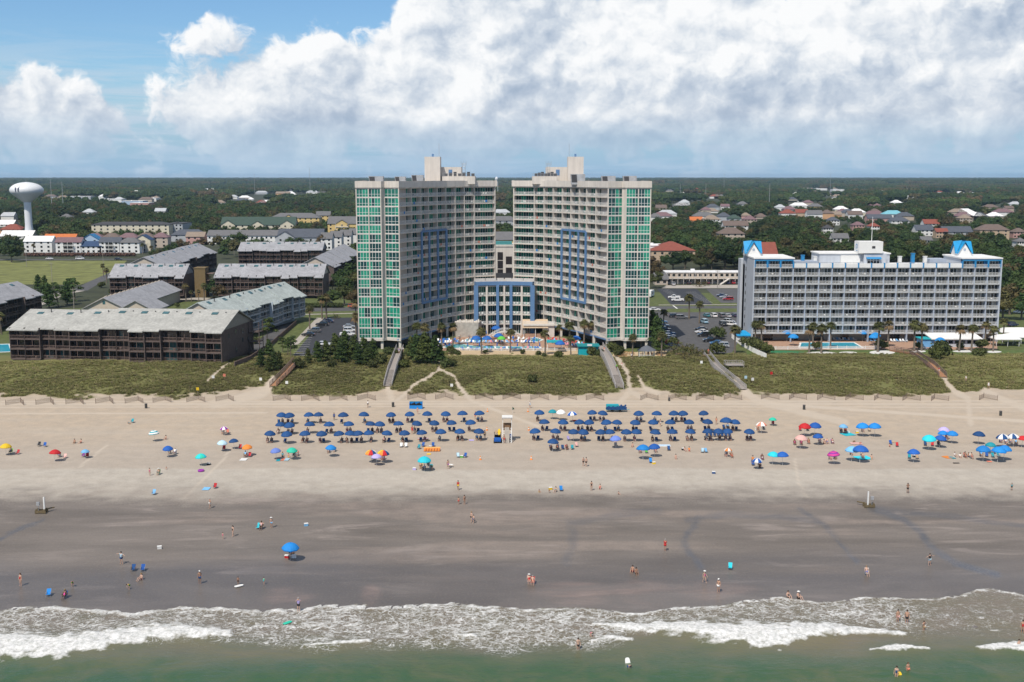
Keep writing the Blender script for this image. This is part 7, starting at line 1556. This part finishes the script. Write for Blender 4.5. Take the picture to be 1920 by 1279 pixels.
def parasol(px, py, c, label, grp, s=1.2, closed=False):
    g = G(px,py,.04)
    if closed:
        r = thing('parasol', label, 'parasol', g, 0, grp, True); mb = MB(); mb.bar((0,0,0),(0,0,2.6),.03,n=6); mb.build('pole', m_pole, r); mb = MB(); mb.lathe([(.16,1.2),(.22,1.35),(.12,2.2),(.03,2.6)],8); mb.build('furled_canopy', c, r); return
    place(UK['solid'],'parasol',label,'parasol',g,0,grp,s,{'canopy':{0:c}},True)
for px, py in [(893,650),(913,650),(935,645),(1080,650),(930,630),(1050,660)]: parasol(px,py,m_royal,'open blue parasol on the twin tower pool deck','blue parasols by the lagoon pool',1.5)
for px, py in [(877,657),(899,656),(932,656),(970,656),(992,656),(1012,656),(912,633),(958,634)]: parasol(px,py,m_royal,'furled blue parasol along the lagoon pool','blue parasols by the lagoon pool',1.2,True)
parasol(940,648,CV['green'],'single green parasol by the arched bridge','green parasol',1.3)
for px, py in [(1475,640),(1487,648),(1617,640),(1638,648),(1762,655),(1641,645),(1475,636)]: parasol(px,py,m_bluec,'bright blue parasol beside the rectangular pool','bright blue parasols by the pale hotel pool',1.6)
# ---------------------------------------------------------------- people
def skinned(V, Ed, Rr, root, sub=1):
    me = bpy.data.meshes.new('skin'); me.from_pydata(V, Ed, []); o = bpy.data.objects.new('skin', me); C.objects.link(o)
    o.modifiers.new('s', 'SKIN').use_smooth_shade = True
    for i, d in enumerate(me.skin_vertices[0].data): d.radius = (Rr[i], Rr[i]); d.use_root = i == root
    m = o.modifiers.new('u', 'SUBSURF'); m.levels = sub; m.render_levels = sub
    dg = bpy.context.evaluated_depsgraph_get(); r = bpy.data.meshes.new_from_object(o.evaluated_get(dg)); bpy.data.objects.remove(o); bpy.data.meshes.remove(me)
    return r
SK = [M('skin tone %d' % i, c, .6, .06) for i, c in enumerate([(.52,.335,.25),(.43,.255,.175),(.31,.175,.115),(.15,.085,.055)])]
HAIR = [M('hair %d' % i, c, .7, .2, 6) for i, c in enumerate([(.03,.018,.012),(.10,.055,.03),(.28,.18,.08),(.32,.31,.30)])]
m_eye = M('eye', (.02,.015,.012), .2)
def mir(p, s): return (p[0]*s, p[1], p[2])
POSE = {}
POSE['stand'] = dict(pel=(0,0,.94), sp=(0,.01,1.14), ch=(0,0,1.34), nk=(0,.01,1.50), hd=(0,-.01,1.63), sh=(.17,0,1.42), L=dict(el=(.235,.03,1.15), wr=(.26,-.05,.92), hp=(.09,0,.9), kn=(.10,-.02,.5), an=(.11,.02,.08)), fd=(0,-1))
POSE['walk'] = dict(POSE['stand'], L=dict(el=(.23,-.06,1.16), wr=(.25,-.22,.98), hp=(.09,0,.9), kn=(.09,-.17,.52), an=(.10,-.24,.09)), Rr=dict(el=(.23,.12,1.16), wr=(.25,.08,.94), hp=(.09,0,.9), kn=(.09,.06,.5), an=(.10,.26,.12)))
POSE['arms_out'] = dict(POSE['stand'], L=dict(el=(.42,0,1.38), wr=(.66,-.04,1.33), hp=(.09,0,.9), kn=(.15,-.02,.5), an=(.19,.02,.08)))
POSE['hands_up'] = dict(POSE['stand'], L=dict(el=(.30,-.12,1.30), wr=(.14,-.16,1.52), hp=(.09,0,.9), kn=(.10,-.02,.5), an=(.11,.02,.08)))
POSE['sit_chair'] = dict(pel=(0,.02,.44), sp=(0,.12,.62), ch=(0,.21,.81), nk=(0,.26,.97), hd=(0,.23,1.10), sh=(.17,.22,.89), L=dict(el=(.28,.12,.64), wr=(.27,-.14,.60), hp=(.1,0,.43), kn=(.13,-.42,.50), an=(.13,-.66,.10)))
POSE['sit_sand'] = dict(pel=(0,0,.13), sp=(0,.05,.33), ch=(0,.06,.54), nk=(0,.05,.70), hd=(0,.02,.83), sh=(.17,.06,.62), L=dict(el=(.27,-.02,.40), wr=(.20,-.26,.36), hp=(.1,-.02,.13), kn=(.15,-.42,.40), an=(.13,-.66,.06)))
POSE['bend'] = dict(pel=(0,.08,.80), sp=(0,-.05,.97), ch=(0,-.22,1.06), nk=(0,-.36,1.08), hd=(0,-.48,1.10), sh=(.17,-.28,1.06), L=dict(el=(.2,-.32,.78), wr=(.17,-.42,.55), hp=(.09,.08,.78), kn=(.10,-.03,.45), an=(.11,.04,.08)))
POSE['lie'] = dict(pel=(0,0,.13), sp=(0,.2,.14), ch=(0,.4,.15), nk=(0,.56,.15), hd=(0,.69,.17), sh=(.17,.47,.15), L=dict(el=(.3,.28,.10), wr=(.26,.05,.08), hp=(.09,-.04,.12), kn=(.11,-.44,.16), an=(.12,-.86,.09)))
def person_meshes(P):
    V, Ed, Rr = [], [], []
    def a(p, r, par=None): V.append(tuple(p)); Rr.append(r); (Ed.append((par, len(V)-1)) if par is not None else None); return len(V)-1
    pel = a(P['pel'],.125); sp = a(P['sp'],.115,pel); ch = a(P['ch'],.135,sp); nk = a(P['nk'],.052,ch)
    hd = Vector(P['hd']); up = (hd-Vector(P['nk'])).normalized()
    fw = Vector((0,-1,0)) if abs(up.z) > .3 else Vector((0,0,1))
    jw = a(hd-up*.03+fw*.025,.072,nk); cr_ = a(hd+up*.05-fw*.01,.088,jw); a(hd+up*.11-fw*.015,.062,cr_); a(hd+fw*.105+up*.005,.014,jw)
    def limb(s, Q):
        sh = a(mir(P['sh'],s),.06,ch); el = a(mir(Q['el'],s),.041,sh); wr = a(mir(Q['wr'],s),.027,el)
        d = (Vector(mir(Q['wr'],s))-Vector(mir(Q['el'],s))).normalized(); o = Vector(mir(Q['wr'],s)); pm = a(o+d*.07,.034,wr)
        w_ = d.cross(Vector((1,0,0)) if abs(d.x) < .7 else Vector((0,1,0))).normalized(); cl = d.cross(w_)*(.25*s)
        for i, ln in enumerate((.075,.088,.083,.066)):
            b = o+d*.1+w_*(i-1.5)*.022; k = a(b,.0095,pm); k = a(b+(d+cl*.4).normalized()*ln*.55,.0088,k); a(b+(d+cl).normalized()*ln,.0075,k)
        b = o+d*.035+w_*-.04; k = a(b,.0105,pm); a(b+(d*.7-w_*.6).normalized()*.055,.009,k)
        hp = a(mir(Q['hp'],s),.092,pel); kn = a(mir(Q['kn'],s),.058,hp); cf = a(Vector(mir(Q['kn'],s)).lerp(Vector(mir(Q['an'],s)),.35)+Vector((0,.015,0)),.054,kn); an = a(mir(Q['an'],s),.036,cf)
        f = Vector(mir(Q['an'],s)); t_ = Vector((0,-.14,-.045)) if f.z < .2 and P is not POSE['lie'] else Vector((0,-.1,.08)); a(f+t_*.6,.038,an); a(f+t_*1.1,.026,len(V)-1)
        return hp, kn, sh, el
    l = limb(1, P['L']); r = limb(-1, P.get('Rr', P['L']))
    body = skinned(V, Ed, Rr, pel)
    vs = [tuple(v.co) for v in body.vertices]; fs = [tuple(p.vertices) for p in body.polygons]; mi = [0]*len(fs)
    sd_ = up.cross(fw).normalized()
    for s in (-1,1):                                                    # eyes and ears
        c = hd+up*.03+fw*.083+sd_*s*.032; o = len(vs); vs += [tuple(c+sd_*.012), tuple(c+up*.008), tuple(c-sd_*.012), tuple(c-up*.008)]; fs.append((o,o+1,o+2,o+3)); mi.append(1)
        c = hd+sd_*s*.088; o = len(vs); vs += [tuple(c+up*.03), tuple(c-up*.03), tuple(c-up*.02-fw*.03+sd_*s*.015), tuple(c+up*.025-fw*.03+sd_*s*.015)]; fs.append((o,o+1,o+2,o+3)); mi.append(0)
    me = bpy.data.meshes.new('body'); me.from_pydata(vs, [], fs); me.materials.append(SK[0]); me.materials.append(m_eye); me.polygons.foreach_set('material_index', mi); me.polygons.foreach_set('use_smooth', [True]*len(fs)); me.update()
    def part(idx, ed, gr, mat, rt, trim=None):
        m = {i: k for k, i in enumerate(idx)}; vv = [V[i] for i in idx]; rr = [Rr[i]*gr+.006 for i in idx]
        if trim:
            for i, q, f in trim: vv[m[i]] = tuple(Vector(V[q]).lerp(Vector(V[i]), f))
        q = skinned(vv, [(m[x], m[y]) for x, y in ed], rr, m[rt]); q.materials.append(mat); return q
    trunks = part([pel,l[0],l[1],r[0],r[1]], [(pel,l[0]),(l[0],l[1]),(pel,r[0]),(r[0],r[1])], 1.12, CV['navy'], pel, [(l[1],l[0],.55),(r[1],r[0],.55)])
    brief = part([pel,l[0],r[0]], [(pel,l[0]),(pel,r[0])], 1.09, CV['black'], pel)
    suit = part([pel,sp,ch,l[0],r[0]], [(pel,sp),(sp,ch),(pel,l[0]),(pel,r[0])], 1.07, CV['red'], pel)
    shirt = part([pel,sp,ch,l[2],r[2],l[3],r[3]], [(pel,sp),(sp,ch),(ch,l[2]),(ch,r[2]),(l[2],l[3]),(r[2],r[3])], 1.12, CV['white'], sp, [(l[3],l[2],.6),(r[3],r[2],.6),(pel,sp,.7)])
    bra = part([sp,ch], [(sp,ch)], 1.05, CV['black'], ch, [(sp,ch,.25)])
    Q = Matrix.Translation(hd+up*.055-fw*.012) @ Matrix((sd_, -fw, up)).transposed().to_4x4()
    hm = MB(); hm.X = Q; blob_r = random.Random(1)
    n = 10; rg_ = [(.1,-.055,.4),(.112,-.02,.2),(.108,.03,.0),(.085,.07,0),(.04,.092,0)]
    hm.add([(rr*math.cos(t_)*.93, (rr+.006)*math.sin(t_)+.008, z - (max(0,math.sin(t_))*k*.22)) for rr, z, k in rg_ for t_ in [2*math.pi*i/n for i in range(n)]], [(j*n+i,j*n+(i+1)%n,(j+1)*n+(i+1)%n,(j+1)*n+i) for j in range(4) for i in range(n)] + [tuple(range(4*n,5*n))])
    hair = hm.mesh('hair', HAIR[0], True)
    lh = MB(); lh.X = Q; lh.v = []; lh.add([(x,y,z) for x, y, z in [(.085*math.cos(t_)*(1 if k < 2 else .6), .07+.05*math.sin(t_)+.02*k, .0-.09*k) for k in range(4) for t_ in [2*math.pi*i/8 for i in range(8)]]], [(j*8+i,(j+1)*8+i,(j+1)*8+(i+1)%8,j*8+(i+1)%8) for j in range(3) for i in range(8)] + [tuple(range(8)), tuple(range(31,23,-1))])
    ht = MB(); ht.X = Q; ht.lathe([(.21,.02),(.205,.035),(.115,.04),(.11,.1),(.07,.125)],14); hat = ht.mesh('hat', CV['white'], True)
    cp = MB(); cp.X = Q; cp.lathe([(.108,.02),(.108,.06),(.07,.105)],12); cp.add([(-.08,-.09,.03),(.08,-.09,.03),(.06,-.2,.02),(-.06,-.2,.02),(-.08,-.09,.045),(.08,-.09,.045),(.06,-.2,.03),(-.06,-.2,.03)],[(4,5,6,7),(3,2,1,0),(2,3,7,6),(0,3,7,4),(1,5,6,2)]); cap = cp.mesh('cap', CV['white'])
    return dict(body=me, trunks=trunks, brief=brief, suit=suit, shirt=shirt, bra=bra, hair=hair, long_hair=lh.mesh('long_hair', HAIR[0], True), hat=hat, cap=cap)
PM = {k: person_meshes(p) for k, p in POSE.items()}
PART = dict(trunks='swim_trunks', brief='bikini_bottom', bra='bikini_top', suit='swimsuit', shirt='shirt', hat='sun_hat', cap='cap', hair='hair', long_hair='long_hair')
CN = {'sky':'sky blue','ice':'pale','peri':'periwinkle','tan':'tan'}
VERB = dict(stand='standing', walk='walking', arms_out='standing with arms held out', hands_up='standing with hands raised to the face', sit_chair='sitting back in a chair', sit_sand='sitting on the sand', bend='bending forward', lie='lying on the sand')
def person(loc, pose, wear, label=None, skin=0, hair=0, a=0.0, s=1.0, auto=False, group=None):
    """wear: list of (garment, colour)"""
    m = PM[pose]
    desc = label or 'person %s in %s' % (VERB[pose], ' and '.join('%s %s' % (CN.get(c,c), {'trunks':'trunks','brief':'bikini','suit':'swimsuit','shirt':'shirt','hat':'sun hat','cap':'cap','bra':'bikini top'}[g]) for g, c in wear if g != 'bra') or 'swimwear')
    r = thing('person', desc, 'person', loc, a, group, auto); r.scale = (s,s,s)
    o = obj('body', m['body'], r); slotmat(o, 0, SK[skin])
    if not any(g == 'hat' for g, _ in wear): o = obj('hair', m['hair'], r); slotmat(o, 0, HAIR[hair])
    if any(g in ('suit','brief') for g, _ in wear): o = obj('hair', m['long_hair'], r); slotmat(o, 0, HAIR[hair])
    for g, c in wear: o = obj(PART[g], m[g], r); slotmat(o, 0, CV[c])
    return r
def at_px(px, py, dz=0): g = GB(px,py); g.z += dz; return g
T_ = lambda c: [('trunks',c)]
S_ = lambda c: [('suit',c)]
K_ = lambda c: [('brief',c),('bra',c)]
U_ = lambda c, d: [('shirt',c),('trunks',d)]
rp = random.Random(31)
WET = [(394,953,'walk',T_('white'),'man in white trunks walking at the edge of the wet sand',1,3),(437,1006,'walk',S_('black'),'woman in a black swimsuit walking beside a child',0,0),(418,1011,'stand',S_('magenta'),'small child in a pink swimsuit beside the woman in black',0,1,.62),(509,990,'stand',K_('sky')+[('hat','white')],'woman in a white sun hat standing by the striped chair',1,1),(228,1058,'arms_out',U_('ice','navy'),'man with arms held out, pale shirt and navy trunks, on the wet sand',0,0,1.08),(265,1087,'sit_sand',K_('pink'),'woman sitting on wet sand below the two dark chairs',0,2),(39,1099,'stand',S_('red'),'woman in a red swimsuit standing near the left surf',0,1,1.05),(136,1100,'bend',T_('green'),'child bending over the wet sand in green trunks',1,0,.75),(242,1105,'bend',U_('yellow','green'),'child in a yellow shirt playing near the surf',0,0,.72),(375,1095,'stand',T_('navy')+[('cap','white')],'man in navy trunks and white cap standing in shallow glaze',2,0,1.08),(446.7,1097,'stand',T_('black'),'child holding a white body board at the water edge',2,0,.68),(495,1096,'stand',U_('mint','teal'),'small child in a mint shirt near the surf',0,0,.6),(560,1147,'hands_up',U_('lavender','black'),'grey haired man in black trunks wading in the first foam',0,3,1.08),
 (859,919,'walk',U_('red','yellow'),'person in a red shirt and yellow trunks walking down the beach',2,0),(860,946,'stand',T_('red'),'child in red trunks, left of two at the wet sand edge',1,0,.75),(871,946,'stand',S_('black'),'woman in black, right of two at the wet sand edge',1,0,.95),(884,979,'walk',K_('black'),'woman in a black bikini, left of the walking couple',0,2),(888,981,'walk',T_('navy'),'boy in navy trunks, right of the walking couple',0,0,.8),(1011,923,'sit_sand',T_('yellow'),'child sitting on the sand in yellow trunks',1,0,.6),(1030,924,'bend',T_('orange'),'child digging the sand in orange trunks',1,2,.55),(1042,922,'sit_sand',S_('teal'),'woman sitting on the sand beside the bright blue chair',0,1),(1109,920,'stand',S_('black'),'person in a black suit standing at the wet sand edge',1,0),(1125,917,'sit_sand',S_('red'),'woman in red sitting and digging at the wet sand edge',0,1),(1160,927,'sit_sand',T_('black'),'child sitting low at the wet sand edge',0,0,.6),(1247,1033,'stand',U_('red','red'),'person in a long red shirt standing alone on wet sand',1,3,1.05),(1186,1072,'sit_sand',K_('red'),'person sitting on wet sand, left of the sunbathing pair',1,0),(1193,1076,'sit_sand',T_('black'),'person sitting on wet sand, right of the sunbathing pair',2,0),(1084,1221,'stand',K_('black'),'woman in a black bikini wading in green water',0,0,1.05,-.35),(1107.7,1196,'bend',S_('magenta'),'child in a pink swimsuit wading in foam',0,0,.75,-.15),(1179,1259,'bend',T_('royal'),'boy leaning over a white body board in green water',0,0,.8,-.35),
 (1701.7,925,'hands_up',T_('black'),'man in black trunks pointing, above the right outfall',2,0,1.05),(1896.7,920,'stand',U_('teal','black'),'child in a teal shirt near the right edge',1,0,.8),(1742.7,1060,'arms_out',U_('black','ice'),'woman in a black top and pale shorts walking to the sea',0,0),(1320.7,1093,'walk',S_('magenta')+[('hat','white')],'woman in a magenta suit and white sun hat walking the wet sand',0,2),(1347,1111,'stand',T_('white')+[('cap','white')],'man in white trunks and white cap on the wet sand',1,3,1.1),(1477.7,1121,'sit_sand',S_('black'),'woman in black sitting in the edge of the foam',0,0,1.05),(1497,1122,'sit_sand',T_('black')+[('hat','white')],'man in a white hat sitting in the edge of the foam',0,3,1.05),(1683,1167,'stand',T_('pink'),'man in pink trunks, left of three waders',1,0,1.05,-.15),(1700,1169,'stand',T_('black'),'broad man in black trunks, middle of three waders',1,0,1.12,-.2),(1731.7,1183,'hands_up',T_('tan'),'boy in tan trunks, right of three waders',1,0,.9,-.3),(1910,1216,'stand',T_('red'),'swimmer standing waist deep in a breaking wave',0,0,1,-.75),(1917,1187,'stand',S_('red'),'wader cut by the right edge of the photo',1,0,1.05,-.2),(1701.7,1265,'stand',K_('coral'),'child wading behind the woman with the yellow board',1,1,.9,-.45),(1680,1277,'stand',S_('navy'),'woman in navy wading with a yellow body board',0,0,1.02,-.4)]
for q in WET:
    px, py, pose, wear, lab, sk_, hr = q[:7]; s = q[7] if len(q) > 7 else 1.0; dz = q[8] if len(q) > 8 else 0
    g = GB(px,py); g.z = max(g.z, -.05) + dz; person(g, pose, wear, lab, sk_, hr, rp.uniform(-.7,.7), s)
DRY = [(690,764,'walk',U_('white','black'),'man in a white shirt walking past the litter bin',2,0),(626.6,788,'stand',U_('royal','navy'),'person in a blue shirt standing between back row umbrellas',3,0),(281,892,'stand',S_('magenta'),'girl in a pink suit standing by the green chair',0,0,.85),(773,814,'stand',U_('red','red'),'attendant in a red shirt and shorts among the navy umbrellas',1,0,1.08),(909,823,'stand',U_('tan','black'),'man in a tan shirt by the last umbrella left of the stand',2,0,1.08),(945,831,'walk',T_('red'),'lifeguard in red trunks at the foot of the stand',1,1,1.05),(840,879,'walk',K_('purple'),'woman carrying a white board above the pale sand',1,0),(993.5,765,'stand',U_('white','ice'),'person all in white at the upper cones',0,3,1.0),(1093.5,874,'stand',T_('black'),'bare chested man in black trunks, left of two',0,3,1.05),(1099,875,'stand',T_('black'),'bare chested man in black trunks, right of two',0,0,1.05),(1411,872,'stand',U_('orange','navy'),'man in an orange shirt behind the tilted white umbrella',1,0,1.1),(1425,877,'sit_sand',U_('black','black'),'person in black sitting by the tilted white umbrella',2,0),(1853,729,'walk',U_('white','white'),'man in a white shirt on the right dune path',1,0,1.1),(1760,700,'walk',U_('red','white'),'person in red coming down the right hand dune path',0,0),(1811,715,'stand',U_('white','tan'),'person in white half hidden in the dune grass',0,1),(1156,694,'walk',U_('green','black'),'person in dark green on the right stair boardwalk',2,0,1.0,1.5),(1166,690,'walk',U_('pink','white'),'person in pink beside the right stair boardwalk',0,0,1.0),(748,664,'walk',U_('lavender','white'),'person in lavender on the left stair boardwalk',0,1,1.0,1.6),(756,662,'walk',U_('white','black'),'person in white on the left stair boardwalk',1,0,1.0,1.6),(1133,661,'walk',U_('coral','white'),'person in coral at the top of the right stair boardwalk',0,0,1.0,1.4),(1328,664,'stand',U_('red','tan'),'person in red at the head of the long boardwalk',1,0,1.0,.8),
 (1184,674,'stand',U_('white','black'),'person in white by the picnic tables',1,0),(783,777,'stand',K_('pink'),'woman in a pink bikini behind the back row umbrellas',0,1),(891,786,'stand',T_('coral'),'man in coral trunks by the last back row umbrella',0,0),(1238,800,'stand',K_('white'),'woman in white beside the middle row umbrellas',0,2),(1343,796,'stand',S_('coral'),'woman in coral between the right hand navy umbrellas',1,0),(1292,846,'sit_sand',U_('orange','red'),'person in orange sitting beside a white parasol',0,0),(1284,846,'sit_sand',K_('white'),'person in white sitting beside the orange shirt',0,1),(1267,860,'sit_sand',K_('pink'),'person in pink sitting near the pram',0,0),(312,880,'sit_sand',T_('white'),'child crawling on the sand left of the swim ring',1,0,.55),
 (140,831,'sit_sand',T_('black'),'man in black trunks, left of two sitting on open sand',1,0),(152,831,'sit_sand',S_('red'),'woman in red, right of two sitting on open sand',0,0),(311,824,'sit_sand',K_('pink'),'woman leaning back right of the ringed umbrella',0,0),(242,794,'lie',T_('teal'),'person lying beside the teal towel chair',1,0),(1601,829,'lie',K_('black'),'person in black lying behind the big blue shade',1,0),(1613,832,'lie',T_('red'),'person lying on the pale pink towel',0,0),(1634,861,'sit_sand',T_('orange'),'man sitting at the corner of the turquoise mat',0,0,1.05),(1668,838,'sit_sand',S_('red'),'child in red in the right hand family',0,0,.8),(1790,856,'sit_sand',U_('white','white'),'person in white sitting by the orange towel',0,1),(1800,858,'sit_sand',U_('white','pink'),'person in white and pink in the right hand family row',0,0),(1808,857,'sit_sand',T_('black'),'bare backed man in the right hand family row',1,0),(1816,857,'sit_sand',T_('navy'),'second bare backed man in the right hand family row',1,0),(810,882,'bend',U_('mint','black'),'person in mint bending under the turquoise umbrella',1,0),(796,880,'sit_sand',U_('royal','black'),'person in blue sitting under the turquoise umbrella',3,0),(530,856,'sit_sand',U_('teal','black'),'person in teal sitting under the periwinkle umbrella',1,0),(541,858,'sit_sand',K_('yellow'),'person in yellow by the mint umbrella',0,2),(717,862,'sit_sand',K_('magenta'),'person in magenta under the rainbow umbrellas',2,0),(1186,838,'sit_sand',K_('pink'),'person in pink right of the soft blue umbrella',0,0),(549,1042,'sit_sand',T_('black'),'person sitting under the wet sand umbrella',3,0),(1545,832,'sit_sand',K_('coral'),'woman in coral with the family on towels',0,0)]
for q in DRY:
    px, py, pose, wear, lab, sk_, hr = q[:7]; s = q[7] if len(q) > 7 else 1.0; dz = q[8] if len(q) > 8 else 0
    g = GB(px,py,0) if not dz else GB(px,py,dz); g.z += dz; person(g, pose, wear, lab, sk_, hr, rp.uniform(-.6,.6), s)
SEATS.append((GB(490,992).x, GB(490,992).y, 0, 'tan chair right of the striped chair')); 
for px, py in ((121,1122),(992,1093),(999,1095),(1625,1078),(297,890)): g = GB(px,py); SEATS.append((g.x,g.y,0,None))
WR = [T_('navy'),T_('red'),T_('black'),T_('tan'),K_('black'),K_('coral'),K_('teal'),S_('navy'),S_('magenta'),S_('red'),U_('white','navy'),U_('sky','tan'),U_('pink','black'),T_('royal'),K_('white')]
for x, y, a, wh in SEATS:
    wr = list(rp.choice(WR)); 
    if rp.random() < .25: wr.append(('hat', rp.choice(['white','tan'])))
    elif rp.random() < .15: wr.append(('cap', rp.choice(['navy','white','red'])))
    g0 = wr[0]; nm = {'trunks':'trunks','brief':'bikini','suit':'swimsuit','shirt':'shirt'}[g0[0]]
    if wh: person((x,y,bz(x,y)), 'sit_chair', wr, 'person in %s %s, %s' % (CN.get(g0[1],g0[1]), nm, wh), rp.choice([0,0,1,1,2,3]), rp.randrange(4), a, rp.uniform(.92,1.05))
    else: person((x,y,bz(x,y)), 'sit_chair', wr, 'person in %s %s seated' % (CN.get(g0[1],g0[1]), nm), rp.choice([0,0,1,1,2,3]), rp.randrange(4), a, rp.uniform(.92,1.05), True)
for i in range(26):
    px = rp.uniform(858,1010); py = rp.choice([631,637,641,644,656]) + rp.uniform(-.6,.6); wr = rp.choice(WR); g0 = wr[0]
    person(G(px,py,.04), rp.choice(['stand','walk']), wr, 'person in %s on the pool deck' % CN.get(g0[1],g0[1]), rp.choice([0,1,1,2]), rp.randrange(4), rp.uniform(-3,3), 1.0, True)
for px, py in ((1208,668),(1215,668),(1222,669)): person(G(px,py,.2), 'stand', U_('red','red'), 'person in red inside the white gazebo', 1, 0, rp.uniform(-1,1), .95, True)
HAZE = 4.2e-5
# ---------------------------------------------------------------- labels that single each thing out
LANDM = [('the lifeguard stand',951,828),('the orange lounge mat',810,846),('the blue storage bin',780,766),('the left stair boardwalk',735,695),('the right stair boardwalk',1150,695),('the gazebo',1212,665),('the turquoise shed',1103,660),('the arched bridge',947,640),('the rock wall',876,628),('the canopy bar',1005,630),('the pale hotel flagpole',1640,440),('the caravan',1219,556),('the motel',1318,530),('the long boardwalk',1360,705),('the rectangular pool',1560,648),('the pool bar',1790,650),('the blue roof hut',1396,638),('the water tower',55,440),('the green field',100,510),('the olive stair block',370,550),('the pale blue apartments',520,590),('the orange brown boardwalk',535,700),('the left pool',5,655),('the green roofed apartments',484,425),('the turquoise roofed house',1676,400),('the big tan house',1864,440),('the red roofed hall',1262,485),('the right outfall',1629,951),('the wide pink umbrella',1500,820),('the big royal shade',1613,841),('the coral umbrella',1428,795),('the rainbow umbrellas',706,850),('the ringed umbrella',289,810),('the red left umbrella',101,847),('the cyan cluster',1742,822),('the navy panelled umbrellas',1892,818),('the two tower gap',945,420),('the white cottage row',160,465),('the blue hotel left gable',1403,455),('the blue hotel right gable',1818,455),('the slate gabled house',1796,440),('the mint right umbrella',1449,786),('the orange left umbrella',464,837),('the turquoise low umbrella',795,860),('the left sand edge',20,750),('the right sand edge',1900,750),('the dark left apartments',230,640),('the yellow apartments',642,430),('the red house row',1478,405),('the left outfall',78,955)]
bpy.context.view_layer.update()
def rel(o):
    px, py = PX(o.matrix_world.translation); best = min(LANDM, key=lambda l: math.hypot(px-l[1], (py-l[2])*1.6)); dx, dy = px-best[1], (py-best[2])*1.6
    dr = ('right of' if dx > 0 else 'left of') if abs(dx) >= abs(dy) else ('in front of' if dy > 0 else 'behind')
    return best[0], dr, math.hypot(dx, dy)
NUM = ORD + ['nineteenth','twentieth'] + ['twenty %s' % q for q in ORD[:9]] + ['thirtieth'] + ['thirty %s' % q for q in ORD[:9]]
cnt = {}
for o in C.objects:
    if o.parent is None and 'label' in o: cnt.setdefault(o['label'], []).append(o)
for lab, os_ in cnt.items():
    if len(os_) < 2 and (os_[0] not in AUTO or len(lab.split()) > 6): continue
    bk_ = {}
    for o in os_: n, d, k = rel(o); bk_.setdefault((n, d), []).append((k, o))
    for (n, d), L in bk_.items():
        L.sort(key=lambda q: q[0])
        for i, (k, o) in enumerate(L):
            tail = '%s %s' % (d, n) if len(L) == 1 else '%snearest %s %s' % (NUM[i]+' ' if i else '', d, n)
            ws = lab.split(); room = 16 - len(tail.split())
            o['label'] = ' '.join(ws[:room]).rstrip(',') + ', ' + tail
            if 'group' not in o and len(os_) > 1: o['group'] = o['category'] + 's of one look'
for o in C.objects:
    if o.parent is None and 'label' in o and len(o['label'].split()) > 16:
        s = o['label'].replace(' and trunks',' trunks').replace(' of the stand','').replace('navy umbrella','umbrella').replace(' of the lifeguard stand',' of the stand')
        o['label'] = ' '.join(s.split()[:16])
# ---------------------------------------------------------------- sea air
mb = MB(); mb.box(-11000,-700,-2.5,11000,16500,75); hz = mb.build('haze', None or bpy.data.materials.new('sea haze')); hz['kind'] = 'stuff'
hm_ = hz.data.materials[0]; hm_.use_nodes = True; hn = NT(hm_.node_tree); hm_.node_tree.nodes.remove(hm_.node_tree.nodes['Principled BSDF'])
pv = hn.n('ShaderNodeVolumePrincipled', in_Density=HAZE); pv.inputs['Color'].default_value = (.52,.76,1.0,1); pv.inputs['Anisotropy'].default_value = .1
hm_.node_tree.links.new(pv.outputs[0], hm_.node_tree.nodes['Material Output'].inputs['Volume'])
